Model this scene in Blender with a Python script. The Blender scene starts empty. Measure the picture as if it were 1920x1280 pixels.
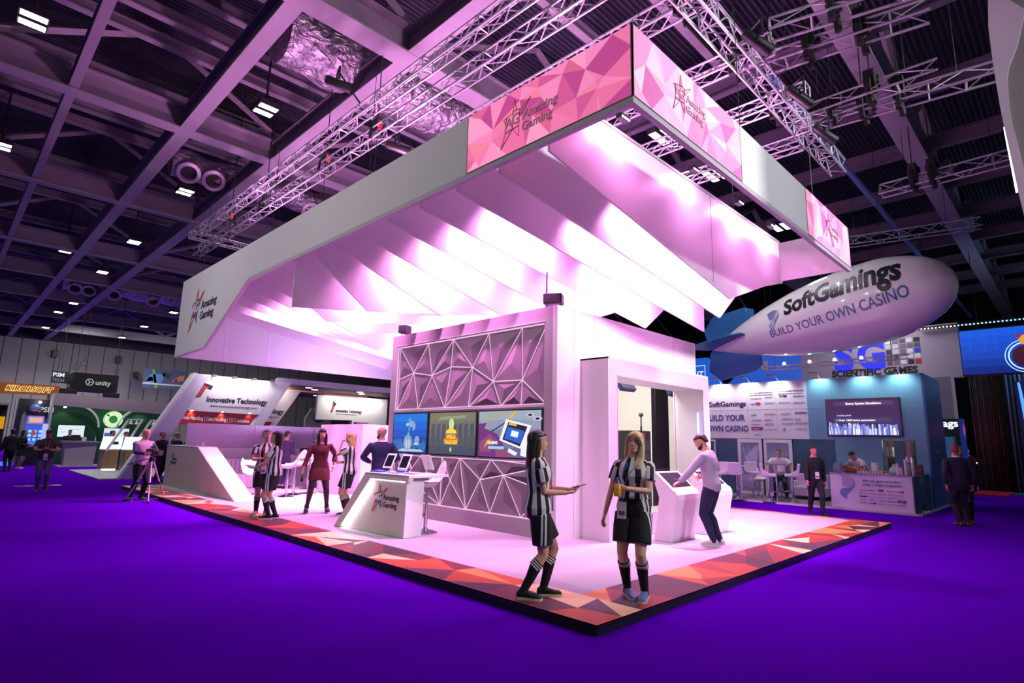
import bpy, bmesh, math, random
from mathutils import Vector, Matrix, Euler, geometry
random.seed(7)
S = bpy.context.scene
COL = S.collection
PI = math.pi
R = math.radians
V = Vector
# ---------------------------------------------------------------- camera
FPX, YAW, PITCH, ROLL = 1068.56, R(44.898), R(9.995), R(1.286)
cam_d = bpy.data.cameras.new('camera')
cam_d.sensor_width = 36.0
cam_d.lens = FPX * 36.0 / 1920.0
cam_d.clip_start, cam_d.clip_end = 0.05, 300
cam = bpy.data.objects.new('camera', cam_d)
COL.objects.link(cam)
_f = V((math.cos(YAW) * math.cos(PITCH), math.sin(YAW) * math.cos(PITCH), math.sin(PITCH)))
_r = V((math.sin(YAW), -math.cos(YAW), 0))
_u = _r.cross(_f)
_r2 = _r * math.cos(ROLL) + _u * math.sin(ROLL)
_u2 = -_r * math.sin(ROLL) + _u * math.cos(ROLL)
_m = Matrix.Identity(4)
for _i in range(3):
    _m[_i][0], _m[_i][1], _m[_i][2] = _r2[_i], _u2[_i], -_f[_i]
_m.translation = V((-4.3385, -3.1991, 1.66))
cam.matrix_world = _m
S.camera = cam
# ---------------------------------------------------------------- world, exposure
S.view_settings.view_transform = 'Standard'
S.view_settings.look = 'None'
S.view_settings.gamma = 1.0
S.view_settings.exposure = 0.15
S.view_settings.use_curve_mapping = False
W = bpy.data.worlds.new('hall_ambient')
S.world = W
W.use_nodes = True
W.node_tree.nodes['Background'].inputs[0].default_value = (0.92, 0.88, 1.0, 1)
W.node_tree.nodes['Background'].inputs[1].default_value = 0.10
# ---------------------------------------------------------------- helpers
def lin(c):
    if isinstance(c, str):
        c = [int(c[i:i + 2], 16) / 255 for i in (0, 2, 4)]
        c = [v / 12.92 if v <= 0.04045 else ((v + 0.055) / 1.055) ** 2.4 for v in c]
    return (c[0], c[1], c[2], 1)
MATS = {}
def M(name, col='cccccc', rough=0.6, metal=0.0, emit=None, es=0.0, spec=0.5, noise=0, nscale=40, coat=0, bump=0):
    if name in MATS: return MATS[name]
    m = bpy.data.materials.new(name)
    m.use_nodes = True
    nt = m.node_tree
    b = nt.nodes['Principled BSDF']
    b.inputs['Base Color'].default_value = lin(col)
    b.inputs['Roughness'].default_value = rough
    b.inputs['Metallic'].default_value = metal
    b.inputs['Specular IOR Level'].default_value = spec
    if coat:
        b.inputs['Coat Weight'].default_value = coat
        b.inputs['Coat Roughness'].default_value = 0.06
    if emit is not None:
        b.inputs['Emission Color'].default_value = lin(emit)
        b.inputs['Emission Strength'].default_value = es
        if es < 30: m.cycles.emission_sampling = 'NONE'
    if noise or bump:
        tc = nt.nodes.new('ShaderNodeTexCoord')
        n = nt.nodes.new('ShaderNodeTexNoise')
        n.inputs['Scale'].default_value = nscale
        n.inputs['Detail'].default_value = 4
        nt.links.new(tc.outputs['Object'], n.inputs['Vector'])
        if noise:
            mx = nt.nodes.new('ShaderNodeMix'); mx.data_type = 'RGBA'
            c = lin(col)
            mx.inputs[6].default_value = tuple(max(0, v * (1 - noise)) for v in c[:3]) + (1,)
            mx.inputs[7].default_value = tuple(min(1, v * (1 + noise)) for v in c[:3]) + (1,)
            nt.links.new(n.outputs['Fac'], mx.inputs[0])
            nt.links.new(mx.outputs[2], b.inputs['Base Color'])
        if bump:
            bp = nt.nodes.new('ShaderNodeBump')
            bp.inputs['Strength'].default_value = bump
            bp.inputs['Distance'].default_value = 0.02
            nt.links.new(n.outputs['Fac'], bp.inputs['Height'])
            nt.links.new(bp.outputs['Normal'], b.inputs['Normal'])
    MATS[name] = m
    return m
def Mstripe(name, c1, c2, attr='st', frac=0.5, rough=0.8):
    """two-colour woven stripes; the phase is stored on the mesh"""
    if name in MATS: return MATS[name]
    m = M(name, c1, rough)
    nt = m.node_tree
    a = nt.nodes.new('ShaderNodeAttribute'); a.attribute_name = attr
    f = nt.nodes.new('ShaderNodeMath'); f.operation = 'FRACT'
    l = nt.nodes.new('ShaderNodeMath'); l.operation = 'LESS_THAN'; l.inputs[1].default_value = frac
    mx = nt.nodes.new('ShaderNodeMix'); mx.data_type = 'RGBA'
    mx.inputs[6].default_value = lin(c2); mx.inputs[7].default_value = lin(c1)
    nt.links.new(a.outputs['Fac'], f.inputs[0]); nt.links.new(f.outputs[0], l.inputs[0])
    nt.links.new(l.outputs[0], mx.inputs[0]); nt.links.new(mx.outputs[2], nt.nodes['Principled BSDF'].inputs['Base Color'])
    return m
def E(name, col, es):            # something that gives off light
    return M(name, '000000', 0.4, emit=col, es=es)
SHIFT = {}
def link(o, parent=None):
    COL.objects.link(o)
    if parent is not None:
        o.parent = parent
        SHIFT[o.name] = SHIFT.get(parent.name, V((0, 0, 0)))
    return o
def thing(name, label, cat, loc=(0, 0, 0), rz=0.0, group=None, world=True):
    o = bpy.data.objects.new(name, None)
    COL.objects.link(o)
    o.empty_display_size = 0.2
    o.location = loc
    o.rotation_euler = (0, 0, rz)
    SHIFT[o.name] = V(loc) if world else V((0, 0, 0))
    return tag(o, label, cat, group)
def tag(o, label=None, cat=None, group=None, kind=None):
    if label: o['label'] = label
    if cat: o['category'] = cat
    if group: o['group'] = group
    if kind: o['kind'] = kind
    return o
def copy_tree(o, parent=None):
    c = o.copy(); COL.objects.link(c)
    if parent is not None: c.parent = parent
    for ch in list(o.children): copy_tree(ch, c)
    return c
class MB:
    def __init__(s): s.v = []; s.f = []; s.m = []; s.mats = []; s.cm = 0
    def mat(s, m):
        if m not in s.mats: s.mats.append(m)
        s.cm = s.mats.index(m); return s
    def add(s, vs, fs):
        b = len(s.v); s.v += [V(p) for p in vs]
        for f in fs: s.f.append(tuple(i + b for i in f)); s.m.append(s.cm)
        return s
    def quad(s, a, b, c, d): return s.add([a, b, c, d], [(0, 1, 2, 3)])
    def poly(s, ps): return s.add(ps, [tuple(range(len(ps)))])
    def box(s, a, b):
        x0, y0, z0 = (min(a[i], b[i]) for i in range(3)); x1, y1, z1 = (max(a[i], b[i]) for i in range(3))
        return s.add([(x0, y0, z0), (x1, y0, z0), (x1, y1, z0), (x0, y1, z0), (x0, y0, z1), (x1, y0, z1), (x1, y1, z1), (x0, y1, z1)],
                     [(3, 2, 1, 0), (4, 5, 6, 7), (0, 1, 5, 4), (1, 2, 6, 5), (2, 3, 7, 6), (3, 0, 4, 7)])
    def obox(s, c, size, rz=0.0, ry=0.0, rx=0.0):
        m = Matrix.Translation(V(c)) @ Euler((rx, ry, rz)).to_matrix().to_4x4()
        hx, hy, hz = (q / 2 for q in size)
        return s.add([m @ V(p) for p in [(-hx, -hy, -hz), (hx, -hy, -hz), (hx, hy, -hz), (-hx, hy, -hz), (-hx, -hy, hz), (hx, -hy, hz), (hx, hy, hz), (-hx, hy, hz)]],
                     [(3, 2, 1, 0), (4, 5, 6, 7), (0, 1, 5, 4), (1, 2, 6, 5), (2, 3, 7, 6), (3, 0, 4, 7)])
    def prism(s, pts, d):
        """closed outline of 3-D points pushed along the vector d"""
        n = len(pts); d = V(d); ps = [V(p) for p in pts]
        nrm = V((0, 0, 0))
        for i in range(n): nrm += ps[i].cross(ps[(i + 1) % n])
        if nrm.dot(d) > 0: ps.reverse()
        fs = [tuple(range(n)), tuple(range(2 * n - 1, n - 1, -1))]
        fs += [(i, i + n, (i + 1) % n + n, (i + 1) % n) for i in range(n)]
        return s.add(ps + [p + d for p in ps], fs)
    def tube(s, pts, r, n=8, cap=True):
        ps = [V(p) for p in pts]; rs = r if isinstance(r, (list, tuple)) else [r] * len(ps)
        rings = []; up = None
        for i, p in enumerate(ps):
            t = (ps[min(i + 1, len(ps) - 1)] - ps[max(i - 1, 0)]).normalized()
            if up is None:
                up = t.cross(V((0, 0, 1)))
                if up.length < 1e-3: up = t.cross(V((0, 1, 0)))
            up = (up - t * up.dot(t)).normalized(); w = t.cross(up)
            rings.append([p + (up * math.cos(2 * PI * k / n) + w * math.sin(2 * PI * k / n)) * rs[i] for k in range(n)])
        return s.loft(rings, cap)
    def loft(s, rings, cap=True):
        n = len(rings[0]); vs = [p for r in rings for p in r]
        fs = [(i * n + k, i * n + (k + 1) % n, (i + 1) * n + (k + 1) % n, (i + 1) * n + k) for i in range(len(rings) - 1) for k in range(n)]
        if cap: fs += [tuple(range(n - 1, -1, -1)), tuple((len(rings) - 1) * n + k for k in range(n))]
        return s.add(vs, fs)
    def lathe(s, prof, c=(0, 0, 0), n=20, cap=True):
        c = V(c)
        return s.loft([[c + V((r * math.cos(2 * PI * k / n), r * math.sin(2 * PI * k / n), z)) for k in range(n)] for r, z in prof], cap)
    def ball(s, c, r, n=12, m=8, rot=None):
        c = V(c); rr = r if isinstance(r, (tuple, list)) else (r, r, r)
        rings = []
        for j in range(m + 1):
            a = PI * (0.02 + 0.96 * j / m) - PI / 2
            ring = [V((rr[0] * math.cos(a) * math.cos(2 * PI * k / n), rr[1] * math.cos(a) * math.sin(2 * PI * k / n), rr[2] * math.sin(a))) for k in range(n)]
            rings.append([c + (rot @ p if rot else p) for p in ring])
        return s.loft(rings)
    def text(s, body, size, o, r, u, d=0.004, bold=0.0, shear=0.0, align='LEFT', sx=1.0, fit=None):
        cu = bpy.data.curves.new('t', 'FONT'); cu.body = body; cu.size = size; cu.offset = bold; cu.shear = shear
        cu.align_x = align; cu.extrude = d / 2; cu.resolution_u = 3
        ob = bpy.data.objects.new('t', cu)
        me = bpy.data.meshes.new_from_object(ob)
        if fit: xs_ = [p.co.x for p in me.vertices]; sx = fit / (max(xs_) - min(xs_))
        o, r, u = V(o), V(r).normalized(), V(u).normalized(); w = r.cross(u)
        s.add([o + r * (p.co.x * sx) + u * p.co.y + w * (p.co.z + d / 2) for p in me.vertices], [tuple(p.vertices) for p in me.polygons])
        bpy.data.objects.remove(ob); bpy.data.curves.remove(cu); bpy.data.meshes.remove(me)
        return s
    def build(s, name, m=None, parent=None, smooth=False, bevel=0.0, label=None):
        sh = SHIFT.get(parent.name, V((0, 0, 0))) if parent is not None else V((0, 0, 0))
        me = bpy.data.meshes.new(name)
        me.from_pydata([tuple(p - sh) for p in s.v], [], s.f)
        if s.mats:
            for q in s.mats: me.materials.append(q)
            me.polygons.foreach_set('material_index', s.m)
        elif m is not None:
            me.materials.append(m)
        if smooth: me.shade_smooth() if smooth is True else me.polygons.foreach_set('use_smooth', [True] * len(me.polygons))
        me.update()
        o = bpy.data.objects.new(name, me)
        link(o, parent)
        if label: o['label'] = label
        if smooth and smooth is not True: 
            try: me.set_sharp_from_angle(angle=R(smooth))
            except Exception: pass
        if bevel:
            b = o.modifiers.new('bevel', 'BEVEL'); b.width = bevel; b.segments = 2; b.limit_method = 'ANGLE'
        return o
def B(name, m, parent, a, b, bevel=0.0, label=None):
    return MB().box(a, b).build(name, m, parent, bevel=bevel, label=label)
def one(mb, name, m, label, cat, group=None, smooth=False, bevel=0.0):
    return tag(mb.build(name, m, None, smooth=smooth, bevel=bevel), label, cat, group)
def struct(mb, name, m, smooth=False): return tag(mb.build(name, m, None, smooth=smooth), kind='structure')
def area(name, loc, size, power, col, direction, parent=None, sizey=None, spread=180, shape='SQUARE'):
    d = bpy.data.lights.new(name, 'AREA'); d.energy = power; d.color = lin(col)[:3]; d.size = size
    d.shape = shape
    if sizey: d.shape = 'RECTANGLE'; d.size_y = sizey
    d.spread = R(spread)
    o = bpy.data.objects.new(name, d); COL.objects.link(o)
    sh = V((0, 0, 0))
    if parent is not None: o.parent = parent; sh = SHIFT.get(parent.name, sh)
    o.location = V(loc) - sh
    o.rotation_euler = V(direction).to_track_quat('-Z', 'Y').to_euler()
    return o
def point(name, loc, power, col, rad=0.05, parent=None, spot=None, direction=(0, 0, -1), blend=0.6):
    d = bpy.data.lights.new(name, 'SPOT' if spot else 'POINT'); d.energy = power; d.color = lin(col)[:3]; d.shadow_soft_size = rad
    if spot: d.spot_size = R(spot); d.spot_blend = blend
    o = bpy.data.objects.new(name, d); COL.objects.link(o)
    sh = V((0, 0, 0))
    if parent is not None: o.parent = parent; sh = SHIFT.get(parent.name, sh)
    o.location = V(loc) - sh
    o.rotation_euler = V(direction).to_track_quat('-Z', 'Y').to_euler()
    return o
T = 0.0995
X, Y, Z = V((1, 0, 0)), V((0, 1, 0)), V((0, 0, 1))
WHITE = M('white_laminate', 'eae6ea', 0.45)
BLACK = M('black_plastic', '0c0c10', 0.5)
CHROME = M('chrome', 'd8d8de', 0.15, 1.0)
ALU = M('aluminium', 'b4b2ba', 0.5, 0.55)
DARK = M('dark_steel', '26242a', 0.6)
# ---------------------------------------------------------------- large lamps of the stand: pink wash thrown up out of the open canopy roof
PINK = (1.0, 0.40, 0.88)
WASH = []
for x_, y_, p_ in ((2.0, 2.2, 150), (2.0, 6.5, 190), (1.6, 11.5, 170), (5.6, 1.4, 150), (6.5, 6.0, 150)):
    WASH.append((x_, y_, p_))
# ---------------------------------------------------------------- hall
m_carpet = M('violet_carpet', (0.090, 0.001, 0.42), 0.95, spec=0.0, noise=0.3, nscale=260, bump=0.25)
struct(MB().box((-22, -14, -0.05), (46, 66, 0.0)), 'floor', m_carpet)
def deck_mat():
    m = M('corrugated_deck', '3a3642', 0.6, 0.1)
    nt = m.node_tree; b = nt.nodes['Principled BSDF']
    tc = nt.nodes.new('ShaderNodeTexCoord'); w = nt.nodes.new('ShaderNodeTexWave')
    w.wave_type = 'BANDS'; w.bands_direction = 'Y'; w.inputs['Scale'].default_value = 2.2; w.inputs['Distortion'].default_value = 0
    bp = nt.nodes.new('ShaderNodeBump'); bp.inputs['Strength'].default_value = 1.0; bp.inputs['Distance'].default_value = 0.12
    rp = nt.nodes.new('ShaderNodeValToRGB')
    rp.color_ramp.elements[0].position = 0.25; rp.color_ramp.elements[0].color = lin('15151f')
    rp.color_ramp.elements[1].position = 0.6; rp.color_ramp.elements[1].color = lin('403e54')
    nt.links.new(tc.outputs['Object'], w.inputs['Vector']); nt.links.new(w.outputs['Fac'], bp.inputs['Height'])
    nt.links.new(w.outputs['Fac'], rp.inputs['Fac']); nt.links.new(rp.outputs[0], b.inputs['Base Color'])
    nt.links.new(bp.outputs['Normal'], b.inputs['Normal'])
    return m
struct(MB().box((-22, -14, 12.6), (46, 66, 12.75)), 'ceiling', deck_mat())
m_wall = M('hall_wall_panel', '8f8a84', 0.8)
w = MB()
w.mat(m_wall).box((-22, 64.6, 0), (46, 64.9, 12.6))
w.mat(M('panel_joint', '3c3a3c', 0.9))
for i in range(42): w.box((-22 + i * 1.25, 64.57, 0), (-21.95 + i * 1.25, 64.6, 10.2))
w.mat(M('wall_head', '2a2a2e', 0.8)).box((-22, 64.3, 10.0), (46, 64.6, 12.6))
struct(w, 'wall_left', None)
struct(MB().box((45.7, -14, 0), (46, 64.6, 12.6)), 'wall_right', M('dark_wall', '17161c', 0.9))
m_beam = M('painted_steel', '8d8690', 0.55, noise=0.08, nscale=3)
TRIM = [0]
m_purlin = M('purlin_steel', '5a5262', .6)
def ibeam(a, b, wdt, dep, m=m_beam, struts=0):
    """rolled steel section from a to b, a/b on the underside centre line"""
    a, b = V(a), V(b); t = (b - a).normalized(); s = V((-t.y, t.x, 0)) * (wdt / 2); TRIM[0] += 1
    mb = MB()
    def bar(w0, z0, z1):
        o = s * w0
        mb.prism([a - o + Z * z0, a + o + Z * z0, a + o + Z * z1, a - o + Z * z1], b - a)
    bar(1, 0, 0.05); bar(0.18, 0.05, dep - 0.05); bar(1, dep - 0.05, dep)
    o = struct(mb, 'trim_%d' % TRIM[0], m)
    if struts:
        L = (b - a).length; n = max(1, int(L / struts)); q = MB()
        for i in range(n):
            p0 = a + t * (L * i / n) + Z * dep; p1 = a + t * (L * (i + 0.5) / n); p1.z = 12.6; p2 = a + t * (L * (i + 1) / n) + Z * dep
            for u, v in ((p0, p1), (p1, p2)): q.tube([u, v], 0.11, 4)
        q.build('strut', m, o)
for x_ in (-8.1, -5.55): ibeam((x_, 2, 10.05), (x_, 64, 10.05), 0.2, 0.4)
ibeam((-3.0, 2, 10.05), (-3.0, 64, 10.05), 0.2, 0.4)
ibeam((-0.45, 3, 10.0), (-0.45, 64, 10.0), 0.36, 0.6)
ibeam((2.07, 3, 10.0), (2.07, 64, 10.0), 0.42, 0.6)
for y_, w_ in ((6.65, 0.55), (13.8, 0.42), (21.15, 0.36), (29.5, 0.4), (36.0, 0.36), (42.6, 0.36), (50, 0.36), (57, 0.36)):
    ibeam((-20, y_, 9.98), (40, y_, 9.98), w_, 0.7, struts=7.0)
ibeam((4, -0.62, 9.98), (44, -0.62, 9.98), 0.5, 0.8, struts=5.0)
m_blue = M('blue_pipe', '5f7fb8', 0.4)
TRIM[0] += 1; struct(MB().tube([(8, 0.97, 9.9), (40, 0.97, 9.9)], 0.09, 8), 'trim_%d' % TRIM[0], m_blue)
for i in range(9): ibeam((8.6 + i * 3.35, -13, 10.4), (8.6 + i * 3.35, 6.5, 10.4), 0.18, 0.45, m_purlin)
for y_ in (2.6, 4.5, 9.1, 10.3, 11.5, 12.6, 15.3, 16.5, 17.8, 19.0, 23, 25, 27, 31.5, 33.5, 38, 40): ibeam((-20, y_, 11.5), (9, y_, 11.5), 0.2, 0.3)
# silver ducts
def foil_mat():
    m = M('foil_lagging', 'c9c4cc', 0.3, 0.85)
    nt = m.node_tree; tc = nt.nodes.new('ShaderNodeTexCoord'); n = nt.nodes.new('ShaderNodeTexNoise')
    n.inputs['Scale'].default_value = 3.2; n.inputs['Detail'].default_value = 5; n.inputs['Distortion'].default_value = 1.5
    bp = nt.nodes.new('ShaderNodeBump'); bp.inputs['Strength'].default_value = 1; bp.inputs['Distance'].default_value = 0.18
    nt.links.new(tc.outputs['Object'], n.inputs['Vector']); nt.links.new(n.outputs['Fac'], bp.inputs['Height'])
    nt.links.new(bp.outputs['Normal'], nt.nodes['Principled BSDF'].inputs['Normal'])
    return m
m_foil = foil_mat()
def duct(label, a, b, r, nozzles=(), rn=0.3):
    t = thing('air_duct', label, 'duct', a)
    a, b = V(a), V(b); n = 14
    pts = [a.lerp(b, i / n) + Z * (0.06 * math.sin(i * 1.7)) for i in range(n + 1)]
    MB().tube(pts, [r * (1 + 0.07 * math.sin(i * 2.3)) for i in range(n + 1)], 16).build('duct_body', m_foil, t, smooth=40)
    for x_ in nozzles:
        c = V((x_, a.y - r * 0.7, a.z - r * 0.55)); d = V((-0.1, -0.75, -0.65)).normalized()
        nz = MB().tube([c, c + d * 0.34, c + d * 0.36], [rn * 1.05, rn * 1.05, rn * 0.72], 18, cap=False).tube([c + d * 0.36, c + d * 0.1], rn * .72, 18, cap=False).build('nozzle', M('nozzle_ring', 'c8b8c4', 0.4, 0.3), t, smooth=40)
        MB().tube([c + d * 0.12, c + d * 0.14], rn * 0.74, 18).build('nozzle_throat', BLACK, nz)
duct('silver foil-wrapped duct bulging between steel beams above the canopy', (0.1, 9.1, 11.0), (6.0, 9.0, 11.0), 0.75)
duct('foil duct with two round black-throated nozzles under the ceiling', (0.25, 18.3, 11.0), (7.2, 17.9, 11.0), 0.5, (0.75, 1.55, 5.2), 0.36)
duct('distant foil duct with several nozzles high above the dark aisle', (0.2, 40.9, 10.9), (9.5, 40.6, 10.9), 0.5, (0.85, 1.55, 2.9, 5.1), 0.38)
# flat roof ventilation box by the nozzles
one(MB().box((0.4, 15.2, 11.2), (2.0, 16.8, 11.9)), 'ventilation_box', M('grey_sheet', '8a8a8c', 0.5, 0.4), 'grey sheet-metal ventilation box above the twin-nozzle duct', 'ventilation box')
one(MB().box((2.3, 15.4, 11.3), (3.6, 16.6, 11.8)), 'ventilation_box', M('tan_board', '9a8660', 0.7), 'tan boxed-in ventilation panel beside the grey vent box', 'ventilation box')
# ceiling floodlights
e_lens = E('lamp_lens', (0.95, 0.97, 1.0), 9)
rows = {3.9: 'over the stand front', 11.2: 'in the row behind the canopy front', 18.5: 'level with the far canopy end', 26: 'over the Innovative stand', 33: 'over the green stand', 41: 'in front of the far wall',
        48.5: 'second row from the far wall', 56.2: 'nearest the far grey wall'}
cols = {-4.0: 'over the open aisle', 0.9: 'in line with the canopy edge', 6.55: 'right of the nozzle duct', 8.6: 'over the canopy opening', 11.65: 'beyond the canopy opening', 17.3: 'above the airship stand'}
def floodlight(x, y, z, lbl, power, long=False):
    t = thing('ceiling_floodlight', lbl, 'floodlight', (x, y, z), world=False)
    w_, h_ = (0.44, 0.18) if not long else (0.75, 0.2)
    for k in (-1, 1):
        MB().box((-w_ / 2 - .03, k * .17 - h_ / 2 - .03, 0.0), (w_ / 2 + .03, k * .17 + h_ / 2 + .03, 0.16)).build('lamp_housing', DARK, t)
        MB().box((-w_ / 2, k * .17 - h_ / 2, -0.012), (w_ / 2, k * .17 + h_ / 2, 0.0)).build('lamp_lens', e_lens, t)
    MB().tube([(0, 0, 0.1), (0, 0, 12.6 - z)], 0.03, 6).build('drop_rod', DARK, t)
    if power:
        d = bpy.data.lights.new('flood', 'AREA'); d.energy = power; d.color = (0.95, 0.96, 1.0); d.size = 0.6; d.spread = R(150)
        o = bpy.data.objects.new('flood', d); COL.objects.link(o); o.parent = t; o.location = (0, 0, -0.05)
for (x, y, p) in ((-4, 11.3, 50), (-4, 18.8, 80), (0.66, 11.0, 0), (0.8, 18.2, 0), (0.9, 25.8, 260), (0.95, 32.7, 260), (1.2, 43.1, 300), (0.95, 47.5, 0), (1.2, 56, 500), (6.5, 40.9, 300), (6.5, 48.7, 0), (6.55, 56.4, 500),
                  (-1.0, 29.8, 0), (8.58, 4.0, 60), (11.65, 4.0, 120), (17.3, 4.1, 120)):
    cy = min(rows, key=lambda q: abs(q - y)); cx = min(cols, key=lambda q: abs(q - x))
    lbl = 'white ceiling floodlight %s, %s' % (rows[cy], cols[cx])
    if (x, y) == (-1.0, 29.8): lbl = 'faint tubular ceiling light low over the dark left aisle'
    if (x, y) == (0.95, 47.5): lbl = 'small bright ceiling floodlight above the black hanging cube sign'
    floodlight(x, y, 10.0 if y > 5 else 9.9, lbl, p, y < 5)
# unseen spots added outside the frame to brighten the canopy fascias
for (x, y, tx, ty, p) in ((-9.6, 4.0, .3, 3.5, 1150), (-9.6, 11.3, .3, 9.0, 1150), (-9.6, 18.8, .3, 14.5, 1150), (3.0, -10.9, 2.5, -.28, 3400), (8.6, -10.9, 6.5, -.28, 7500)):
    point('fascia_fill', (x, y, 9.9), p, (1, .95, .90) if y > 0 else (.93, .97, 1), .3, None, 64, V((tx, ty, 5.5)) - V((x, y, 9.9)), 1.0)
# ---------------------------------------------------------------- trusses
def truss(label, a, b, s=0.22, r=0.022, step=0.36, ends=True, m=ALU, tri=False):
    """lighting truss with three or four chords"""
    t = thing('lighting_truss', label, 'truss', a)
    a, b = V(a), V(b); d = (b - a); L = d.length; d.normalize(); w = V((-d.y, d.x, 0)).normalized() * (s / 2); h = Z * (s / 2)
    C = [(-1, -1), (1, -1), (0, .75)] if tri else [(-1, -1), (1, -1), (1, 1), (-1, 1)]
    for i, j in C: MB().tube([a + w * i + h * j, b + w * i + h * j], r, 6).build('chord', m, t, smooth=60)
    q = MB(); n = max(2, int(L / step))
    for k in range(len(C)):
        (i0, j0), (i1, j1) = C[k], C[(k + 1) % len(C)]
        for i in range(n):
            if tri and k == 0:
                if i % 2: p0 = a + d * (L * i / n); q.tube([p0 - w - h, p0 + w - h], r * .8, 4, cap=False)
                continue
            p0, p1 = a + d * (L * i / n), a + d * (L * (i + 1) / n)
            if i % 2: i_, j_, k_, l_ = i0, j0, i1, j1
            else: i_, j_, k_, l_ = i1, j1, i0, j0
            q.tube([p0 + w * i_ + h * j_, p1 + w * k_ + h * l_], r * 0.5, 4, cap=False)
            if i % 4 == 0: q.tube([p0 + w * i0 + h * j0, p0 + w * i1 + h * j1], r * 0.62, 4, cap=False)
    q.build('lattice', m, t)
    if tri:
        for f_ in (.2, .8):
            p = a.lerp(b, f_) + h * .75; MB().tube([p, V((p.x, p.y, 12.6))], .006, 4).build('hanging_wire', BLACK, t)
    return t
def hoist(label, x, y, z, red=True, drop=0.0, k0=1.0):
    t = thing('chain_hoist', label, 'chain hoist', (x, y, z))
    MB().obox((x, y, z), (0.16 * k0, 0.14 * k0, 0.32 * k0)).obox((x + .1 * k0, y, z + .05), (0.1 * k0, 0.2 * k0, 0.16 * k0)).build('hoist_body', BLACK, t, bevel=0.02)
    MB().tube([(x, y, z + .15), (x, y, 12.5)], 0.012, 5).build('chain', BLACK, t)
    s_ = MB()
    for k in (-1, 1): s_.tube([(x + .17 * k, y, z - .36 * k0), (x + .13 * k, y + .02, z - .1), (x, y, z + .15 * k0)], 0.03 * k0 * k0, 5)
    s_.build('sling', M('black_sling', '111013', 0.8), t)
    if red: MB().box((x - .05, y - .12, z - .12), (x + .04, y - .06, z + .06)).build('red_tag', M('red_tag', 'd01a2a', 0.6), t)
    if drop: MB().tube([(x, y, z - .1), (x, y, z - drop)], 0.008, 4).build('wire', BLACK, t)
def stage_light(label, x, y, z, d, lens='40204a', arm=None):
    t = thing('stage_light', label, 'stage light', (x, y, z))
    d = V(d).normalized(); c = V((x, y, z))
    MB().tube([c - d * .24, c - d * .2, c + d * .1, c + d * .26], [0.06, 0.085, 0.09, 0.10], 12).build('lamp_can', BLACK, t, smooth=40)
    MB().tube([c + d * .262, c + d * .27], 0.11, 12).build('lens', M('lens_glass', lens, 0.1), t)
    if arm: MB().tube([c + Z * .26, arm], .018, 5).build('clamp_arm', BLACK, t)
    s = d.cross(Z).normalized()
    MB().tube([c + s * .15, c + s * .15 + Z * .28, c - s * .15 + Z * .28, c - s * .15], 0.02, 5).build('yoke', BLACK, t)
truss('upper of two long trusses running above the grey canopy side', (0.98, -1.5, 8.2), (0.98, 17.2, 8.2))
truss('lower inner long truss beside the upper one over the canopy', (1.55, -1.0, 8.1), (1.55, 18.8, 8.1), 0.24)
truss('short cross truss joining the far ends of the two long trusses', (0.85, 17.15, 8.2), (4.0, 17.15, 8.2))
truss('long silver truss running above the right pink canopy front', (-1.0, 0.14, 8.0), (9.45, 0.14, 8.0), 0.3, 0.026, 0.33)
for i, (x_, y0, y1, z_) in enumerate(((2.85, -.2, 6.0, 8.3), (4.65, -.2, 5.6, 8.3), (6.4, -.2, 5.6, 8.3), (8.2, 0.5, 5.6, 8.25))):
    truss('cross truss over the canopy opening, %s from the front corner' % ('first', 'second', 'third', 'fourth')[i], (x_, y0, z_), (x_, y1, z_), 0.26, 0.024)
truss('upper right stage truss with two black hoists, nearest the camera', (5.25, 0.3, 8.5), (5.7, -2.2, 8.5), 0.36, .024, .5, tri=True)
truss('stage truss just behind the nearest one at upper right', (4.6, -0.2, 8.6), (5.2, -2.6, 8.6), 0.36, .024, .5, tri=True)
truss('shorter stage truss in the middle of the upper right ceiling', (7.45, 0.4, 8.5), (7.5, -2.05, 8.5), 0.36, .024, .5, tri=True)
truss('stage truss reaching the white curved panel at far upper right', (7.9, 0.4, 8.5), (8.3, -2.9, 8.5), 0.36, .024, .5, tri=True)
truss('dim truss halfway down the right ceiling with two hoists', (12.6, -0.05, 8.5), (12.45, -2.95, 8.5), 0.36, .024, .5, tri=True)
truss('dim truss directly over the white airship', (16.2, 2.3, 8.5), (17.0, -1.7, 8.5), 0.36, .024, .5, tri=True)
for i, (x_, y_, z_) in enumerate(((1.55, 6.9, 8.3), (1.55, 9.2, 8.35), (1.55, 12.8, 8.35), (1.3, 14.8, 8.35), (2.85, 0.5, 8.4), (5.4, -0.55, 8.65), (5.6, -1.3, 8.65), (4.85, -1.1, 8.75), (7.6, -0.3, 8.65), (7.5, -1.0, 8.65), (8.0, -0.75, 8.65), (8.1, -1.35, 8.65), (12.5, -0.8, 8.7), (12.5, -1.2, 8.7), (4.6, 0.4, 8.4), (6.4, 0.4, 8.4))):
    hoist(('black chain hoist with red tag on the long canopy truss, %s from the stand corner' % ('first', 'second', 'third', 'fourth')[i] if i < 4 else 'black hoist and slings on %s' % ('the first cross truss over the canopy', 'the left part of the nearest right truss', 'the right part of the nearest right truss', 'the truss behind the nearest right truss', 'the left part of the shorter right truss', 'the right part of the shorter right truss',
          'the left part of the truss reaching the white panel', 'the right part of the truss reaching the white panel', 'the left part of the dim right truss', 'the right part of the dim right truss', 'the second cross truss over the canopy', 'the third cross truss over the canopy')[i - 4]), x_, y_, z_, i in (0, 1, 3, 4, 7, 8), 1.8 if i < 4 else 0, 1.4 if i > 4 else 1.0)
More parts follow.
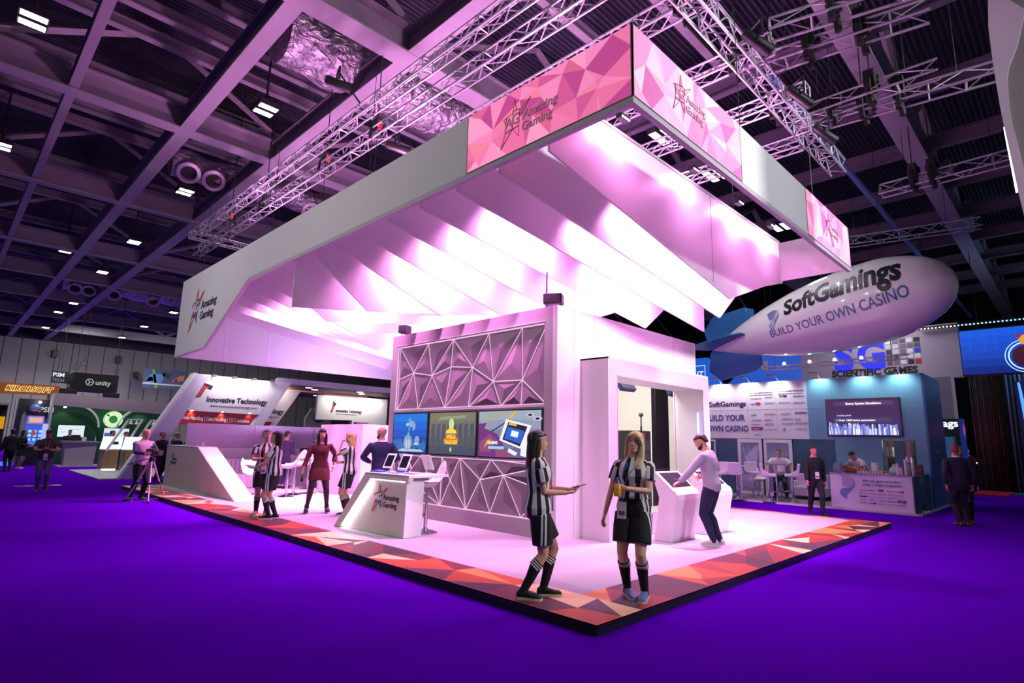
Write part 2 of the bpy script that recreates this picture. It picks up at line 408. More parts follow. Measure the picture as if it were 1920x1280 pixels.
for i, (x_, y_, z_) in enumerate(((3.64, -0.32, 7.7), (5.5, -0.3, 7.7), (7.1, -0.24, 7.7))):
    stage_light('black stage light hung under the right front truss, %s from the corner' % ('first', 'second', 'third')[i], x_, y_, z_, (0.5, -0.35, -0.35))
stage_light('black moving light above the left long truss', 0.35, 6.46, 8.5, (0.9, -0.3, -0.1), arm=(.88, 6.46, 8.3))
stage_light('black moving light low behind the grey canopy side', 1.75, 6.42, 7.7, (0.9, -0.3, -0.1), arm=(1.6, 6.42, 8.0))
# ---------------------------------------------------------------- the stand: platform
def facets(u0, u1, v0, v1, n, m, seed, jit=0.42):
    """random triangulation of a rectangle in 2-D"""
    rnd = random.Random(seed); pts = []
    for i in range(n + 1):
        for j in range(m + 1):
            a = u0 + (u1 - u0) * i / n; b = v0 + (v1 - v0) * j / m
            if 0 < i < n: a += (rnd.random() - .5) * 2 * jit * (u1 - u0) / n
            if 0 < j < m: b += (rnd.random() - .5) * 2 * jit * (v1 - v0) / m
            pts.append(V((a, b)))
    r = geometry.delaunay_2d_cdt(pts, [], [], 0, 1e-5)
    return [[r[0][k] for k in f] for f in r[2]], rnd
LY, LX = 17.69, 10.77
stand = thing('stand_platform', 'low black-edged exhibition platform with white carpet and orange facet border', 'platform', (0, 0, 0))
m_pinkcarpet = M('pale_stand_carpet', 'b4aab4', 0.95, spec=0.1, noise=0.10, nscale=2.2, bump=0.3)
BW = 0.72
MB().box((0.012, 0.012, 0), (LX - .012, LY, T - .012)).build('skirting', M('black_skirting', '0b0a0d', 0.55), stand)
MB().box((BW, BW, T - .012), (LX - .28, LY - .12, T)).build('carpet', m_pinkcarpet, stand)
bp = [M('border_%d' % i, c, 0.6) for i, c in enumerate(('b04420', '982c28', '4a222e', 'e08a48', '6e222c', 'f4c494', 'c05028', '3c2430', '8a2c2e', '5a2a34'))]
mb = MB()
def border(u0, u1, v0, v1, n, m, seed):
    tr, rnd = facets(u0, u1, v0, v1, n, m, seed)
    for f in tr: mb.mat(rnd.choice(bp)).prism([(p.x, p.y, T - .012) for p in f], (0, 0, .0125))
border(0, BW, 0, LY, 2, 24, 3); border(BW, LX, 0, BW, 14, 2, 9); border(LX - .28, LX, BW, LY, 1, 18, 5)
mb.build('patterned_border', None, stand)
MB().box((0, 0, T - .03), (LX, .014, T - .002)).box((0, 0, T - .03), (.014, LY, T - .002)).build('edge_trim', M('edge_trim', '2a2228', 0.4, 0.3), stand)
# ---------------------------------------------------------------- logo
RED, BLU = 'c8342e', '2c74b4'
def logo(parent, o, r, u, h, outline=False, dark='221c2a', name='logo', tw=1.0, tx0=0.0):
    o, r, u = V(o), V(r).normalized(), V(u).normalized(); w = r.cross(u)
    P = lambda x, y, d=0.0: o + r * (x * h) + u * (y * h) + w * d
    mb = MB(); d = 0.004
    def shp(pts, m, lift=0.0): mb.mat(m).prism([P(x, y, lift) for x, y in pts], w * d)
    def line(pts, m, t=0.012, lift=0.0):
        for i in range(len(pts)):
            a, b = V(pts[i]), V(pts[(i + 1) % len(pts)]); n_ = V((-(b - a).y, (b - a).x)).normalized() * t / 2; e_ = (b - a).normalized() * t / 3
            a -= e_; b += e_
            shp([tuple(a - n_), tuple(b - n_), tuple(b + n_), tuple(a + n_)], m, lift)
    spikes = [[(.01, .19), (.06, .46), (.13, .2)], [(.22, .17), (.52, .34), (.22, .02)], [(-.2, -.2), (-.33, -.54), (0, -.2)]]
    fills = [[(-.26, .11), (-.17, .13), (-.19, -.02)], [(.02, -.2), (.19, -.18), (.19, -.41)]]
    rs = [(-.21, -.2), (0, -.18), (.02, .17), (-.18, .14)]; bs = [(0, -.19), (.19, -.17), (.21, .2), (.02, .19)]
    if outline:
        k = M('logo_outline', '8e3466', 0.6); lt = M('logo_light', 'f6b8d4', 0.6)
        for q in spikes + fills + [rs, bs]: line(q, k, 0.011); 
        for q in spikes: 
            c = sum((V(p) for p in q), V((0, 0))) / 3; line([tuple(c.lerp(V(p), .72)) for p in q], lt, 0.01, .001)
        for (ch, x, y) in (('A', -.1, -.13), ('G', .1, -.1)):
            mb.mat(k).text(ch, .34 * h, P(x, y, .001), r, u, d, .005 * h, 0, 'CENTER'); mb.mat(lt).text(ch, .34 * h, P(x, y, .003), r, u, d, .0, 0, 'CENTER')
        for (tx, x, y) in (('Amazing', .3, -.08), ('Gaming', .27, -.34)):
            mb.mat(k).text(tx, .27 * h, P(x, y, .001), r, u, d, .006 * h, 0.06); mb.mat(lt).text(tx, .27 * h, P(x, y, .003), r, u, d, .001 * h, 0.06)
    else:
        a, b, k = M('logo_red', RED, 0.5), M('logo_blue', BLU, 0.5), M('logo_ink', dark, 0.5)
        for q in spikes: line(q, a, 0.03)
        for q in fills: shp(q, b)
        shp(rs, a, .001); shp(bs, b, .001)
        wh = M('logo_white', 'f0ecf0', 0.5)
        mb.mat(wh).text('A', .34 * h, P(-.1, -.13, .005), r, u, .002, .006 * h, 0, 'CENTER'); mb.mat(wh).text('G', .34 * h, P(.105, -.1, .005), r, u, .002, .006 * h, 0, 'CENTER')
        mb.mat(k).text('Amazing', .27 * h, P(.3 + tx0, -.08), r, u, d, .004 * h, 0.06, 'LEFT', tw); mb.mat(k).text('Gaming', .27 * h, P(.27 + tx0, -.34), r, u, d, .004 * h, 0.06, 'LEFT', tw)
    return mb.build(name, None, parent)
# ---------------------------------------------------------------- canopy
CX, CY, Z0, Z1 = 0.2737, -0.28, 5.20, 6.03
CXR, CYL = 8.05, 14.93
cano = thing('canopy', 'huge white hanging canopy with pleated pink-lit ceiling and pink printed corner', 'canopy', (CX, CY, Z0))
m_fas = M('canopy_cloth', 'd8d4d8', 0.8)
m_fin = M('baffle_cloth', 'ece6ec', 0.42, coat=0.0)
_nt = m_fin.node_tree; _tr = _nt.nodes.new('ShaderNodeBsdfTranslucent'); _tr.inputs[0].default_value = lin('ece2ec'); _mx = _nt.nodes.new('ShaderNodeMixShader'); _mx.inputs[0].default_value = .38
_nt.links.new(_nt.nodes['Principled BSDF'].outputs[0], _mx.inputs[1]); _nt.links.new(_tr.outputs[0], _mx.inputs[2]); _nt.links.new(_mx.outputs[0], _nt.nodes['Material Output'].inputs['Surface'])
th = 0.045
prof = [(CY + 2.61, Z0), (9.84, Z0), (12.48, 3.85), (CYL, 3.83), (CYL, Z1), (CY + 2.61, Z1)]
MB().prism([(CX, y, z) for y, z in prof], (th, 0, 0)).build('fascia', m_fas, cano, label='grey-white blank side of the canopy')
MB().prism([(x, CY, z) for x, z in ((2.94, Z0), (5.565, Z0), (5.565, Z1), (2.94, Z1))], (0, th, 0)).build('fascia', m_fas, cano, label='blank panel between the two printed panels')
# soffit strips
MB().box((CX, CY, Z0 - .075), (CX + .07, 9.84, Z0)).box((CX + .07, CY, Z0 - .075), (CXR, CY + .07, Z0)).build('rim', M('rim_metal', 'b8aab6', 0.5), cano)
MB().prism([(CX + .005, 9.8, Z0 - .03), (CX + .005, 12.47, 3.82), (CX + .005, CYL, 3.80), (CX + .005, CYL, 3.83), (CX + .005, 12.49, 3.86), (CX + .005, 9.84, Z0)], (.06, 0, 0)).build('rim', M('rim_metal', 'b8aab6', 0.5), cano)
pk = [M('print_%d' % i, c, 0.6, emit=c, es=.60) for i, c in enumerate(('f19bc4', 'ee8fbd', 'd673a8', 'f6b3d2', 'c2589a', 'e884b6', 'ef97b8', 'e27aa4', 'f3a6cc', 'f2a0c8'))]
def banner(o, r, L, seed, n, lx, lh, ly, pal=pk):
    """printed panel: o bottom corner, r direction along it"""
    o, r = V(o), V(r); w = r.cross(Z); H_ = Z1 - Z0
    tr, rnd = facets(0, L, 0, H_, n, 3, seed, .62); mb = MB()
    for f in tr: mb.mat(rnd.choice(pal)).poly([o + r * p.x + Z * p.y + w * 0.004 for p in f])
    mb.mat(pal[0]).prism([o + r * .002, o + r * (L - .002), o + r * (L - .002) + Z * H_, o + r * .002 + Z * H_], -w * th)
    b = mb.build('printed_panel', None, cano)
    mb = MB().mat(M('panel_seam', '6a5a60', 0.5))
    for x_ in (0, L): mb.box(o + r * (x_ - .006) + w * .006, o + r * (x_ + .006) + Z * H_ - w * .02)
    mb.box(o + w * .006 - Z * .006, o + r * L + Z * .006 - w * .02); mb.build('seam', None, b)
    logo(b, o + r * lx + Z * ly + w * .007, r, Z, lh, True)
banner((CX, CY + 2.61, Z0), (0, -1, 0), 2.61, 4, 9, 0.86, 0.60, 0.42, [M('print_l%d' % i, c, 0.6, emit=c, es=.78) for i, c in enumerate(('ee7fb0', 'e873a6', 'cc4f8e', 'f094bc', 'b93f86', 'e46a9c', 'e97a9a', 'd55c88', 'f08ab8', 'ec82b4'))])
banner((CX, CY, Z0), (1, 0, 0), 2.66, 12, 9, 0.98, 0.52, 0.5)
banner((5.565, CY, Z0), (1, 0, 0), CXR - 5.565, 21, 8, 1.15, 0.5, 0.5)
MB().box((CX, CY, Z0), (CX + .03, CY + .03, Z1)).build('corner_seam', M('panel_seam', '6a5a60', 0.5), cano)
logo(cano, (CX - .004, 13.5, 5.03), (0, -1, 0), Z, 1.12, name='fascia_logo', tw=1.12, tx0=.12)
# pleats
FX0, FX1 = CX + .12, 7.74
fy = lambda i: 0.955 + 0.85 * (i - 1)
def lowx(i):
    t_ = (i - 3) % 12; t_ = t_ if t_ <= 6 else 12 - t_
    return 7.65 - 1.207 * t_
for i in range(1, 17):
    y = fy(i); lx = min(max(lowx(i), FX0 + .02), FX1 - .1); top = Z1 - .08
    zl = 4.22 if i < 12 else 4.05
    pts = [(FX0, 5.085)] + ([(lx, zl)] if lx > FX0 + .1 else []) 
    if lx <= FX0 + .1: pts = [(FX0 + .02, zl)]
    pts += [(FX1, 5.1)] if lx < 7.4 else [(FX1 - .07, zl), (FX1 - .03, zl)]
    if i == 2: pts = [(FX0, 5.085), (6.67, 4.24), (7.4, 4.79), (FX1, 5.1)]
    if i == 4: pts = [(FX0, 5.085), (6.62, 4.23), (7.44, 4.8), (FX1, 5.1)]
    pts += [(FX1, top), (FX0, top)]
    f = MB().prism([(x, y, z) for x, z in pts], (0, 0.03, 0)).build('ceiling_baffle', m_fin, cano)
    if i in (1, 2, 3, 4):
        sx = 4.55 + .25 * i if i > 1 else 5.05
        MB().box((4.6, y - .004, 4.62 if i > 1 else 4.38), (4.615, y + .001, top)).build('seam', M('cloth_seam', 'b48cb4', 0.6), f)
    if i == 1:
        MB().tube([(FX0, y, top), (FX1, y, top)], 0.025, 6).build('rail', M('rim_metal', 'b8aab6', 0.5), f)
# end panels
MB().prism([(CX + th, CYL - .05, z_) if 0 else (x_, CYL - .05, z_) for x_, z_ in ((CX + th, 3.83), (CXR, 3.83), (CXR, Z1), (CX + th, Z1))], (0, .05, 0)).build('end_panel', m_fin, cano)
for k in range(5): MB().box((1.55 + 1.305 * k, CYL - .054, 3.86), (1.63 + 1.305 * k, CYL - .049, 5.6)).build('end_panel_joint', M('joint_tone', 'd2c2dc', 0.5), cano)
MB().prism([(8.0, y_, z_) for y_, z_ in ((CY + th, 5.165), (1.02, 5.165), (1.02, Z1 - .02), (CY + th, Z1 - .02))], (.04, 0, 0)).build('end_panel', m_fin, cano)
MB().prism([(8.0, y_, z_) for y_, z_ in ((1.02, 5.12), (14.9, 5.12), (14.9, Z1), (1.02, Z1))], (.04, 0, 0)).build('end_panel', m_fin, cano)
# hanging wires and the lamps between the pleats
for x_, y_ in ((1.5, .93), (3.5, .93), (5.5, .93), (CX + .3, CY + .1), (3.2, CY + .1), (6.3, CY + .1), (.35, 5.0), (.35, 9.0), (.35, 13.5)):
    MB().tube([(x_, y_, 5.95), (x_, y_, 8.1)], 0.006, 4).build('hanging_wire', BLACK, cano)
FINCOL = (1.0, 0.34, 0.87)
for i in range(1, 16):
    y = fy(i) - .52 if i == 1 else fy(i) - .43
    for x_ in (((2.5, 5.5) if i > 3 else (3.75, 5.9)) if i > 1 else (1.7, 3.7, 5.4, 6.9)):
        if i > 1:
            q = MB().obox((x_, y, 5.80), (.22, .12, .1)).build('spotlight', BLACK, cano)
            MB().obox((x_, y, 5.745), (.18, .09, .008)).build('lamp_lens', E('fin_lens', FINCOL, 8), q)
            area('fin_lamp', (x_, y, 5.72), .22, (560 if x_ < 4 else 740) * (1.15 if i > 8 else 1), FINCOL, (.05, 1, -.6) if x_ < 4 else (.05, .7, -1), cano, spread=128)
        else:
            q = MB().obox((x_, y + .35, 6.02), (.2, .1, .07)).build('spotlight', BLACK, cano)
            area('fin_lamp', (x_, y + .28, 6.0), .18, 44, FINCOL, (0.0, 0.5, -1), cano, spread=165)
for x_, y_, p_ in WASH:
    q = MB().obox((x_, y_, 6.06), (.35, .2, .12)).build('wash_light', BLACK, cano)
    area('wash', (x_, y_, 6.16), .4, p_, PINK, (-.05, .05, 1), cano, spread=170)
# ---------------------------------------------------------------- feature wall with faceted panels and window box
XW, YW0, YW1, ZW, XW2 = 2.955, 2.984, 7.956, 4.0, 7.88
fw = thing('feature_wall', 'tall pale block wall with faceted star panels, three screens and a glass window box', 'wall block', (XW, YW0, T))
m_wb = M('wall_laminate', 'efe4ec', 0.5)
y0, y1 = 3.275, 7.74
ZT, ZB = (2.31, 3.72), (0.385, 1.335)
mb = MB()
mb.box((XW, YW0 + .1, T), (XW + .12, y0, ZW)).box((XW, y1, T), (XW + .12, YW1, ZW)).box((XW, y0, ZT[1]), (XW + .12, y1, ZW)).box((XW, y0, T), (XW + .12, y1, ZB[0])).box((XW, y0, ZB[1]), (XW + .12, y1, ZT[0]))
mb.box((XW + .1, y0, .38), (XW + .12, y1, ZW))
mb.build('front', M('wall_front_shaded', 'ae9fa8', 0.5), fw, label='grey-pink shade-toned wall front around the faceted panels')  # front made darker in colour to imitate the weaker light on it
mb = MB()
# right return wall, open behind the window box; the studio room lies inside
BX0, BX1, BY, BZ = 3.59, 7.25, 2.39, 3.13
WX0, WX1, WZ0, WZ1 = 3.85, 6.99, .46, 2.83
mb.box((XW, YW0, T), (WX0, YW0 + .1, ZW)).box((WX1, YW0, T), (XW2, YW0 + .1, ZW)).box((WX0, YW0, WZ1), (WX1, YW0 + .1, ZW)).box((WX0, YW0, T), (WX1, YW0 + .1, WZ0))
mb.box((XW2 - .1, YW0 + .1, T), (XW2, YW1, ZW)).box((XW + .12, YW1 - .1, T), (XW2 - .1, YW1, ZW))
mb.build('side_wall', m_wb, fw)
MB().box((XW + .02, YW0 + .03, ZW - .03), (XW2 - .02, YW1 - .02, ZW - .005)).build('roof', M('roof_board', 'cfc8ce', 0.6), fw)
sm = MB()
for x_ in (4.0, 6.87): sm.box((x_, YW0 - .002, T), (x_ + .008, YW0 + .01, ZW))
sm.box((3.41, YW0 - .002, T), (3.418, YW0 + .01, ZW)); sm.build('panel_joint', M('cloth_seam', 'b48cb4', 0.6), fw)
# facets: triangles between the measured nodes, each a shallow pyramid
def P(u, v, zr): return V((0, y1 + (y0 - y1) * u, zr[0] + (zr[1] - zr[0]) * v))
m_f = [M('facet_light', '9c8396', 0.6), M('facet_mid', '826c7e', 0.6), M('facet_dark', '4a3848', 0.6)]  # tone set by facet direction, relief shading put into the colour
m_led = E('facet_led', (1.0, 0.55, 0.86), 0.9)
def facet_panel(tri, nodes, zr, name):
    mb = MB(); ed = set()
    for t_ in tri:
        a, b, c = (P(*nodes[k], zr) for k in t_)
        g = (a + b + c) / 3
        xs = XW + .085
        for p in (a, b, c): p.x = xs
        g.x = xs - .035
        if t_[0] is not None:
            for p, q in ((a, b), (b, c), (c, a)):
                n = (q - p).cross(g - p)
                if n.x > 0: n = -n; p, q = q, p
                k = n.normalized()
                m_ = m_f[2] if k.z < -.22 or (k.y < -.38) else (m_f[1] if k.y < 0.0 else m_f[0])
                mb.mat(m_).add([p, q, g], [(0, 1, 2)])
        for i in range(3): ed.add(tuple(sorted((t_[i], t_[(i + 1) % 3]))))
    pan = mb.build('faceted_panel', None, fw)
    lb = MB()
    for i, j in ed:
        a, b = P(*nodes[i], zr), P(*nodes[j], zr); a.x = b.x = XW + .07
        lb.tube([a, b], .009, 4)
    c = [P(u, v, zr) for u, v in ((0, 0), (1, 0), (1, 1), (0, 1))]
    for p in c: p.x = XW + .02
    for i in range(4): lb.tube([c[i], c[(i + 1) % 4]], .015, 4)
    lb.build('light_strip', m_led, pan)
N1 = {'a': (0, 1), 'b': (.235, 1), 'c': (.425, 1), 'd': (.665, 1), 'e': (.865, 1), 'f': (1, 1), 'l': (0, .49), 'g': (.125, .57), 'h': (.275, .50), 'i': (.415, .60), 'j': (.565, .555), 'k': (.70, .33), 'm': (.87, .32),
      'n': (0, 0), 'o': (.175, 0), 'p': (.38, 0), 'q': (.545, 0), 'r': (.75, 0), 's': (.865, 0), 't': (1, 0)}
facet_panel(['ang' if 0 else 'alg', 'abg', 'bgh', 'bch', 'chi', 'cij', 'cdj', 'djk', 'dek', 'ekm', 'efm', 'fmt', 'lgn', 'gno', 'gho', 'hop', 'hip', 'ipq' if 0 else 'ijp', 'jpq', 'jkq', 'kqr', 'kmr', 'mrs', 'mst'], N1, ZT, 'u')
N2 = {'a': (0, 1), 'b': (.215, 1), 'c': (.375, 1), 'd': (.50, 1), 'e': (.70, 1), 'f': (1, 1), 'g': (.10, .5), 'h': (.44, .53), 'i': (.635, .60), 'j': (.775, .72), 'k': (1, .93), 'l': (0, 0), 'm': (.19, .0), 'n': (.375, 0), 'o': (.55, 0), 'p': (.70, 0), 'q': (.875, 0), 'r': (1, 0), 's': (1, .5)}
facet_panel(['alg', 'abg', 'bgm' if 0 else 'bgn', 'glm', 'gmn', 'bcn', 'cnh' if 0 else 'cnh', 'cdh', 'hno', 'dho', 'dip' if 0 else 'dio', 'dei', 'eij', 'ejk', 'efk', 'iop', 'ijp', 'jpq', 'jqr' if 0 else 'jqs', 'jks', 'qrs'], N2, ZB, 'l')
MB().box((XW - .012, y0 - .03, ZT[0] - .045), (XW + .02, y1 + .03, ZT[0] - .02)).box((XW - .012, y0 - .03, ZT[1] + .02), (XW + .02, y1 + .03, ZT[1] + .04)).box((XW - .012, y0 - .03, ZB[1] + .015), (XW + .02, y1 + .03, ZB[1] + .035)).build('panel_trim', M('panel_trim', 'd8c4d4', 0.4), fw)
# screens
def screen_pic(t, yl, yr, zb, zt, x, shapes, bg):
    """picture of flat lit shapes; u runs 0..1 left to right in the photo, v up"""
    pic = MB(); k = [0]
    Q = lambda u, v: V((x - .0006 * k[0], yl + (yr - yl) * u, zb + (zt - zb) * v))
    rows_ = len(bg) - 1
    for i in range(rows_): pic.mat(bg[i]).quad(Q(0, i / rows_), Q(1, i / rows_), Q(1, (i + 1) / rows_), Q(0, (i + 1) / rows_))
    for m_, pts in shapes:
        k[0] += 1
        if isinstance(pts, str) or isinstance(pts[0], str):
            s_, u, v, h = pts; pic.mat(m_).text(s_, h * (zt - zb), Q(u, v), (0, yr - yl, 0), Z, .0004, .004, 0, 'CENTER', 1.0)
        else: pic.mat(m_).poly([Q(u, v) for u, v in pts])
    pic.build('picture', None, t)
def ell(u, v, a, b, n=18, rot=0): return [(u + a * math.cos(q) * math.cos(rot) - b * math.sin(q) * math.sin(rot), v + a * math.cos(q) * math.sin(rot) + b * math.sin(q) * math.cos(rot)) for q in (2 * PI * k / n for k in range(n))]
def screen(lbl, yl, yr, shapes, bg):
    t = thing('display_screen', lbl, 'screen', (XW, (yl + yr) / 2, 1.365))
    x = XW - .03
    MB().box((x, yl, 1.365), (XW - .001, yr, 2.235)).build('bezel', BLACK, t)
    screen_pic(t, yl - .025, yr + .025, 1.39, 2.21, x - .002, shapes, bg)
    return t
b_ = [E('sea_%d' % i, c, .95) for i, c in enumerate(('0d3f9a', '0e4ab0', '1058c4', '1466d2', '1a78de', '2a90ea'))]
tur, pale, coral = E('sea_pale', 'b8d0e0', .9), E('sea_grey', '8fb4d8', .8), E('sea_coral', '3a78c0', .8)
rnd = random.Random(5)
sh = [(coral, ell(.06 + .09 * k, .12 + .1 * rnd.random(), .06, .08 + .1 * rnd.random(), 9)) for k in range(4)] + [(coral, ell(.66 + .09 * k, .12 + .1 * rnd.random(), .06, .08 + .1 * rnd.random(), 9)) for k in range(4)]
sh += [(tur, [(.12, .03), (.95, .03), (.85, .09), (.3, .1)]), (pale, ell(.47, .26, .13, .2)), (tur, ell(.47, .22, .07, .13)), (pale, ell(.48, .46, .03, .07)), (E('sea_line', '3a5a80', .7), [(.465, .08), (.475, .08), (.475, .4), (.465, .4)])]
sh += [(pale, [(.45, .74), (.5, .82), (.6, .82), (.68, .74), (.67, .6), (.6, .55), (.6, .65), (.52, .66)]), (tur, ell(.44, .72, .04, .05, 8)), (pale, ell(.5, .85, .03, .04, 8)), (tur, ell(.5, .6, .012, .06, 8)), (pale, ell(.74, .33, .07, .1, 10)), (tur, [(.64, .2), (.82, .2), (.76, .26), (.68, .26)])]
screen('left wall screen showing a blue underwater scene', 7.715, 6.45, sh, b_)
b2 = [E('ruin_%d' % i, c, .8) for i, c in enumerate(('4a5468', '5a6470', '6e7274', '7c7a70', '86826c', '746e58'))]
gold, fire, glow = E('gold_letters', 'f2c040', 1.2), E('fire_orange', 'e07820', 1.0), E('pale_glow', 'c8d898', 1.0)
st = E('stone', '545c66', .8)
sh = [(st, [(.05 + .12 * k, .1 + .12 * (k % 2)), (.13 + .12 * k, .1 + .12 * (k % 2)), (.13 + .12 * k, .75), (.05 + .12 * k, .7)]) for k in range(8)]
sh += [(E('pale_script', '9aa888', .8), [(.2, .82), (.8, .86), (.78, .93), (.24, .9)]), (fire, ell(.5, .34, .16, .1)), (glow, ell(.5, .72, .055, .14)), (gold, ell(.5, .58, .07, .05)), (gold, [(.38, .5), (.62, .5), (.6, .58), (.4, .58)]), (gold, ('WILD', .5, .38, .14)), (gold, ('NUDGES', .5, .25, .12)), (glow, ell(.5, .12, .02, .06, 8))]
screen('middle wall screen with gold lettering over grey ruins', 6.41, 4.93, sh, b2)
b3 = [E('bay_%d' % i, c, .85) for i, c in enumerate(('6a6490', '787aa4', '8488ac', '98a0ba', 'a4b2c4', '9cb0c0'))]
wt, pu, dk, cy, yl_ = E('tablet_white', 'e8e8f0', 1.0), E('purple_rock', '7a3a86', .8), E('pic_dark', '2a2a3a', .6), E('tablet_blue', '2a60c8', 1.0), E('pic_yellow', 'e0b040', 1.0)
pr = E('rose_rock', 'a05080', .8)
sh = [(E('pic_sand', 'b0b4ac', .8), [(.05, .72), (.6, .98), (.3, 1), (.1, .95)]), (pu, [(0, .15), (.0, .72), (.14, .75), (.1, .62), (.32, .5), (.42, .28), (.45, .02), (0, 0)]), (pr, [(.02, .3), (.2, .5), (.3, .35), (.2, .1), (.03, .1)]), (pr, [(.3, .2), (.5, .15), (.55, 0), (.3, 0)]),
      (dk, [(.22, .56), (.52, .82), (.53, .8), (.23, .54)]), (wt, [(.46, .82), (.86, .68), (.72, .18), (.36, .36)]), (dk, [(.5, .76), (.8, .655), (.69, .24), (.41, .38)]), (cy, [(.49, .66), (.76, .56), (.69, .3), (.44, .4)]), (wt, [(.56, .58), (.67, .54), (.65, .42), (.54, .46)]), (yl_, [(.52, .75), (.64, .71), (.63, .66), (.5, .7)]), (yl_, [(.5, .84), (.6, 1), (.64, 1), (.54, .82)]),
      (E('fish_band', 'c8c0d8', .9), ell(.84, .9, .06, .05)), (E('fish_band', 'c8c0d8', .9), ell(.95, .82, .07, .05)), (dk, ell(.84, .9, .03, .025)), (dk, ell(.95, .82, .03, .025)), (wt, [(.72, .36), (.82, .5), (.88, .3), (.8, .02), (.7, .05)]), (wt, [(.52, .2), (.66, .1), (.62, .04), (.5, .12)]),
      (wt, ('AMAZING', .24, .28, .08)), (E('cyan_bar', '8ad0e8', 1.), [(.18, .17), (.44, .17), (.44, .23), (.18, .23)]), (yl_, [(.1, .18), (.16, .36), (.22, .38), (.18, .3)])]
screen('right wall screen showing a tablet in a cartoon hand over purple rocks', 4.89, 3.27, sh, b3)
# window box
MB().box((BX0, BY, T), (BX0 + .02, YW0, BZ)).box((BX0, BY, BZ - .03), (BX1, YW0, BZ)).box((BX1 - .02, BY, T), (BX1, YW0, BZ)).build('window_box', m_wb, fw)
m_gl = M('gloss_surround', 'e3cfe2', 0.12, coat=.6)
MB().box((BX0 + .02, BY, T), (WX0, BY + .03, BZ - .03)).box((WX1, BY, T), (BX1 - .02, BY + .03, BZ - .03)).box((WX0, BY, WZ1), (WX1, BY + .03, BZ - .03)).box((WX0, BY, T), (WX1, BY + .03, WZ0)).build('gloss_surround', m_gl, fw)
MB().box((WX0, BY + .03, WZ0 - .03), (WX1, YW0, WZ0)).box((WX0, BY + .03, WZ1), (WX1, YW0, WZ1 + .02)).box((WX0 - .02, BY + .03, WZ0), (WX0, YW0, WZ1)).box((WX1, BY + .03, WZ0), (WX1 + .02, YW0, WZ1)).build('window_reveal', M('reveal_white', 'e6e2e2', 0.5), fw)
MB().box((WX0 - .006, BY - .004, WZ0 - .006), (WX1 + .006, BY, WZ0 + .02)).box((WX0 - .006, BY - .004, WZ1 - .014), (WX1 + .006, BY, WZ1 + .006)).box((WX0 - .008, BY - .004, WZ0), (WX0 + .008, BY, WZ1)).box((WX1 - .008, BY - .004, WZ0), (WX1 + .008, BY, WZ1)).build('window_edge', M('rim_metal', 'b8aab6', 0.5), fw)
mg = M('clear_glass', 'ffffff', 0.0)
bs = mg.node_tree.nodes['Principled BSDF']; bs.inputs['Transmission Weight'].default_value = 1.0; bs.inputs['IOR'].default_value = 1.12
MB().box((WX0, BY + .004, WZ0), (WX1, BY + .010, WZ1)).build('glass', mg, fw)
# studio behind the glass
st_ = M('studio_white', 'dcdad2', 0.7)
MB().box((XW + .13, 5.2, T), (XW2 - .1, 5.25, ZW - .05)).box((XW + .13, YW0 + .1, T), (XW + .16, 5.2, ZW - .05)).box((XW2 - .13, YW0 + .1, T), (XW2 - .1, 5.2, ZW - .05)).box((XW + .13, YW0 + .1, T), (XW2 - .1, 5.2, T + .02)).build('studio_lining', st_, fw)
MB().box((4.9, 5.19, T), (4.905, 5.2, 3.5)).box((6.2, 5.19, T), (6.205, 5.2, 3.5)).build('lining_joint', M('lining_joint', 'b8b4ae', .7), fw)
area('studio_lamp', (5.4, 4.0, 3.9), 1.6, 150, (1, .97, .93), (0, .25, -1), fw)
cu = MB()
n = 24
pts = [(6.68 + .62 * k / n, 3.4 + .035 * math.sin(k * 2.1)) for k in range(n + 1)]
cu.add([(x, y, T + .02) for x, y in pts] + [(x, y, 3.6) for x, y in pts] + [(x, y + .03, T + .02) for x, y in pts] + [(x, y + .03, 3.6) for x, y in pts],
       [(k, k + 1, k + n + 2, k + n + 1) for k in range(n)] + [(2 * n + 2 + k + 1, 2 * n + 2 + k, 3 * n + 3 + k, 3 * n + 4 + k) for k in range(n)])
one(cu, 'curtain', M('black_curtain', '1c1a22', .85), 'narrow black curtain hanging inside the glass studio', 'curtain')
t = thing('equipment_rack', 'black equipment rack of studio gear behind the glass window', 'equipment rack', (6.1, 3.5, T + .02))
MB().box((5.8, 3.3, T + .02), (6.4, 3.75, 1.95)).build('rack_case', M('rack_black', '121116', .6), t, bevel=.015)
for k in range(6): MB().box((5.85, 3.285, .3 + .25 * k), (6.35, 3.3, .5 + .25 * k)).build('rack_unit', M('rack_unit', '2b2830', .4), t)
MB().box((5.82, 3.28, 1.62), (6.15, 3.3, 1.92)).build('rack_screen', E('rack_pink', 'a03070', .5), t)
MB().box((6.2, 3.27, 1.2), (6.28, 3.286, 1.28)).build('paper_tag', WHITE, t)
t = thing('boom_microphone', 'slim jointed boom microphone standing on the studio rack', 'microphone arm', (6.35, 3.5, 1.95))
MB().tube([(6.35, 3.5, 1.95), (6.35, 3.5, 2.05)], .02, 8).build('clamp', BLACK, t)
MB().tube([(6.35, 3.5, 2.05), (6.27, 3.45, 2.25)], .014, 8).build('arm', M('arm_grey', '55555c', .4, .5), t)
MB().ball((6.27, 3.45, 2.29), .05).build('microphone_head', M('arm_grey', '55555c', .4, .5), t, smooth=True)
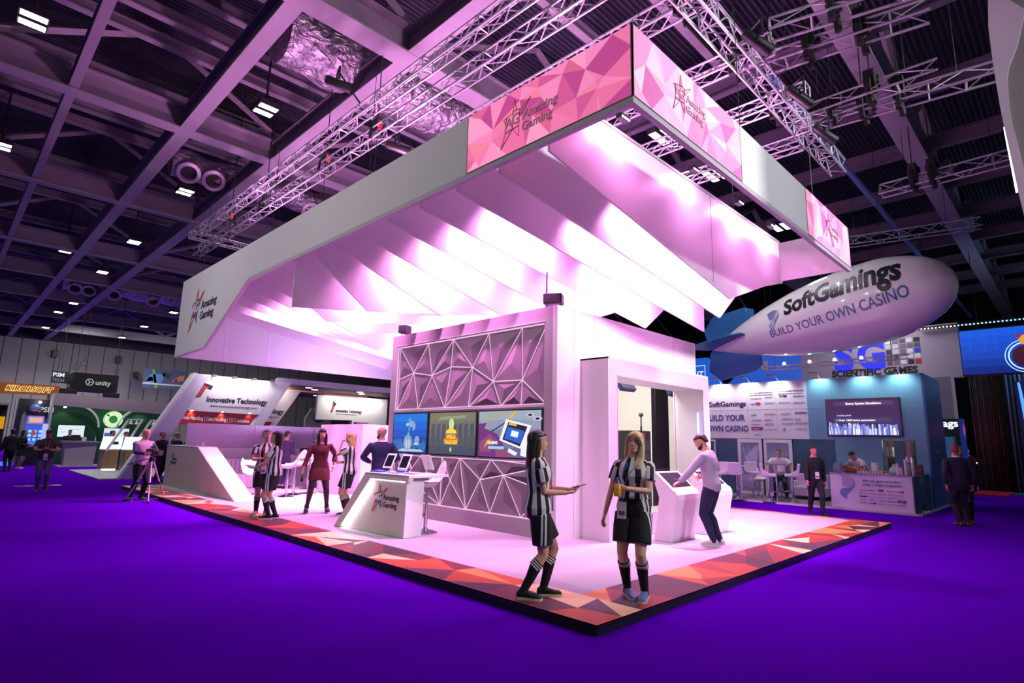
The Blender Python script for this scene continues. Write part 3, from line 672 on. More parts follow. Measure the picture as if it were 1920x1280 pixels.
def studio_light(lbl, x, y, z, ry):
    t = thing('studio_lamp', lbl, 'studio lamp', (x, y, z))
    MB().obox((x, y, z - .34), (.5, .1, .3), 0, ry, R(-35)).build('lamp_panel', M('navy_panel', '1c2050', .35), t, bevel=.01)
    MB().tube([(x - .2, y, z - .3), (x - .2, y, z), (x + .2, y, z), (x + .2, y, z - .3)], .014, 6).build('yoke', M('arm_grey', '55555c', .4, .5), t)
    MB().tube([(x, y, z), (x, y, 3.94)], .016, 6).build('drop_rod', M('arm_grey', '55555c', .4, .5), t)
studio_light('navy flat studio lamp hanging at the left of the window', 5.45, 3.3, 3.2, 0)
studio_light('dark studio lamp hanging right of the black studio curtain', 7.25, 3.25, 3.2, .1)
E_reflect = E('blue_reflection', (.35, .45, 1.0), 2.4)  # glowing bar imitates a reflection in the studio glass, no real tube
one(MB().box((6.90, 2.47, 1.75), (6.93, 2.50, 2.35)), 'tube_reflection', E_reflect, 'vertical blue-white bar imitating a reflection in the studio glass', 'reflection')
# speakers on the wall
def speaker(lbl, x, y, w_, rz):
    t = thing('loudspeaker', lbl, 'loudspeaker', (x, y, ZW), rz, world=False)
    MB().tube([(-w_ * .38, 0, 0), (-w_ * .38, 0, .16)], .012, 6).build('stand_leg', BLACK, t)
    MB().tube([(w_ * .38, 0, 0), (w_ * .38, 0, .16)], .012, 6).build('stand_leg', BLACK, t)
    MB().box((-w_ / 2, -.1, .08), (w_ / 2, .14, .27)).build('cabinet', M('speaker_black', '141018', .5), t, bevel=.02)
    MB().box((-w_ / 2 + .02, -.112, .095), (w_ / 2 - .02, -.1, .255)).build('grille', M('speaker_grille', '0a090c', .8), t)
speaker('black loudspeaker on the front corner of the feature wall', XW + .2, 3.25, .34, R(-62))
speaker('small black loudspeaker on the far corner of the feature wall', XW + .15, 7.75, .22, R(-70))
one(MB().tube([(XW + .3, 3.5, ZW), (XW + .3, 3.5, 4.75)], .016, 8), 'cable_pole', M('violet_black', '2a1430', .5), 'thin dark pole rising from the feature wall to the canopy', 'pole')
# ---------------------------------------------------------------- touch kiosks
def kiosk(lbl, x0, x1, sh=0):
    t = thing('touch_kiosk', lbl, 'kiosk', ((x0 + x1) / 2, 1.9, T))
    pr = [(1.745, T), (1.66, .62), (1.625, .78), (1.63, .86), (1.665, .92), (1.71, .94), (2.03, 1.215), (2.10, 1.215), (2.11, 1.19), (1.97, .80), (2.0, .6), (2.09, T)]
    MB().prism([(x0, y, z) for y, z in pr], (x1 - x0, 0, 0)).build('kiosk_body', M('kiosk_white', 'ebe6eb', .35, coat=.3), t, bevel=.012)
    a, b = V((0, 1.73, .957)), V((0, 2.02, 1.206)); n = V((0, -(b - a).z, (b - a).y)).normalized()
    c = [V((x0 + .07, 0, 0)) + a.lerp(b, .06), V((x1 - .07, 0, 0)) + a.lerp(b, .06), V((x1 - .07, 0, 0)) + a.lerp(b, .95), V((x0 + .07, 0, 0)) + a.lerp(b, .95)]
    s = MB().prism([p + n * .001 for p in c], n * .004).build('touch_screen', M('screen_glass', '0e0a16', .08, coat=.5), t)
    g = lambda u, v: c[0].lerp(c[1], u).lerp(c[3].lerp(c[2], u), v) + n * .006
    mb = MB().mat(E('kiosk_picture', '2c2348', .55)).poly([g(.02, .03), g(.98, .03), g(.98, .97), g(.02, .97)])
    mb.mat(E('kiosk_mark', 'a8a0c0', .7))
    for u, v in ((.45, .5), (.53, .44), (.6, .5), (.5, .58)): mb.poly([g(u, v) + n * .001, g(u + .05, v) + n * .001, g(u + .05, v + .05) + n * .001, g(u, v + .05) + n * .001])
    mb.build('picture', None, s)
kiosk('white slanted touch kiosk the bearded man is pressing', 4.42, 5.2)
kiosk('white slanted touch kiosk to the right of the bearded man', 5.68, 6.5)
# ---------------------------------------------------------------- lit welcome counter
t = thing('welcome_counter', 'white slanted counter with lit edge, star emblem and name on the front', 'counter', (1.2, 5.5, T))
m_ct = M('counter_matt', 'cfc8c2', .6)
fx = lambda y: 1.052 + (6.618 - y) * .0617
def cpt(y, z, dx=0.0): return V((fx(y) + dx, y, z))
fr = M('counter_frame', 'd6cfc8', .5)
MB().prism([cpt(6.618, T), cpt(6.44, T), cpt(5.60, 1.0), cpt(4.57, 1.0), cpt(4.57, 1.09), cpt(5.75, 1.09)], (.10, .006, 0)).build('counter_frame', fr, t, bevel=.004)
MB().prism([cpt(6.44, T + .005, .045), cpt(4.68, T + .005, .045), cpt(4.66, .998, .045), cpt(5.6, .998, .045)], (.36, .02, 0)).build('counter_body', WHITE, t)
MB().prism([cpt(6.44, T + .006, .04), cpt(4.70, T + .006, .04), cpt(4.68, .99, .04), cpt(5.6, .99, .04)], (.006, 0, 0)).build('front_panel', m_ct, t)
MB().prism([cpt(6.62, T, .1), cpt(6.5, T, .1), cpt(5.64, 1.0, .1), cpt(5.75, 1.09, .1)], (.31, .02, 0)).build('slanted_side', WHITE, t)
MB().prism([cpt(5.76, 1.05, .0), cpt(4.56, 1.05, .0), cpt(4.56, 1.05, .78) + V((0, -.03, 0)), cpt(5.76, 1.05, .78)], (0, 0, .042)).build('counter_top', WHITE, t, bevel=.006)
MB().prism([cpt(6.425, T + .02, .035), cpt(6.405, T + .02, .035), cpt(5.57, .985, .035), cpt(5.59, .985, .035)], (.008, 0, 0)).prism([cpt(5.59, .985, .035), cpt(5.59, .975, .035), cpt(4.70, .975, .035), cpt(4.70, .985, .035)], (.008, 0, 0)).build('light_strip', E('warm_led', (1, .9, .95), 7), t)
o = area('edge_glow', cpt(5.98, .54, .0), .03, 3.0, (1, .84, .92), (0, -1, 0), t, sizey=1.15, spread=160)
_y = (cpt(6.41, T) - cpt(5.58, .98)).normalized(); _d = V((.45, -1, -.3)); _d = (_d - _y * _d.dot(_y)).normalized()
_x = _y.cross(-_d); o.rotation_euler = Matrix((_x, _y, -_d)).transposed().to_euler()
logo(t, cpt(5.40, .70, .038), cpt(4.6, 0) - cpt(5.6, 0), Z, .46)
def tablet(lbl, x, y, rz, face=True):
    t = thing('tablet_stand', lbl, 'tablet', (x, y, 1.092), rz, world=False)     # looks along local -Y
    MB().lathe([(.09, 0), (.09, .008), (.02, .014), (.015, .02)], n=20).build('stand_base', WHITE, t, smooth=40)
    MB().tube([(0, .0, .01), (0, .03, .12), (0, .0, .19)], .013, 8).build('stand_arm', WHITE, t, smooth=True)
    c, s = math.cos(R(62)), math.sin(R(62))
    q = lambda u, v, w: V((u, (v) * c + w * s - .02, .17 + v * s - w * c + .02))
    def slab(u0, u1, v0, v1, w0, w1): return MB().prism([q(u0, v0, w0), q(u1, v0, w0), q(u1, v1, w0), q(u0, v1, w0)], q(0, 0, w1) - q(0, 0, w0))
    slab(-.105, .105, -.145, .145, 0, .014).build('tablet_case', WHITE, t, bevel=.006)
    slab(-.08, .08, -.11, .11, -.001, .0).build('tablet_screen', M('tablet_dark', '12202a', .1, coat=.4), t)
    MB().tube([q(0, -.01, .015), q(0, -.01, .02)], .03, 14).build('tablet_hub', M('hub_grey', 'c4bcc6', .4), t)
tablet('white tablet on a stand, leftmost on the welcome counter', 1.58, 5.72, R(-75))
tablet('white tablet on a stand, middle of the welcome counter', 1.50, 5.14, R(-75))
tablet('white tablet seen from behind near the blue screen on the counter', 1.78, 5.56, R(95))
tablet('white tablet seen from behind at the counter right end', 1.84, 4.98, R(105))
def leaflets(lbl, x, y, rz, c, n=5):
    t = thing('leaflet_stack', lbl, 'leaflets', (x, y, 1.092), rz, world=False)
    mb = MB()
    for k in range(n): mb.obox((random.uniform(-.01, .01), random.uniform(-.01, .01), .003 + .006 * k), (.15, .21, .005), random.uniform(-.1, .1))
    mb.build('paper_stack', M('leaflet_' + c, c, .4), t)
    MB().obox((0, 0, .006 * n + .001), (.1, .12, .001)).build('cover_print', M('leaflet_print', '9ab4e0', .4), t)
leaflets('stack of blue leaflets at the counter left end', 1.32, 5.66, .2, '4a68c8')
leaflets('stack of blue leaflets behind the leftmost tablet', 1.66, 5.44, 1.0, '2c6ad0')
leaflets('stack of orange-pink leaflets in front of the middle tablet', 1.33, 5.2, .4, 'e08a80', 2)
leaflets('stack of pale pink leaflets at the counter right end', 1.45, 4.86, .3, 'e8b8c0', 3)
# ---------------------------------------------------------------- seats
def shell_stool(lbl, x, y, z, rz, seat=.78, white=WHITE, back=.30, group=None, low=False, style='shell'):
    """swivel stool on a chrome pedestal; the sitter faces local +X"""
    t = thing('bar_stool', lbl, 'stool', (x, y, z), rz, group, world=False)
    MB().lathe([(.21, 0), (.21, .012), (.16, .03), (.05, .055), (.035, .09)], n=22).build('pedestal_base', CHROME, t, smooth=40)
    MB().lathe([(.032, .06), (.032, seat * .55), (.022, seat * .56), (.022, seat)], n=12).build('gas_column', CHROME, t, smooth=40)
    if not low:
        MB().tube([(.02, -.02, .30), (.2, -.12, .30), (.24, 0, .30), (.2, .12, .30), (.02, .02, .30)], .011, 6).build('footrest', CHROME, t, smooth=True)
    if style == 'shell':     # one curved shell rising behind
        rings = []
        for u, zz, hw, thk in ((.24, -.02, .12, .03), (.20, .03, .19, .04), (.05, .02, .215, .045), (-.10, .03, .215, .045), (-.19, .10, .21, .04), (-.25, .22, .195, .035), (-.29, .22 + back * .4, .15, .03), (-.31, .22 + back * .6, .06, .025)):
            rings.append([V((u - thk * .4 * math.sin(a) * (1 if zz > .08 else 0), hw * math.cos(a), seat + zz + thk * math.sin(a) + (.05 * abs(math.cos(a)) if zz < .15 else 0))) for a in (2 * PI * k / 14 for k in range(14))])
        MB().loft(rings).build('seat_shell', white, t, smooth=50)
    else:                    # square upholstered bucket
        MB().box((-.2, -.21, seat), (.22, .21, seat + .09)).build('seat', white, t, bevel=.03)
        MB().prism([(-.2, -.2, seat + .05), (-.12, -.2, seat + .05), (-.16, -.2, seat + .40), (-.25, -.2, seat + .40)], (0, .4, 0)).build('backrest', white, t, bevel=.03)
        MB().prism([(-.2, -.215, seat + .03), (.1, -.215, seat + .05), (-.2, -.215, seat + .24)], (0, .03, 0)).prism([(-.2, .185, seat + .03), (.1, .185, seat + .05), (-.2, .185, seat + .24)], (0, .03, 0)).build('armrest', white, t, bevel=.01)
    return t
shell_stool('white shell bar stool on chrome foot behind the welcome counter', 1.88, 5.0, T, R(165), .76, back=.34)
shell_stool('white shell bar stool between the striped pair and the red-dressed woman', 2.93, 12.4, T, R(200), .76, back=.36)
shell_stool('white shell bar stool partly behind the dark-haired striped woman', 2.55, 12.0, T, R(150), .74, back=.34)
shell_stool('white shell bar stool behind the legs of the red-dressed woman', 4.1, 14.0, T, R(230), .74, back=.3)
shell_stool('white shell bar stool under the bar before the man in blue', 4.95, 14.6, T, R(250), .74, back=.3)
# bar tables and the white bar
def bar_table(lbl, x, y, z, r, h, sq=False, top=WHITE):
    t = thing('bar_table', lbl, 'table', (x, y, z), 0, None, world=False)
    if sq: MB().box((-r, -r, h - .03), (r, r, h)).build('table_top', top, t, bevel=.008)
    else: MB().lathe([(r, h - .03), (r, h)], n=28).build('table_top', top, t, bevel=.006)
    MB().lathe([(.03, .02), (.03, h - .03)], n=12).build('column', CHROME, t, smooth=40)
    MB().lathe([(.24, 0), (.24, .012), (.04, .04)], n=22).build('foot', CHROME, t, smooth=40)
bar_table('round white bar table under the paper cup beside the red-dressed woman', 3.45, 12.6, T, .38, 1.0)
t = thing('white_bar', 'long white bar counter under the translucent partition at the stand rear', 'bar counter', (5.2, 15.3, T))
MB().box((3.7, 15.2, T), (7.0, 15.6, 1.05)).build('bar_body', WHITE, t, bevel=.01)
MB().box((3.65, 15.05, 1.05), (7.05, 15.65, 1.10)).build('bar_top', WHITE, t, bevel=.01)
t = thing('lounge_bench', 'white low lounge bench with slatted back behind the reception slope', 'bench', (2.3, 15.3, T))
MB().box((1.75, 15.0, T), (3.4, 15.7, .52)).build('bench_seat', WHITE, t, bevel=.03)
b = MB().box((1.75, 15.65, T), (3.4, 15.8, .95)).build('bench_back', WHITE, t, bevel=.03)
mb = MB()
for k in range(12): mb.box((1.85 + .13 * k, 15.64, .55), (1.87 + .13 * k, 15.66, .92))
mb.build('back_grooves', M('groove_pink', 'c8a0c4', .7), b)
t = thing('lounge_chair', 'white shell lounge chair seen past the reception slope', 'chair', (2.25, 13.2, T), R(-60), world=False)
rings = []
for u, zz, hw in ((.32, .40, .2), (.28, .44, .3), (.0, .40, .34), (-.22, .46, .34), (-.34, .70, .32), (-.38, .86, .22)):
    rings.append([V((u, hw * math.cos(a), zz + .03 * math.sin(a) + (.12 * abs(math.cos(a)) ** 3))) for a in (2 * PI * k / 14 for k in range(14))])
MB().loft(rings).build('seat_shell', WHITE, t, smooth=50)
for sx, sy in ((.2, .2), (.2, -.2), (-.2, .2), (-.2, -.2)): MB().tube([(sx, sy, .4), (sx * 1.3, sy * 1.3, 0)], .013, 6).build('leg', CHROME, t)
# paper cups on bar and table
def cup(lbl, x, y, z, c='f0ecec', r=.04, h=.11, band=None, group=None):
    t = thing('paper_cup', lbl, 'cup', (x, y, z), 0, group, world=False)
    MB().lathe([(r * .78, 0), (r, h)], n=16, cap=False).lathe([(r * .78, 0.002), (r * .78, 0.003)], n=16).build('cup_wall', M('cup_' + c, c, .5), t, smooth=40)
    MB().lathe([(r * .97, h * .85), (r * .97, h * .86)], n=16).build('drink', M('coffee', '3a2418', .3), t)
cup('paper cup on the round white bar table', 3.36, 12.4, T + 1.0, 'c8a8a0', .05, .14)
cup('clear plastic cup on the white bar in front of the blue-suited man', 4.75, 15.2, 1.10, 'e0d0e0')
cup('white cup standing on the reception desk top', 1.35, 15.1, 1.335, 'f4f0f0', .045, .12)
for k, x in enumerate((3.95, 4.62, 5.02)):
    t = thing('card_box', ('dark card holder at the left end of the white bar', 'dark card holder right of the blue-suited man', 'dark card holder nearest the red-dressed woman')[k], 'card holder', (x, 15.42, 1.10), 0, world=False)
    MB().box((-.16, -.05, 0), (.16, .05, .2)).build('holder', M('holder_dark', '3a1c3e', .4), t)
    MB().box((-.12, -.054, .03), (-.02, -.05, .17)).box((.03, -.054, .03), (.13, -.05, .17)).build('card', M('holder_card', '6a3a6a', .4), t)
# ---------------------------------------------------------------- reception desk, partition, rear wall
t = thing('reception_desk', 'white sloping reception desk with small star emblem at the stand left end', 'reception desk', (1.04, 14.5, T))
m_rc = M('reception_front', 'b4a8a4', .6, noise=.05, nscale=90)
MB().prism([(1.04, 17.45, T), (1.04, 11.43, T), (1.04, 14.55, 1.325), (1.04, 17.45, 1.325)], (.03, 0, 0)).build('front_panel', m_rc, t)
MB().prism([(1.07, 17.45, T), (1.07, 11.45, T), (1.07, 14.53, 1.322), (1.07, 17.45, 1.322)], (.48, 0, 0)).build('desk_body', WHITE, t)
MB().box((1.02, 14.55, 1.322), (1.57, 17.45, 1.335)).build('desk_top', WHITE, t)
logo(t, (1.036, 16.85, .93), (0, -1, 0), Z, .42)
t = thing('partition', 'long lilac translucent partition wall closing the rear of the stand', 'partition', (4.5, 16.45, T))
m_part = M('partition_lilac', 'b9a8c4', .35)
for k in range(3):
    x0 = 1.25 + 2.05 * k
    MB().box((x0, 16.4, 1.28), (x0 + 2.04, 16.45, 2.02)).build('upper_panel', m_part, t)
    MB().box((x0, 16.4, T), (x0 + 2.04, 16.46, 1.27)).build('lower_panel', WHITE, t)
mb = MB().mat(M('etched', 'cdbcd6', .5))
mb.text('Amazing', .22, (2.35, 16.395, 1.68), X, Z, .003, .0, .06); mb.text('Gaming', .22, (2.35, 16.395, 1.46), X, Z, .003, .0, .06)
for a, b in (((3.3, 1.45), (3.75, 1.85)), ((3.75, 1.85), (3.5, 1.62)), ((3.3, 1.45), (3.5, 1.5)), ((3.5, 1.5), (3.6, 1.4))): mb.tube([(a[0], 16.396, a[1]), (b[0], 16.396, b[1])], .006, 4)
mb.build('etched_emblem', None, t)
t = thing('store_room', 'plain white storage cabin beside the feature wall at the rear', 'cabin', (5.4, 11.6, T))
MB().box((4.42, 11.5, T), (7.6, 11.56, 2.04)).build('front_wall', WHITE, t)
MB().box((4.42, 11.56, T), (4.48, 14.0, 2.04)).build('side_wall', WHITE, t)
MB().box((4.42, 11.495, 1.27), (7.6, 11.5, 1.285)).build('ledge', M('joint_tone', 'd2c2dc', .5), t)
MB().box((4.42, 11.5, 2.04), (7.6, 14.0, 2.07)).build('cabin_roof', WHITE, t)  # roof added to carry the uplighter
t = thing('uplighter', 'small added lamp on the store cabin roof washing the end of the canopy', 'lamp', (5.0, 12.6, 2.07))  # light inferred from the glow on the end wall, fixture and its place added
MB().box((4.8, 12.5, 2.07), (5.2, 12.7, 2.15)).build('lamp_case', BLACK, t)
area('uplight', (5.0, 12.6, 2.2), .3, 190, (.72, .5, 1.0), (0, .75, 1), t, spread=150)
# ---------------------------------------------------------------- people
def union(mb, name, m, parent, vox, it=3, fac=.5, attr=None, extra=None):
    """fuse overlapping closed pieces into one continuous skin"""
    sh = SHIFT.get(parent.name, V((0, 0, 0)))
    me = bpy.data.meshes.new(name); me.from_pydata([tuple(p) for p in mb.v], [], mb.f)
    o = bpy.data.objects.new(name, me); COL.objects.link(o)
    r = o.modifiers.new('r', 'REMESH'); r.mode = 'VOXEL'; r.voxel_size = vox
    s = o.modifiers.new('s', 'SMOOTH'); s.factor = fac; s.iterations = it
    dg = bpy.context.evaluated_depsgraph_get()
    nm = bpy.data.meshes.new_from_object(o.evaluated_get(dg))
    bpy.data.objects.remove(o); bpy.data.meshes.remove(me)
    if extra is not None:
        bm = bmesh.new(); bm.from_mesh(nm)
        base = [bm.verts.new(p) for p in extra.v]
        for f in extra.f:
            try: bm.faces.new([base[i] for i in f])
            except ValueError: pass
        bm.to_mesh(nm); bm.free()
    nm.name = name; nm.materials.clear(); nm.materials.append(m)
    if attr:
        a = nm.attributes.new('st', 'FLOAT', 'POINT')
        a.data.foreach_set('value', [attr(v.co) for v in nm.vertices])
    nm.shade_smooth()
    o = bpy.data.objects.new(name, nm)
    link(o, parent)
    return o
def ik(a, c, l1, l2, pole):
    d = c - a; L = min(d.length, (l1 + l2) * .998); d = d.normalized()
    c = a + d * L
    x = (l1 * l1 - l2 * l2 + L * L) / (2 * L); h = math.sqrt(max(0, l1 * l1 - x * x))
    p = V(pole) - d * V(pole).dot(d); p.normalize()
    return a + d * x + p * h, c
def sell(n, a, b, e=.85):
    out = []
    for k in range(n):
        t = 2 * PI * k / n; c, s = math.cos(t), math.sin(t)
        out.append((math.copysign(abs(c) ** e, c) * a, math.copysign(abs(s) ** e, s) * b))
    return out
TORSO = {'f': [(.465, .070, .055, -.004), (.50, .094, .068, -.010), (.535, .099, .071, -.010), (.58, .088, .060, -.004), (.625, .071, .051, 0), (.68, .077, .056, .002), (.725, .085, .068, .008), (.765, .090, .060, .004), (.795, .094, .048, 0), (.818, .072, .040, -.002), (.836, .040, .034, 0), (.87, .030, .031, .006)],
         'm': [(.465, .078, .058, -.004), (.50, .092, .066, -.006), (.54, .093, .066, -.006), (.60, .088, .062, 0), (.65, .090, .061, 0), (.72, .102, .066, 0), (.77, .110, .062, 0), (.80, .104, .052, -.002), (.825, .076, .044, -.004), (.842, .046, .040, 0), (.88, .036, .037, .008)]}
HEADP = [(0, .36, .16, .10), (.05, .45, .06, .18), (.14, .47, -.06, .235), (.24, .465, -.22, .27), (.34, .455, -.33, .295), (.44, .43, -.40, .315), (.53, .415, -.44, .325), (.62, .445, -.46, .332), (.74, .43, -.455, .325), (.85, .36, -.39, .285), (.93, .24, -.28, .20), (.985, .09, -.12, .09)]
class Human:
    def __init__(s, name_loc, rz, H, sex, label, P, skin='d9a98c', vox=.010, lod=1):
        s.H, s.sex, s.P, s.vox, s.lod = H, sex, P, vox, lod
        s.o = thing('person', label, 'person', name_loc, R(rz), world=False)
        s.skin = M('skin_' + skin, skin, .55)
        h = H; fem = sex == 'f'
        hipz = P.get('hip', .515) * h
        s.root = V((P.get('rx', 0), P.get('ry', 0), 0))
        lean, side, twist = R(P.get('lean', 0)), R(P.get('side', 0)), R(P.get('twist', 0))
        s.hipz = hipz; dz = hipz - .515 * h
        piv = s.root + V((0, 0, hipz))
        def tw(p):            # standing torso point -> posed
            z = p[2] / h; w = min(1, max(0, (z - .50) / .14)); w = w * w * (3 - 2 * w)
            m = Matrix.Rotation(twist * w, 3, 'Z') @ Matrix.Rotation(lean * w, 3, 'Y') @ Matrix.Rotation(side * w, 3, 'X')
            return piv + m @ (V(p) - V((0, 0, .515 * h)))
        s.tw = tw
        sw = (.098 if fem else .112) * h
        s.sh = [tw((-.004 * h, k * sw, .797 * h)) for k in (1, -1)]
        s.hj = [tw((0, k * .052 * h, .505 * h)) for k in (1, -1)]
        up, fo = .172 * h, .150 * h
        dirs = P.get('hands', [(.04, .17, .42), (.04, -.17, .42)]); poles = P.get('elbow', [(-1, .3, -.2), (-1, -.3, -.2)])
        s.el, s.wr = [], []
        for k in (0, 1):
            e, w = ik(s.sh[k], V(dirs[k]) * (h if P.get('rel', True) else 1), up, fo, poles[k]); s.el.append(e); s.wr.append(w)
        feet = P.get('feet', [(0, .075, 8), (0, -.075, -8)])
        s.kn, s.an, s.fy = [], [], []
        for k in (0, 1):
            fx_, fy_, fa = feet[k][:3]; fz = feet[k][3] if len(feet[k]) > 3 else 0
            an = V((fx_ - .03 * h, fy_, .048 * h + fz)); pole = P.get('knee', [(1, .05, 0), (1, -.05, 0)])[k]
            kn, an2 = ik(s.hj[k], an, .245 * h, .238 * h, pole); s.kn.append(kn); s.an.append(an2); s.fy.append(R(fa))
        hy, hp, hr = P.get('head', (0, 0, 0))
        nb = tw((.004 * h, 0, .852 * h))
        m = Matrix.Rotation(twist * .9, 3, 'Z') @ Matrix.Rotation(lean * P.get('neckf', .55), 3, 'Y')
        s.hm = m @ Matrix.Rotation(R(hy), 3, 'Z') @ Matrix.Rotation(R(hp), 3, 'Y') @ Matrix.Rotation(R(hr), 3, 'X')
        s.hh = .132 * h; s.nb = nb
        s.h0 = nb + s.hm @ V((-.002 * h, 0, .018 * h))         # chin level on the neck axis
    def hd(s, x, y, z): return s.h0 + s.hm @ (V((x, y, z)) * s.hh)
    def torso(s, mb, z0, z1, off, scale=1.0, bottom=None, n=22):
        h = s.H; rings = []
        sec = TORSO[s.sex]
        def at(z):
            for a, b in zip(sec, sec[1:]):
                if a[0] <= z <= b[0]:
                    t = (z - a[0]) / (b[0] - a[0]); return [a[i] + (b[i] - a[i]) * t for i in range(4)]
            return list(sec[0] if z < sec[0][0] else sec[-1])
        zs = sorted({z0, z1} | {q[0] for q in sec if z0 < q[0] < z1})
        bt = list(bottom or [])
        for z, a, b, dx in bt:
            rings.append([s.tw((dx * h + v, u, z * h)) for u, v in sell(n, a * h, b * h)])
        for z in zs:
            _, a, b, dx = at(z); b2 = s.P.get('belly', 0) * max(0, 1 - abs(z - .6) / .12)
            rings.append([s.tw((dx * h + b2 * .5 * h + v, u, z * h)) for u, v in sell(n, a * h * scale + off, (b + b2) * h * scale + off)])
        mb.loft(rings); return mb
    def limb(s, mb, pts, rs, n=14):
        P_, R_ = [], []
        for i in range(len(pts) - 1):
            for t in (0, .33, .66): P_.append(pts[i].lerp(pts[i + 1], t)); R_.append(rs[i] + (rs[i + 1] - rs[i]) * t)
        P_.append(pts[-1]); R_.append(rs[-1]); mb.tube(P_, R_, n); return mb
    def leg(s, mb, k, off, z_to=None, top=True, flare=0):
        h = s.H; f = 1.0 if s.sex == 'f' else 1.03
        a, b, c = s.hj[k], s.kn[k], s.an[k]
        pts = [a + V((0, 0, -.005 * h)), a.lerp(b, .35), a.lerp(b, .75), b, b.lerp(c, .28) + V((-.008 * h, 0, 0)), b.lerp(c, .65), c, c - V((0, 0, .02 * h))]
        rs = [.052 * f, .050 * f, .038 * f, .0315, .0335, .025, .0195, .021]
        rs = [r * h + off for r in rs]
        lim = {'thigh': 3, 'knee': 4, None: 8}[z_to]
        if z_to == 'thigh': pts = pts[:3]; rs = [rs[0] + .004, rs[1] + .004 + flare * .5, rs[2] + .012 + flare]
        return s.limb(mb, pts[:lim], rs[:lim], 16)
    def arm(s, mb, k, off, upto=1.0, fore=1.0, cuff=0):
        h = s.H; f = .92 if s.sex == 'f' else 1.12
        a, b, c = s.sh[k], s.el[k], s.wr[k]
        mb.ball(a + (s.el[k] - a).normalized() * .012 * h, (.026 * f * h + off), 12, 8)
        if upto < 1: return s.limb(mb, [a, a.lerp(b, upto * .5), a.lerp(b, upto)], [.024 * f * h + off, .028 * f * h + off + cuff * .5, .026 * f * h + off + cuff])
        p = [a, a.lerp(b, .5), b, b.lerp(c, .3 * fore), b.lerp(c, fore)]
        return s.limb(mb, p, [.025 * f * h + off, .027 * f * h + off, .0215 * f * h + off, .0215 * f * h + off, (.0215 + (.0145 - .0215) * fore) * f * h + off + cuff])
    def hand(s, mb, fx, k, spec=None):
        h = s.H / 1.72; e, w = s.el[k], s.wr[k]
        spec = spec or {}
        d = V(spec.get('d', w - e)).normalized(); side = 1 if k == 0 else -1
        nrm = V(spec.get('n', (0, -side, 0))); nrm = (nrm - d * nrm.dot(d)).normalized()
        sd = d.cross(nrm)                                    # toward thumb for the chosen sign
        if spec.get('flip', (sd.x + .3 * sd.z) < 0): sd = -sd
        curl = R(spec.get('curl', 22)); sp = .0205 * h
        palm = []
        for t, wd, tk in ((-.01, .024, .019), (.02, .031, .017), (.055, .040, .0145), (.088, .041, .012)):
            palm.append([w + d * t * h + sd * (u * h) + nrm * (v * h) for u, v in sell(12, wd, tk)])
        mb.loft(palm)
        mb.tube([w + d * .02 * h + sd * .018 * h, w + d * .045 * h + sd * .040 * h + nrm * .006 * h], [.014 * h, .0115 * h], 8)
        for i, L in enumerate((.070, .080, .074, .058)):
            u = (1.5 - i) * sp; p = w + d * .080 * h + sd * u; q = [p]; a = curl * (.7 + .12 * i)
            ang = a * .5
            for l in (.40, .33, .27):
                q.append(q[-1] + (d * math.cos(ang) + nrm * math.sin(ang)).normalized() * (L * l * h) + sd * (1.5 - i) * .0012 * h); ang += a
            fx.tube(q, [.0092 * h, .0086 * h, .008 * h, .0062 * h], 7)
        t0 = w + d * .028 * h + sd * .028 * h; td = (d * .72 + sd * .62 + nrm * spec.get('th', .35)).normalized(); t1 = t0 + td * .042 * h
        fx.tube([t0, t1, t1 + (td * .6 + d * .5 + nrm * .2).normalized() * .030 * h], [.0115 * h, .0100 * h, .0075 * h], 7)
    def body(s, hands=(None, None), arms=True):
        h = s.H; mb, fx = MB(), MB()
        s.torso(mb, .465, .87, 0)
        neck = s.h0 + s.hm @ V((.03, 0, .25)) * s.hh
        mb.tube([s.tw((0, 0, .83 * h)), s.nb, neck], [.036 * h if s.sex == 'm' else .031 * h, .033 * h if s.sex == 'm' else .028 * h, .034 * h], 14)
        rings = []
        for z, f, b, w in HEADP:
            r = []
            for u, v in sell(20, 1, 1, .92):
                x = (f if u > 0 else -b) * u if b < 0 else (f + b) / 2 + (f - b) / 2 * u
                r.append(s.hd(x, w * v, z))
            rings.append(r)
        mb.loft(rings)
        mb.loft([[s.hd(x + .04 * math.cos(a), w * math.sin(a), z) for a in (2 * PI * k / 8 for k in range(8))] for x, z, w in ((.40, .58, .035), (.455, .47, .05), (.505, .385, .065), (.45, .335, .07))])
        for k in (1, -1): mb.ball(s.hd(-.02, k * .335, .45), (.05 * s.hh, .022 * s.hh, .10 * s.hh), 8, 6, s.hm)
        for k in (0, 1):
            s.leg(mb, k, 0)
            s.arm(mb, k, 0); s.hand(mb, fx, k, hands[k])
            c, a = s.an[k], s.fy[k]; fw_ = V((math.cos(a), math.sin(a), 0))
            mb.tube([c - fw_ * .02 * h - Z * .02 * h, c + fw_ * .05 * h - Z * .028 * h, c + fw_ * .095 * h - Z * .036 * h], [.02 * h, .018 * h, .011 * h], 10)
        s.bo = union(mb, 'body', s.skin, s.o, s.vox, 4, .5, extra=fx)
        if s.lod: s.face()
        return s
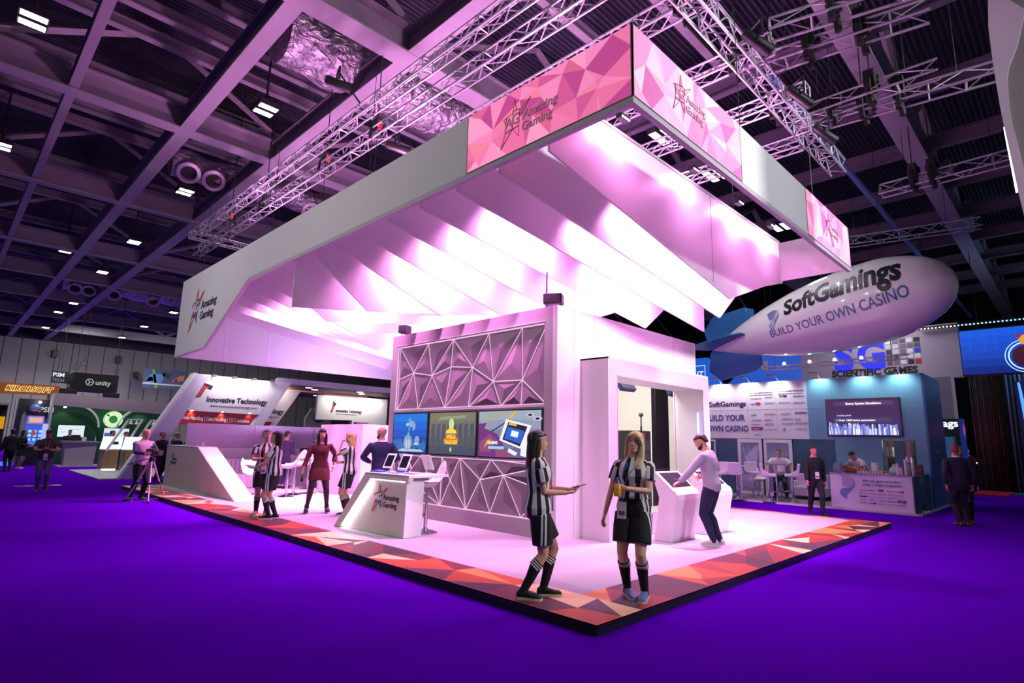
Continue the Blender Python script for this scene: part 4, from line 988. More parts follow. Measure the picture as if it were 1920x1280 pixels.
    def face(s, lips='b5545a', brow='3a2a22', smile=False):
        hh = s.hh
        for k in (1, -1):
            MB().ball(s.hd(.385, k * .135, .53), (.035 * hh, .062 * hh, .034 * hh), 10, 6, s.hm).build('eye', M('eye_white', 'd8d0d0', .3), s.o, smooth=True)
            MB().ball(s.hd(.412, k * .135, .53), (.014 * hh, .03 * hh, .031 * hh), 8, 6, s.hm).build('iris', M('iris_dark', '1c1412', .2), s.o, smooth=True)
            MB().tube([s.hd(.425, k * .06, .615), s.hd(.435, k * .14, .64), s.hd(.38, k * .235, .61)], [.014 * hh, .018 * hh, .010 * hh], 6).build('eyebrow', M('brow_' + brow, brow, .8), s.o)
        MB().loft([[s.hd(.452 + .035 * math.cos(a), y, z + .035 * math.sin(a) * w) for a in (2 * PI * k / 8 for k in range(8))] for y, z, w in ((-.125, .255 if smile else .235, .3), (-.05, .225, 1), (0, .222, 1), (.05, .225, 1), (.125, .255 if smile else .235, .3))]).build('lips', M('lips_' + lips, lips, .5), s.o, smooth=True)
        if smile: MB().obox(s.hd(.488, 0, .23), (.012 * hh, .16 * hh, .03 * hh)).build('teeth', M('teeth', 'efe6e0', .4), s.o)
    def hair(s, col, style='short', strands=(), rough=.45):
        mb = MB(); m = M('hair_' + col, col, rough)
        cap = [(.30, -.12, -.47, .335), (.42, -.06, -.495, .347), (.55, .04, -.505, .354), (.66, .25, -.505, .354), (.745, .442, -.495, .350), (.85, .405, -.44, .318), (.93, .29, -.33, .235), (.995, .13, -.17, .13), (1.02, .03, -.06, .05)]
        if style in ('short', 'bun'): cap = [(.22, -.30, -.44, .22), (.34, -.16, -.475, .322), (.48, -.01, -.488, .343), (.60, .10, -.492, .346), (.69, .30, -.492, .346), (.755, .44, -.488, .343), (.85, .41, -.44, .315), (.93, .30, -.33, .235), (.995, .14, -.18, .13), (1.03, .04, -.08, .06)]
        if style == 'buzz': cap = [(.30, -.28, -.455, .28), (.45, -.12, -.475, .335), (.6, -.02, -.485, .343), (.72, .2, -.48, .34), (.82, .37, -.43, .31), (.92, .28, -.32, .225), (.98, .12, -.16, .12), (1.0, .03, -.06, .05)]
        if style == 'fringe': cap = [(.30, -.10, -.47, .345), (.42, -.04, -.50, .36), (.55, .10, -.515, .37), (.63, .40, -.515, .368), (.72, .475, -.505, .364), (.85, .45, -.46, .33), (.94, .33, -.36, .25), (1.02, .16, -.2, .14), (1.05, .03, -.08, .05)]
        if style != 'none':
            mb.loft([[s.hd(((f + b) / 2 + (f - b) / 2 * u), w * v, z) for u, v in sell(20, 1, 1, .9)] for z, f, b, w in cap])
        if style == 'parted':        # parted locks falling from the crown past the temples
            strands = list(strands) + [([(.20, k * .03, 1.0), (.385, k * .10, .90), (.435, k * .20, .77), (.36, k * .30, .62), (.20, k * .355, .42), (.08, k * .37, .15)], [.06, .11, .12, .09, .08, .05], [.05, .05, .05, .08, .11, .10]) for k in (1, -1)]
        for st in strands:           # (points in head units, widths, thicknesses)
            pts, ws, tk = st; rings = []
            for (x, y, z), w, t in zip(pts, ws, tk):
                c = s.hd(x, y, z); rings.append([c + s.hm @ V((t * v * s.hh, w * u * s.hh, 0)) for u, v in sell(14, 1, 1, .9)])
            mb.loft(rings)
        if style == 'bun': mb.ball(s.hd(-.5, 0, .75), .13 * s.hh)
        return union(mb, 'hair', m, s.o, s.vox * .9, 2, .5)
    def beard(s, col):
        mb = MB()
        mb.loft([[s.hd((f + b) / 2 + (f - b) / 2 * u, w * v, z) for u, v in sell(16, 1, 1, .9)] for z, f, b, w in ((-.05, .34, .12, .1), (.0, .43, .05, .2), (.1, .485, -.02, .265), (.19, .475, -.04, .295), (.21, .44, -.05, .30), (.3, .12, -.06, .325), (.42, .04, -.06, .335))])
        return union(mb, 'beard', M('hair_' + col, col, .8), s.o, s.vox * .8, 1, .4)
    def top(s, m, hem=.50, neck=.838, sleeve=1.0, fore=.97, off=.013, cuff=0, name='shirt', bottom=None, stripes=0, belly=0, scale=1.0, st_arm=3):
        mb = MB(); s.torso(mb, hem, neck, off, scale, bottom)
        for k in (0, 1):
            s.arm(mb, k, off, sleeve, fore, cuff)
        at = None
        if stripes:
            h = s.H; cx = s.tw((0, 0, .66 * h)); axx = (s.tw((0, 0, .8 * h)) - s.tw((0, 0, .56 * h))).normalized()
            lat = (s.sh[0] - s.sh[1]).normalized(); fr = lat.cross(axx).normalized()
            def at(p):
                q = p - cx
                for k in (0, 1):
                    a, b = s.sh[k], s.el[k]; ax = (b - a).normalized(); r = p - a; t = r.dot(ax); rr = r - ax * t
                    if .035 < t < (b - a).length * .62 + .04 and rr.length < .085 and abs(q.dot(lat)) > .078 * h + .01:
                        e1 = ax.cross(fr).normalized(); e2 = ax.cross(e1)
                        return abs(math.atan2(rr.dot(e2), rr.dot(e1))) / PI * st_arm + .25
                return abs(math.atan2(q.dot(lat) / (.085 * h), q.dot(fr) / (.06 * h))) / PI * stripes + .25
        return union(mb, name, m, s.o, s.vox * 1.05, 3, .5, at)
    def legs(s, m, kind='long', off=.016, name='trousers', waist=.60, flare=0, stripes=False):
        mb = MB(); s.torso(mb, .465, waist, off * .8)
        for k in (0, 1): s.leg(mb, k, off, None if kind == 'long' else 'thigh', flare=flare)
        at = None
        if stripes:
            def at(p):
                k = 0 if (p - s.hj[0]).length < (p - s.hj[1]).length else 1
                c = s.hj[k].lerp(s.kn[k], .4); sg = 1 if k == 0 else -1
                y = (p.y - s.hj[k].y) * sg; x = abs(p.x - c.x - .004)
                d = max(abs(x - .020) - .011, .02 - y)
                return min(.95, max(.05, .5 + d * 25))
        return union(mb, name, m, s.o, s.vox * 1.05, 3, .5, at)
    def shoes(s, c, sole='e8e4e0', heel=0.0, boot=0.0):
        h = s.H
        for k in (0, 1):
            a = s.fy[k]; f = V((math.cos(a), math.sin(a), 0)); w = V((-f.y, f.x, 0)); g = V((s.an[k].x, s.an[k].y, s.an[k].z - .048 * h))
            L = .15 * h; rings = []
            for t, hw, top in ((-.26, .012, .03), (-.24, .018, .045), (-.12, .0215, .058), (.05, .022, .060), (.25, .024, .046), (.5, .0275, .036), (.68, .025, .030), (.76, .012, .02)):
                c0 = g + f * (t * L); zt = top * h; zb = .008 * h + (heel * max(0, .35 - t) if heel else 0)
                rings.append([c0 + w * (hw * h * u) + Z * ((zb + zt) / 2 + (zt - zb) / 2 * v) for u, v in sell(12, 1, 1, .7)])
            o = MB().loft(rings).build('shoe', M('shoe_' + c, c, .6), s.o, smooth=True)
            if boot: MB().tube([g + Z * .04 * h, g + Z * (.05 * h + boot * .5), g + Z * (.05 * h + boot)], [.03 * h, .027 * h, .028 * h], 12).build('boot_shaft', M('shoe_' + c, c, .6), s.o, smooth=True)
            MB().prism([g + f * (t * L) + w * (u * h) for t, u in ((-.27, .012), (-.2, .022), (.1, .021), (.5, .029), (.7, .024), (.78, .008), (.78, -.008), (.7, -.024), (.5, -.029), (.1, -.021), (-.2, -.022), (-.27, -.012))], (0, 0, .014 * h)).build('sole', M('sole_' + sole, sole, .6), o)
    def socks(s, m, top=.9, bands=3):
        for k in (0, 1):
            b, c = s.kn[k], s.an[k]; mb = MB(); h = s.H
            st = b.lerp(c, 1 - top) + V((-.002, 0, 0))
            mb_ = s.limb(mb, [st, b.lerp(c, .28) + V((-.008 * h, 0, 0)), b.lerp(c, .65), c, c - Z * .02 * h], [.0335 * h + .005, .0345 * h + .005, .026 * h + .005, .0205 * h + .005, .022 * h + .005], 18)
            o = mb.build('sock', m, s.o, smooth=60)
            ax = (c - b).normalized()
            a = o.data.attributes.new('st', 'FLOAT', 'POINT'); 
            o.data.attributes['st'].data.foreach_set('value', [.75 for v in o.data.vertices])
            for i in range(bands):
                d2 = (b.lerp(c, .28) + V((-.008 * h, 0, 0)) - st).normalized(); p = st + d2 * (.012 + .024 * i); q = p + d2 * .012; r_ = .0345 * h + .0072
                MB().tube([p, q], [r_, r_], 18).build('sock_band', M('sock_white', 'e2dcdc', .8), o, smooth=60)
    def lanyard(s, c, drop=.60, badge='e8e0ea', x=.0):
        h = s.H; f = lambda z, y, dx: s.tw((dx * h, y * h, z * h))
        fr = .083 if s.sex == 'f' else .080
        for k in (1, -1): MB().tube([f(.835, k * .034, -.02), f(.83, k * .04, .02), f(.79, k * .032, .062), f(.76, k * .026 + x * .5, fr * .9), f(.72, k * .016 + x * .8, fr), f(.67, k * .008 + x, fr), f(drop + .03, x, fr)], .0045, 6).build('lanyard', M('lanyard_' + c, c, .6), s.o, smooth=True)
        p = [f(drop - .075 + .1 * j, x + .028 * i, fr) for i, j in ((-1, 0), (1, 0), (1, 1), (-1, 1))]
        n = (p[1] - p[0]).cross(p[3] - p[0]).normalized()
        b = MB().prism([q - n * -.004 for q in p], n * .004).build('badge', M('badge_' + badge, badge, .4), s.o)
        MB().prism([p[0].lerp(p[2], t) + n * .0085 if 0 else q for q, t in ((p[0].lerp(p[1], .15).lerp(p[3].lerp(p[2], .15), .2) + n * .008, 0), (p[0].lerp(p[1], .85).lerp(p[3].lerp(p[2], .85), .2) + n * .008, 0), (p[0].lerp(p[1], .85).lerp(p[3].lerp(p[2], .85), .45) + n * .008, 0), (p[0].lerp(p[1], .15).lerp(p[3].lerp(p[2], .15), .45) + n * .008, 0))], n * .001).build('badge_print', M('badge_print', '6a6470', .5), b)
    def w(s, p):           # local -> world
        return Matrix.Translation(s.o.location) @ Matrix.Rotation(s.o.rotation_euler.z, 4, 'Z') @ V(p)
BW_ = Mstripe('referee_stripe', 'dcd6d8', '141216')
SHORTS = Mstripe('shorts_stripe', 'd8d2d6', '161317')
SOCK = M('sock_black', '100f13', .85)
def referee(loc, rz, H, label, P, hands, hairc, hstyle, strands, vox, shoe, skin, lan, lod=1, drop=.60, x=0, smile=False, brow='3a2a22', bands=3, hem=.49, soff=.024, waist=.57):
    q = Human(loc, rz, H, 'f', label, P, skin, vox, 0)
    q.body(hands)
    if lod: q.face(brow=brow, smile=smile)
    q.hair(hairc, hstyle, strands)
    q.top(BW_, hem=hem, sleeve=.62, off=soff, cuff=.012, name='striped_shirt', stripes=4.4, st_arm=2.2, neck=.836)
    q.legs(SHORTS, 'short', .018, 'shorts', waist, .014, True)
    q.socks(SOCK, .80, bands); q.shoes(*shoe)
    if lan: q.lanyard(lan, drop, x=x)
    return q
LONG = lambda col=0, l=1.0: [([(-.18, 0, .60), (-.24, 0, .2), (-.30, 0, -.25), (-.36, 0, -.8 * l), (-.38, 0, -1.35 * l), (-.36, 0, -1.75 * l)], [.36, .38, .40, .40, .34, .16], [.30, .27, .22, .17, .13, .06]),
                             ([(-.04, .31, .62), (-.06, .34, .2), (-.10, .37, -.2), (-.14, .38, -.7)], [.05, .06, .07, .05], [.12, .13, .12, .06]), ([(-.04, -.31, .62), (-.06, -.34, .2), (-.10, -.37, -.2), (-.14, -.38, -.7)], [.05, .06, .07, .05], [.12, .13, .12, .06])]
# the two women in the foreground
A = referee((0.29, 0.93, T), -38, 1.70, 'dark-haired woman in striped referee shirt seen from the side, holding a phone', 
            dict(rx=-.02, feet=[(.10, .07, -2), (-.13, -.05, -20)], hands=[(.17, .04, .632), (.15, -.05, .618)], elbow=[(-.6, .4, -1), (-.9, -.1, -1)], head=(8, 2, 0), lean=-3, knee=[(1, 0, 0), (1, 0, 0)], hip=.508),
            (dict(d=(1, -.25, .08), n=(0, -.2, 1), curl=30, flip=False), dict(d=(1, .3, .05), n=(0, .3, 1), curl=35, flip=True)), '1a0f12', 'long', LONG(0, .78), .0062, ('141216', 'cfc6b4'), 'd8a184', 'd03a4a', drop=.585)
t = thing('phone', 'smartphone held flat by the dark-haired woman in referee shirt', 'phone', A.w((.17 * 1.7 + .125, .02, .636 * 1.7 + .035)), R(-38), world=False)
MB().obox((0, 0, 0), (.145, .072, .008), 0, R(-14)).build('phone_body', M('phone_navy', '283058', .3), t, bevel=.003)
MB().obox((0, 0, .0055), (.13, .064, .002), 0, R(-14)).build('phone_screen', M('phone_glass', '4a5a98', .1), t)
Bw = referee((1.02, 0.27, T), -163, 1.705, 'blonde smiling woman in striped referee shirt holding a yellow drink pouch',
             dict(ry=.0, feet=[(.03, .10, 4), (.0, -.09, 40)], hands=[(.155, .0, .655), (.03, -.185, .448)], elbow=[(-.5, 1, -.9), (-1, -.2, 0)], head=(-4, 3, -7), side=-1.5, twist=6),
             (dict(d=(.15, -1, .12), n=(-1, -.1, 0), curl=62, flip=False, th=.1), dict(curl=28, n=(0, 1, 0))), 'dcc08c', 'parted', 
             [([(-.2, 0, .5), (-.28, 0, .1), (-.32, 0, -.4), (-.34, .0, -.9), (-.33, .02, -1.3)], [.37, .40, .42, .36, .14], [.28, .22, .18, .14, .06]),
              ([(.06, .33, .62), (.10, .38, .25), (.16, .36, -.2), (.36, .30, -.55), (.48, .24, -1.0), (.48, .20, -1.5), (.44, .18, -1.85)], [.09, .12, .19, .23, .21, .16, .06], [.17, .17, .15, .12, .10, .08, .04]),
              ([(.12, -.30, .66), (.10, -.35, .3), (.06, -.37, -.05), (.02, -.38, -.35)], [.07, .09, .09, .04], [.15, .15, .12, .05])], .0062, ('6878b8', 'd8b8b0'), 'e0ad90', '4a62c0', drop=.545, x=-.05, hem=.585, soff=.015, waist=.62, smile=True, brow='8a6a48')
t = thing('drink_pouch', 'yellow drink pouch with blue spout in the blonde woman\'s hand', 'drink pouch', Bw.w((.155 * 1.705 + .052, -.075, .655 * 1.705 - .03)), R(-163), world=False)
MB().loft([[V((d * .5 * v, w_ * u, z)) for u, v in sell(14, 1, 1, .8)] for z, w_, d in ((-.05, .034, .03), (-.045, .036, .06), (.03, .036, .056), (.075, .028, .02), (.082, .012, .012))]).build('pouch', M('pouch_yellow', 'f2a818', .35), t, smooth=40)
MB().lathe([(.011, .08), (.011, .105), (.016, .106), (.016, .135), (.01, .14)], n=12).build('spout_cap', M('spout_blue', '3a6ad0', .4), t, smooth=40)
MB().obox((.03, 0, .0), (.002, .045, .05)).build('print', M('pouch_print', 'f8d060', .4), t)
# bearded man at the kiosk
q = Human((4.80, 1.22, T), 98, 1.78, 'm', 'bearded man in pale shirt and jeans pressing a kiosk screen', dict(lean=6, head=(14, 28, 0), feet=[(.02, .09, 18), (-.02, -.10, -8)], hands=[(.235, .20, .535), (.12, -.13, .60)], elbow=[(-.6, .8, -.6), (-.5, -1, -.6)]), 'd09a7c', .009)
q.body((dict(d=(.8, .35, -.42), n=(0, -.3, -1), curl=38), None)); q.hair('2a1a14', 'short'); q.beard('2e1c16')
q.top(M('shirt_lilac', 'b4a8be', .8), hem=.475, off=.018, name='shirt'); q.legs(M('jeans_navy', '1e2648', .85), off=.014, name='jeans', waist=.55); q.shoes('dcd4d4', 'f0ecec')
# the pair by the reception slope
LG = LONG(0, 1.25)
referee((0.56, 8.72, T), -103, 1.70, 'woman in referee shirt with tied-back hair facing us, hands clasped', dict(feet=[(.05, .11, 12), (.0, -.07, -35)], hands=[(.17, .03, .665), (.17, -.03, .665)], elbow=[(-.4, 1, -.8), (-.4, -1, -.8)], head=(4, 0, 0)),
        (dict(d=(.35, -.8, .3), n=(-.8, 0, 0), curl=55), dict(d=(.35, .8, .3), n=(-.8, 0, 0), curl=55)), '4a2c20', 'short', [], .011, ('b8a49a', 'e8e0dc'), 'cf9a80', 'e04838', drop=.56, x=-.02)
r2 = referee((0.52, 8.13, T), 142, 1.665, 'long-haired dark woman in referee shirt in profile holding papers', dict(feet=[(.06, .07, 0), (-.03, -.06, -5)], hands=[(.20, .05, .575), (.20, -.02, .575)], elbow=[(-.6, .6, -1), (-.8, -.3, -1)], head=(0, 0, 0)),
             (dict(d=(1, -.1, 0), n=(0, 0, 1), curl=30), dict(d=(1, .1, 0), n=(0, 0, 1), curl=30)), '2a1216', 'long', LG, .011, ('141216', 'e8e0dc'), 'cf9a80', None)
t = thing('paper_sheets', 'white and blue paper sheets in the long-haired referee woman\'s hands', 'papers', r2.w((.445, .0, .985)), R(142), world=False)
MB().obox((0, 0, 0), (.2, .15, .01), .1, R(-8)).build('sheet', M('sheet_white', 'eae6f0', .5), t)
MB().obox((.01, 0, .012), (.16, .12, .006), -.1, R(-8)).build('sheet_cover', M('sheet_blue', '6a9ad8', .5), t)
# woman in the wine-red dress
q = Human((1.62, 8.42, T), -114, 1.74, 'f', 'woman in wine-red velvet dress with dark fringe, standing legs apart', dict(feet=[(.0, .20, 6, .03), (.0, -.20, -6, .03)], hands=[(-.04, .16, .56), (.05, -.20, .50)], elbow=[(-1, .6, 0), (-.8, -.4, 0)], head=(0, 0, 0), hip=.522), 'cf9c84', .010)
q.body((None, dict(curl=60)))
q.hair('1c0c12', 'fringe', [([(-.16, 0, .5), (-.2, 0, .1), (-.22, 0, -.4), (-.2, 0, -.9)], [.37, .39, .36, .2], [.3, .25, .18, .08])] + [([(.1, k * .33, .55), (.16, k * .35, .15), (.24, k * .34, -.3), (.34, k * .32, -.8), (.36, k * .3, -1.15)], [.1, .12, .14, .12, .05], [.18, .17, .14, .1, .05]) for k in (1, -1)])
m_v = M('wine_velvet', '5a0c20', .7, noise=.5, nscale=14)
q.top(m_v, hem=.53, neck=.815, off=.018, fore=.62, cuff=.012, name='dress', bottom=[(.385, .128, .112, 0), (.43, .124, .106, 0), (.48, .120, .098, -.004), (.51, .114, .088, -.006)])
mb = MB(); [q.leg(mb, k, .004) for k in (0, 1)]; q.torso(mb, .465, .56, .003); union(mb, 'tights', M('tights_plum', '3c1224', .6), q.o, .010, 2, .5); q.shoes('100c12', '181418', .05, .06)
d = q.wr[1]; t = thing('microphone', 'black handheld microphone hanging in the red-dressed woman\'s hand', 'microphone', q.w(d + V((.02, 0, -.07))), 0, world=False)
MB().tube([(0, 0, .04), (0, 0, -.10)], [.016, .02], 10).build('handle', BLACK, t); MB().ball((0, 0, -.125), .032).build('head', M('mic_black', '16141a', .5), t, smooth=True)
# blonde woman by the counter
referee((1.96, 7.80, T), 140, 1.68, 'blonde woman in referee shirt in profile, hand at chin, behind the counter', dict(feet=[(.05, .06, 0), (-.02, -.06, -4)], hands=[(.12, -.02, .84), (.13, .06, .63)], elbow=[(.7, .5, -1), (-.3, -.9, -1)], head=(0, 0, 0)),
        (dict(d=(-.2, -.1, 1), n=(-1, 0, 0), curl=50), dict(d=(.2, 1, .1), n=(-1, 0, 0), curl=40)), 'd8b078', 'parted', LONG(0, .95), .011, ('17141a', 'e8e0dc'), 'd8a488', None)
# suited people
def suit(loc, rz, H, label, P, jacket, trouser, skin, hairc, hstyle='short', hands=(None, None), vox=.013, shoe='18120f', beard=None, collar=True, lan=None, lod=1, open_=False, drop=.62):
    q = Human(loc, rz, H, 'm', label, P, skin, vox, lod); q.body(hands)
    if hstyle != 'bald': q.hair(hairc, hstyle)
    if beard: q.beard(beard)
    q.top(M('cloth_' + jacket, jacket, .85), hem=.45, off=.020, name='jacket', bottom=None)
    q.legs(M('cloth_' + trouser, trouser, .85), off=.015, waist=.56); q.shoes(shoe, '2a2018')
    if collar: MB().tube([q.tw((0, 0, .826 * H)), q.tw((.004, 0, .852 * H))], [.052 * H, .044 * H], 14, cap=False).build('collar', M('collar_white', 'd8d2dc', .7), q.o, smooth=True)
    if lan: q.lanyard(lan, drop)
    return q
suit((2.42, 7.35, T), 62, 1.80, 'bald bearded man in navy suit, back to us, beside the wall screens', dict(hands=[(.14, .12, .60), (.14, -.12, .60)], elbow=[(-.5, 1, -.5), (-.5, -1, -.5)], head=(48, 4, 0)), '26204e', '1e1a3a', 'd89a8c', '', 'bald', beard='3a2420', vox=.011)
suit((5.2, 14.3, T), 62, 1.74, 'man in grey-blue suit seen from behind with head bowed over the bar', dict(hands=[(.2, .1, .62), (.2, -.1, .62)], elbow=[(-.3, 1, -.5), (-.3, -1, -.5)], head=(0, 45, 0), lean=8), '6a5a9a', '6a5f90', 'd8a08a', '5a3a34')
suit((4.55, 14.75, T), -20, 1.72, 'man in blue suit in profile leaning at the white bar', dict(hands=[(.27, .04, .62), (.27, -.08, .60)], elbow=[(-.4, .7, -1), (-.4, -.7, -1)], head=(-10, 18, 0), lean=14), '4a44a0', '2c2860', 'e0a89a', '6a4038', beard='6a4038')
suit((3.55, 14.5, T), 30, 1.74, 'dark-clothed man standing behind the long-haired referee woman', dict(hands=[(.16, .1, .6), (.16, -.1, .6)], head=(0, 10, 0)), '2e2444', '2a2448', 'c8907c', '2a1c1c', collar=False, shoe='2a161c')
# camera operator and his tripod
q = Human((-.42, 13.9, 0), -70, 1.78, 'm', 'bald cameraman in grey vest operating a video camera on a tripod', dict(hands=[(.24, .05, .67), (.24, -.12, .66)], elbow=[(-.3, 1, -.9), (-.3, -1, -.9)], head=(15, 8, 0), feet=[(.0, .13, 10), (-.02, -.15, -20)]), 'd89884', .012)
q.body((dict(curl=60), dict(curl=60))); q.top(M('sleeve_slate', '3a3258', .85), hem=.5, off=.012, name='pullover')
q.top(M('vest_grey', 'b8a8ae', .8), hem=.49, off=.022, sleeve=.12, name='vest'); q.legs(M('cloth_16131a', '16131a', .85), off=.016); q.shoes('4a4248', 'a09898')
c0 = q.w((.42, -.03, 0)); t = thing('tripod', 'silver three-legged tripod under the video camera', 'tripod', (c0.x, c0.y, 0))
for a in (0.35, 2.45, 4.55):
    f = V((math.cos(a), math.sin(a), 0)); hub = V((c0.x, c0.y, .98)); ft = V((c0.x, c0.y, .03)) + f * .5
    l = MB().tube([hub + f * .05, hub.lerp(ft, .55)], .024, 8).tube([hub.lerp(ft, .5), ft], .017, 8).build('leg', M('tripod_silver', 'b8a4b0', .35, .6), t, smooth=40)
    MB().obox(ft + V((0, 0, 0)), (.09, .05, .05), a).build('foot', BLACK, l); MB().obox(hub.lerp(ft, .55), (.06, .06, .05), a).build('leg_clamp', BLACK, l)
mb = MB()
for a in (0.35, 2.45, 4.55): mb.tube([(c0.x, c0.y, .06), (c0.x + .46 * math.cos(a), c0.y + .46 * math.sin(a), .05)], .009, 5)
mb.build('floor_spreader', BLACK, t)
MB().lathe([(.05, .95), (.06, 1.0), (.045, 1.08), (.05, 1.1)], (c0.x, c0.y, 0), 14).build('fluid_head', BLACK, t, smooth=40)
MB().tube([(c0.x, c0.y, 1.06), tuple(q.w((.1, -.42, .9)))], .012, 6).build('pan_handle', BLACK, t)
t = thing('video_camera', 'black professional video camera on the tripod', 'video camera', (c0.x, c0.y, 1.1), R(-70), world=False)
MB().box((-.16, -.07, .02), (.14, .07, .19)).build('camera_body', M('camera_black', '141118', .45), t, bevel=.015)
MB().tube([(.14, 0, .1), (.26, 0, .1), (.33, 0, .1)], [.05, .055, .07], 14).build('lens', BLACK, t, smooth=40)
MB().tube([(-.1, 0, .19), (-.08, 0, .25), (.1, 0, .25), (.13, 0, .19)], .014, 6).build('top_handle', BLACK, t)
MB().box((-.26, .02, .12), (-.12, .09, .19)).build('viewfinder', BLACK, t, bevel=.01); MB().box((.0, .07, .05), (.14, .16, .14)).build('flip_screen', M('camera_grey', '2a2630', .4), t)
# man with phone on the aisle
q = Human((-1.87, 18.1, 0), -98, 1.74, 'm', 'man in dark T-shirt and jeans looking down at a phone in the aisle', dict(hands=[(.20, .05, .655), (.20, -.05, .655)], elbow=[(-.3, 1, -.9), (-.3, -1, -.9)], head=(0, 32, 0), feet=[(.08, .10, 5), (-.04, -.09, -8)]), 'c07a74', .013)
q.body((dict(d=(.6, -.5, .2), n=(-.2, 0, 1), curl=50), dict(d=(.6, .5, .2), n=(-.2, 0, 1), curl=50))); q.hair('1e1412', 'short'); q.top(M('tee_dark', '40363e', .85), hem=.48, sleeve=.62, off=.02, cuff=.01, name='t_shirt'); q.legs(M('jeans_grey', '5c507c', .85), off=.018, name='jeans'); q.shoes('1a1418', '8a8088'); q.lanyard('b8c048', .57)
t = thing('phone', 'dark phone in the hands of the man in jeans on the aisle', 'phone', q.w((.43, 0, 1.16)), R(-98), world=False)
MB().obox((0, 0, 0), (.01, .14, .07), 0, R(-35)).build('phone_body', BLACK, t); MB().obox((-.006, 0, .002), (.002, .12, .06), 0, R(-35)).build('phone_screen', M('phone_glass', '4a5a98', .1), t)
# visitors behind the reception desk
suit((2.0, 20.0, 0), 20, 1.74, 'dark-suited grey-haired man with his back turned behind the reception desk', dict(head=(20, 0, 0)), '1c1826', '1a1622', 'd8a090', '8a7a78', 'buzz', vox=.016, lod=0)
suit((1.65, 20.5, 0), -60, 1.75, 'partly hidden man with red-lit face just right of the cameraman', dict(), '2a2030', '1a1622', 'd07a7a', '3a2a28', 'buzz', vox=.016, lod=0)
suit((2.6, 20.5, 0), -140, 1.72, 'man with glasses facing us behind the dark-suited man', dict(), '241c28', '1a1622', 'd09888', '4a3430', vox=.016)
# green stand staff and guests
suit((.75, 33.6, 0), -95, 1.78, 'dark-haired man standing behind the pale counter of the green stand', dict(), '241e22', '1c181c', 'b88a78', '2a1e1c', vox=.018, lod=0)
suit((1.75, 29.2, 0), -15, 1.78, 'man in cap and dark jacket on the green stand, leftmost of the talking pair', dict(hands=[(.2, .1, .62), (.2, -.1, .62)]), '1e1a20', '18151a', 'b08474', '141014', vox=.018, lod=0)
suit((1.95, 28.0, 0), -5, 1.74, 'man in dark suit leaning toward the lit display on the green stand', dict(lean=6, head=(0, 12, 0)), '1a1c30', '16172a', 'b88a78', '2a2220', vox=.018, lod=0)
suit((3.2, 30.0, 0), -120, 1.74, 'man in black top under the green ring sign', dict(), '141418', '121216', 'a87e70', '241c1c', vox=.018, lod=0)
suit((3.75, 30.0, 0), -150, 1.74, 'right-hand visitor in black beneath the second green-stand screen', dict(), '16161a', '121216', 'b08878', '4a3c38', 'buzz', vox=.018, lod=0)
suit((4.7, 30.5, 0), 180, 1.70, 'dark visitor standing behind the slanted white frames', dict(), '121216', '121216', 'a87e70', '1c1616', vox=.018, lod=0)
# shadowed visitors at the left edge
suit((-1.85, 28.6, 0), 100, 1.74, 'dark-coated visitor at the very left edge, back turned', dict(), '0f0c10', '141016', '8a6458', '140f0f', vox=.018, lod=0, collar=False)
q = Human((-1.3, 30.6, 0), -30, 1.70, 'f', 'bare-legged visitor in dark coat at the left edge', dict(hands=[(.16, .06, .6), (.16, -.06, .6)]), 'a07868', .018, 0); q.body(); q.hair('140f0f', 'long', LONG(0, .7)); q.top(M('cloth_0f0c10', '0f0c10', .85), hem=.5, off=.03, name='coat', bottom=[(.34, .12, .1, 0), (.45, .115, .09, 0)]); q.shoes('c8b8a8', 'c8b8a8')
# people on the right
q = suit((11.95, 1.86, 0), -138, 1.72, 'man in black jacket with white badge walking past the airship stand', dict(feet=[(.22, .06, 4), (-.20, -.06, -6)], hands=[(-.05, .17, .45), (.12, -.17, .46)], head=(8, 2, 0)), '121016', '1e1a2c', 'd07a78', '241818', collar=False, lan='3a3a44', vox=.012, drop=.60)
q = suit((12.55, -1.03, 0), 32, 1.84, 'bearded man in dark suit at right, hands in pockets, back to us', dict(hands=[(-.03, .15, .50), (.02, -.17, .50)], elbow=[(-1, .8, 0), (-1, -.8, 0)], head=(-35, 0, 0)), '1e1830', '14121c', 'c87868', '7a3c2c', beard='8a4a34', vox=.012, shoe='6a3a2a')
suit((13.3, -1.0, 0), 190, 1.80, 'second man half hidden behind the bearded dark-suited man', dict(head=(20, 0, 0), feet=[(.15, .1, 10), (.0, -.1, -10)]), '14121e', '12101a', 'b87868', '8a6048', beard='8a5c44', vox=.014)
q = Human((15.6, 4.05, .05), -160, 1.80, 'm', 'heavy man in white T-shirt sitting on a stool with hands on thighs', dict(hip=.40, rx=-.10, feet=[(.22, .17, 15), (.22, -.17, -15)], hands=[(.12, .20, .43), (.12, -.20, .43)], elbow=[(-.6, 1, 0), (-.6, -1, 0)], head=(-8, 4, 0), lean=5, belly=.03), 'd0988a', .012)
q.body((dict(curl=40), dict(curl=40))); q.hair('3a2a24', 'short'); q.top(M('tee_white', 'd8d0d8', .8), hem=.5, sleeve=.62, off=.028, cuff=.02, name='t_shirt'); q.legs(M('cloth_14121a', '14121a', .85), off=.02); q.shoes('141014', '201c1c'); q.lanyard('6a2430', .62)
shell_stool('black low stool under the sitting man in white', 15.72, 4.09, .05, R(200), .60, M('stool_black', '1a1820', .5), .2, low=True, style='square')
q = Human((15.2, 1.45, .05), 148, 1.74, 'm', 'man in white T-shirt leaning over the food counter', dict(lean=40, hands=[(.34, .1, .60), (.30, -.14, .58)], elbow=[(-.4, .8, -.6), (-.4, -.8, -.6)], head=(25, 20, 0)), 'c88a78', .012)
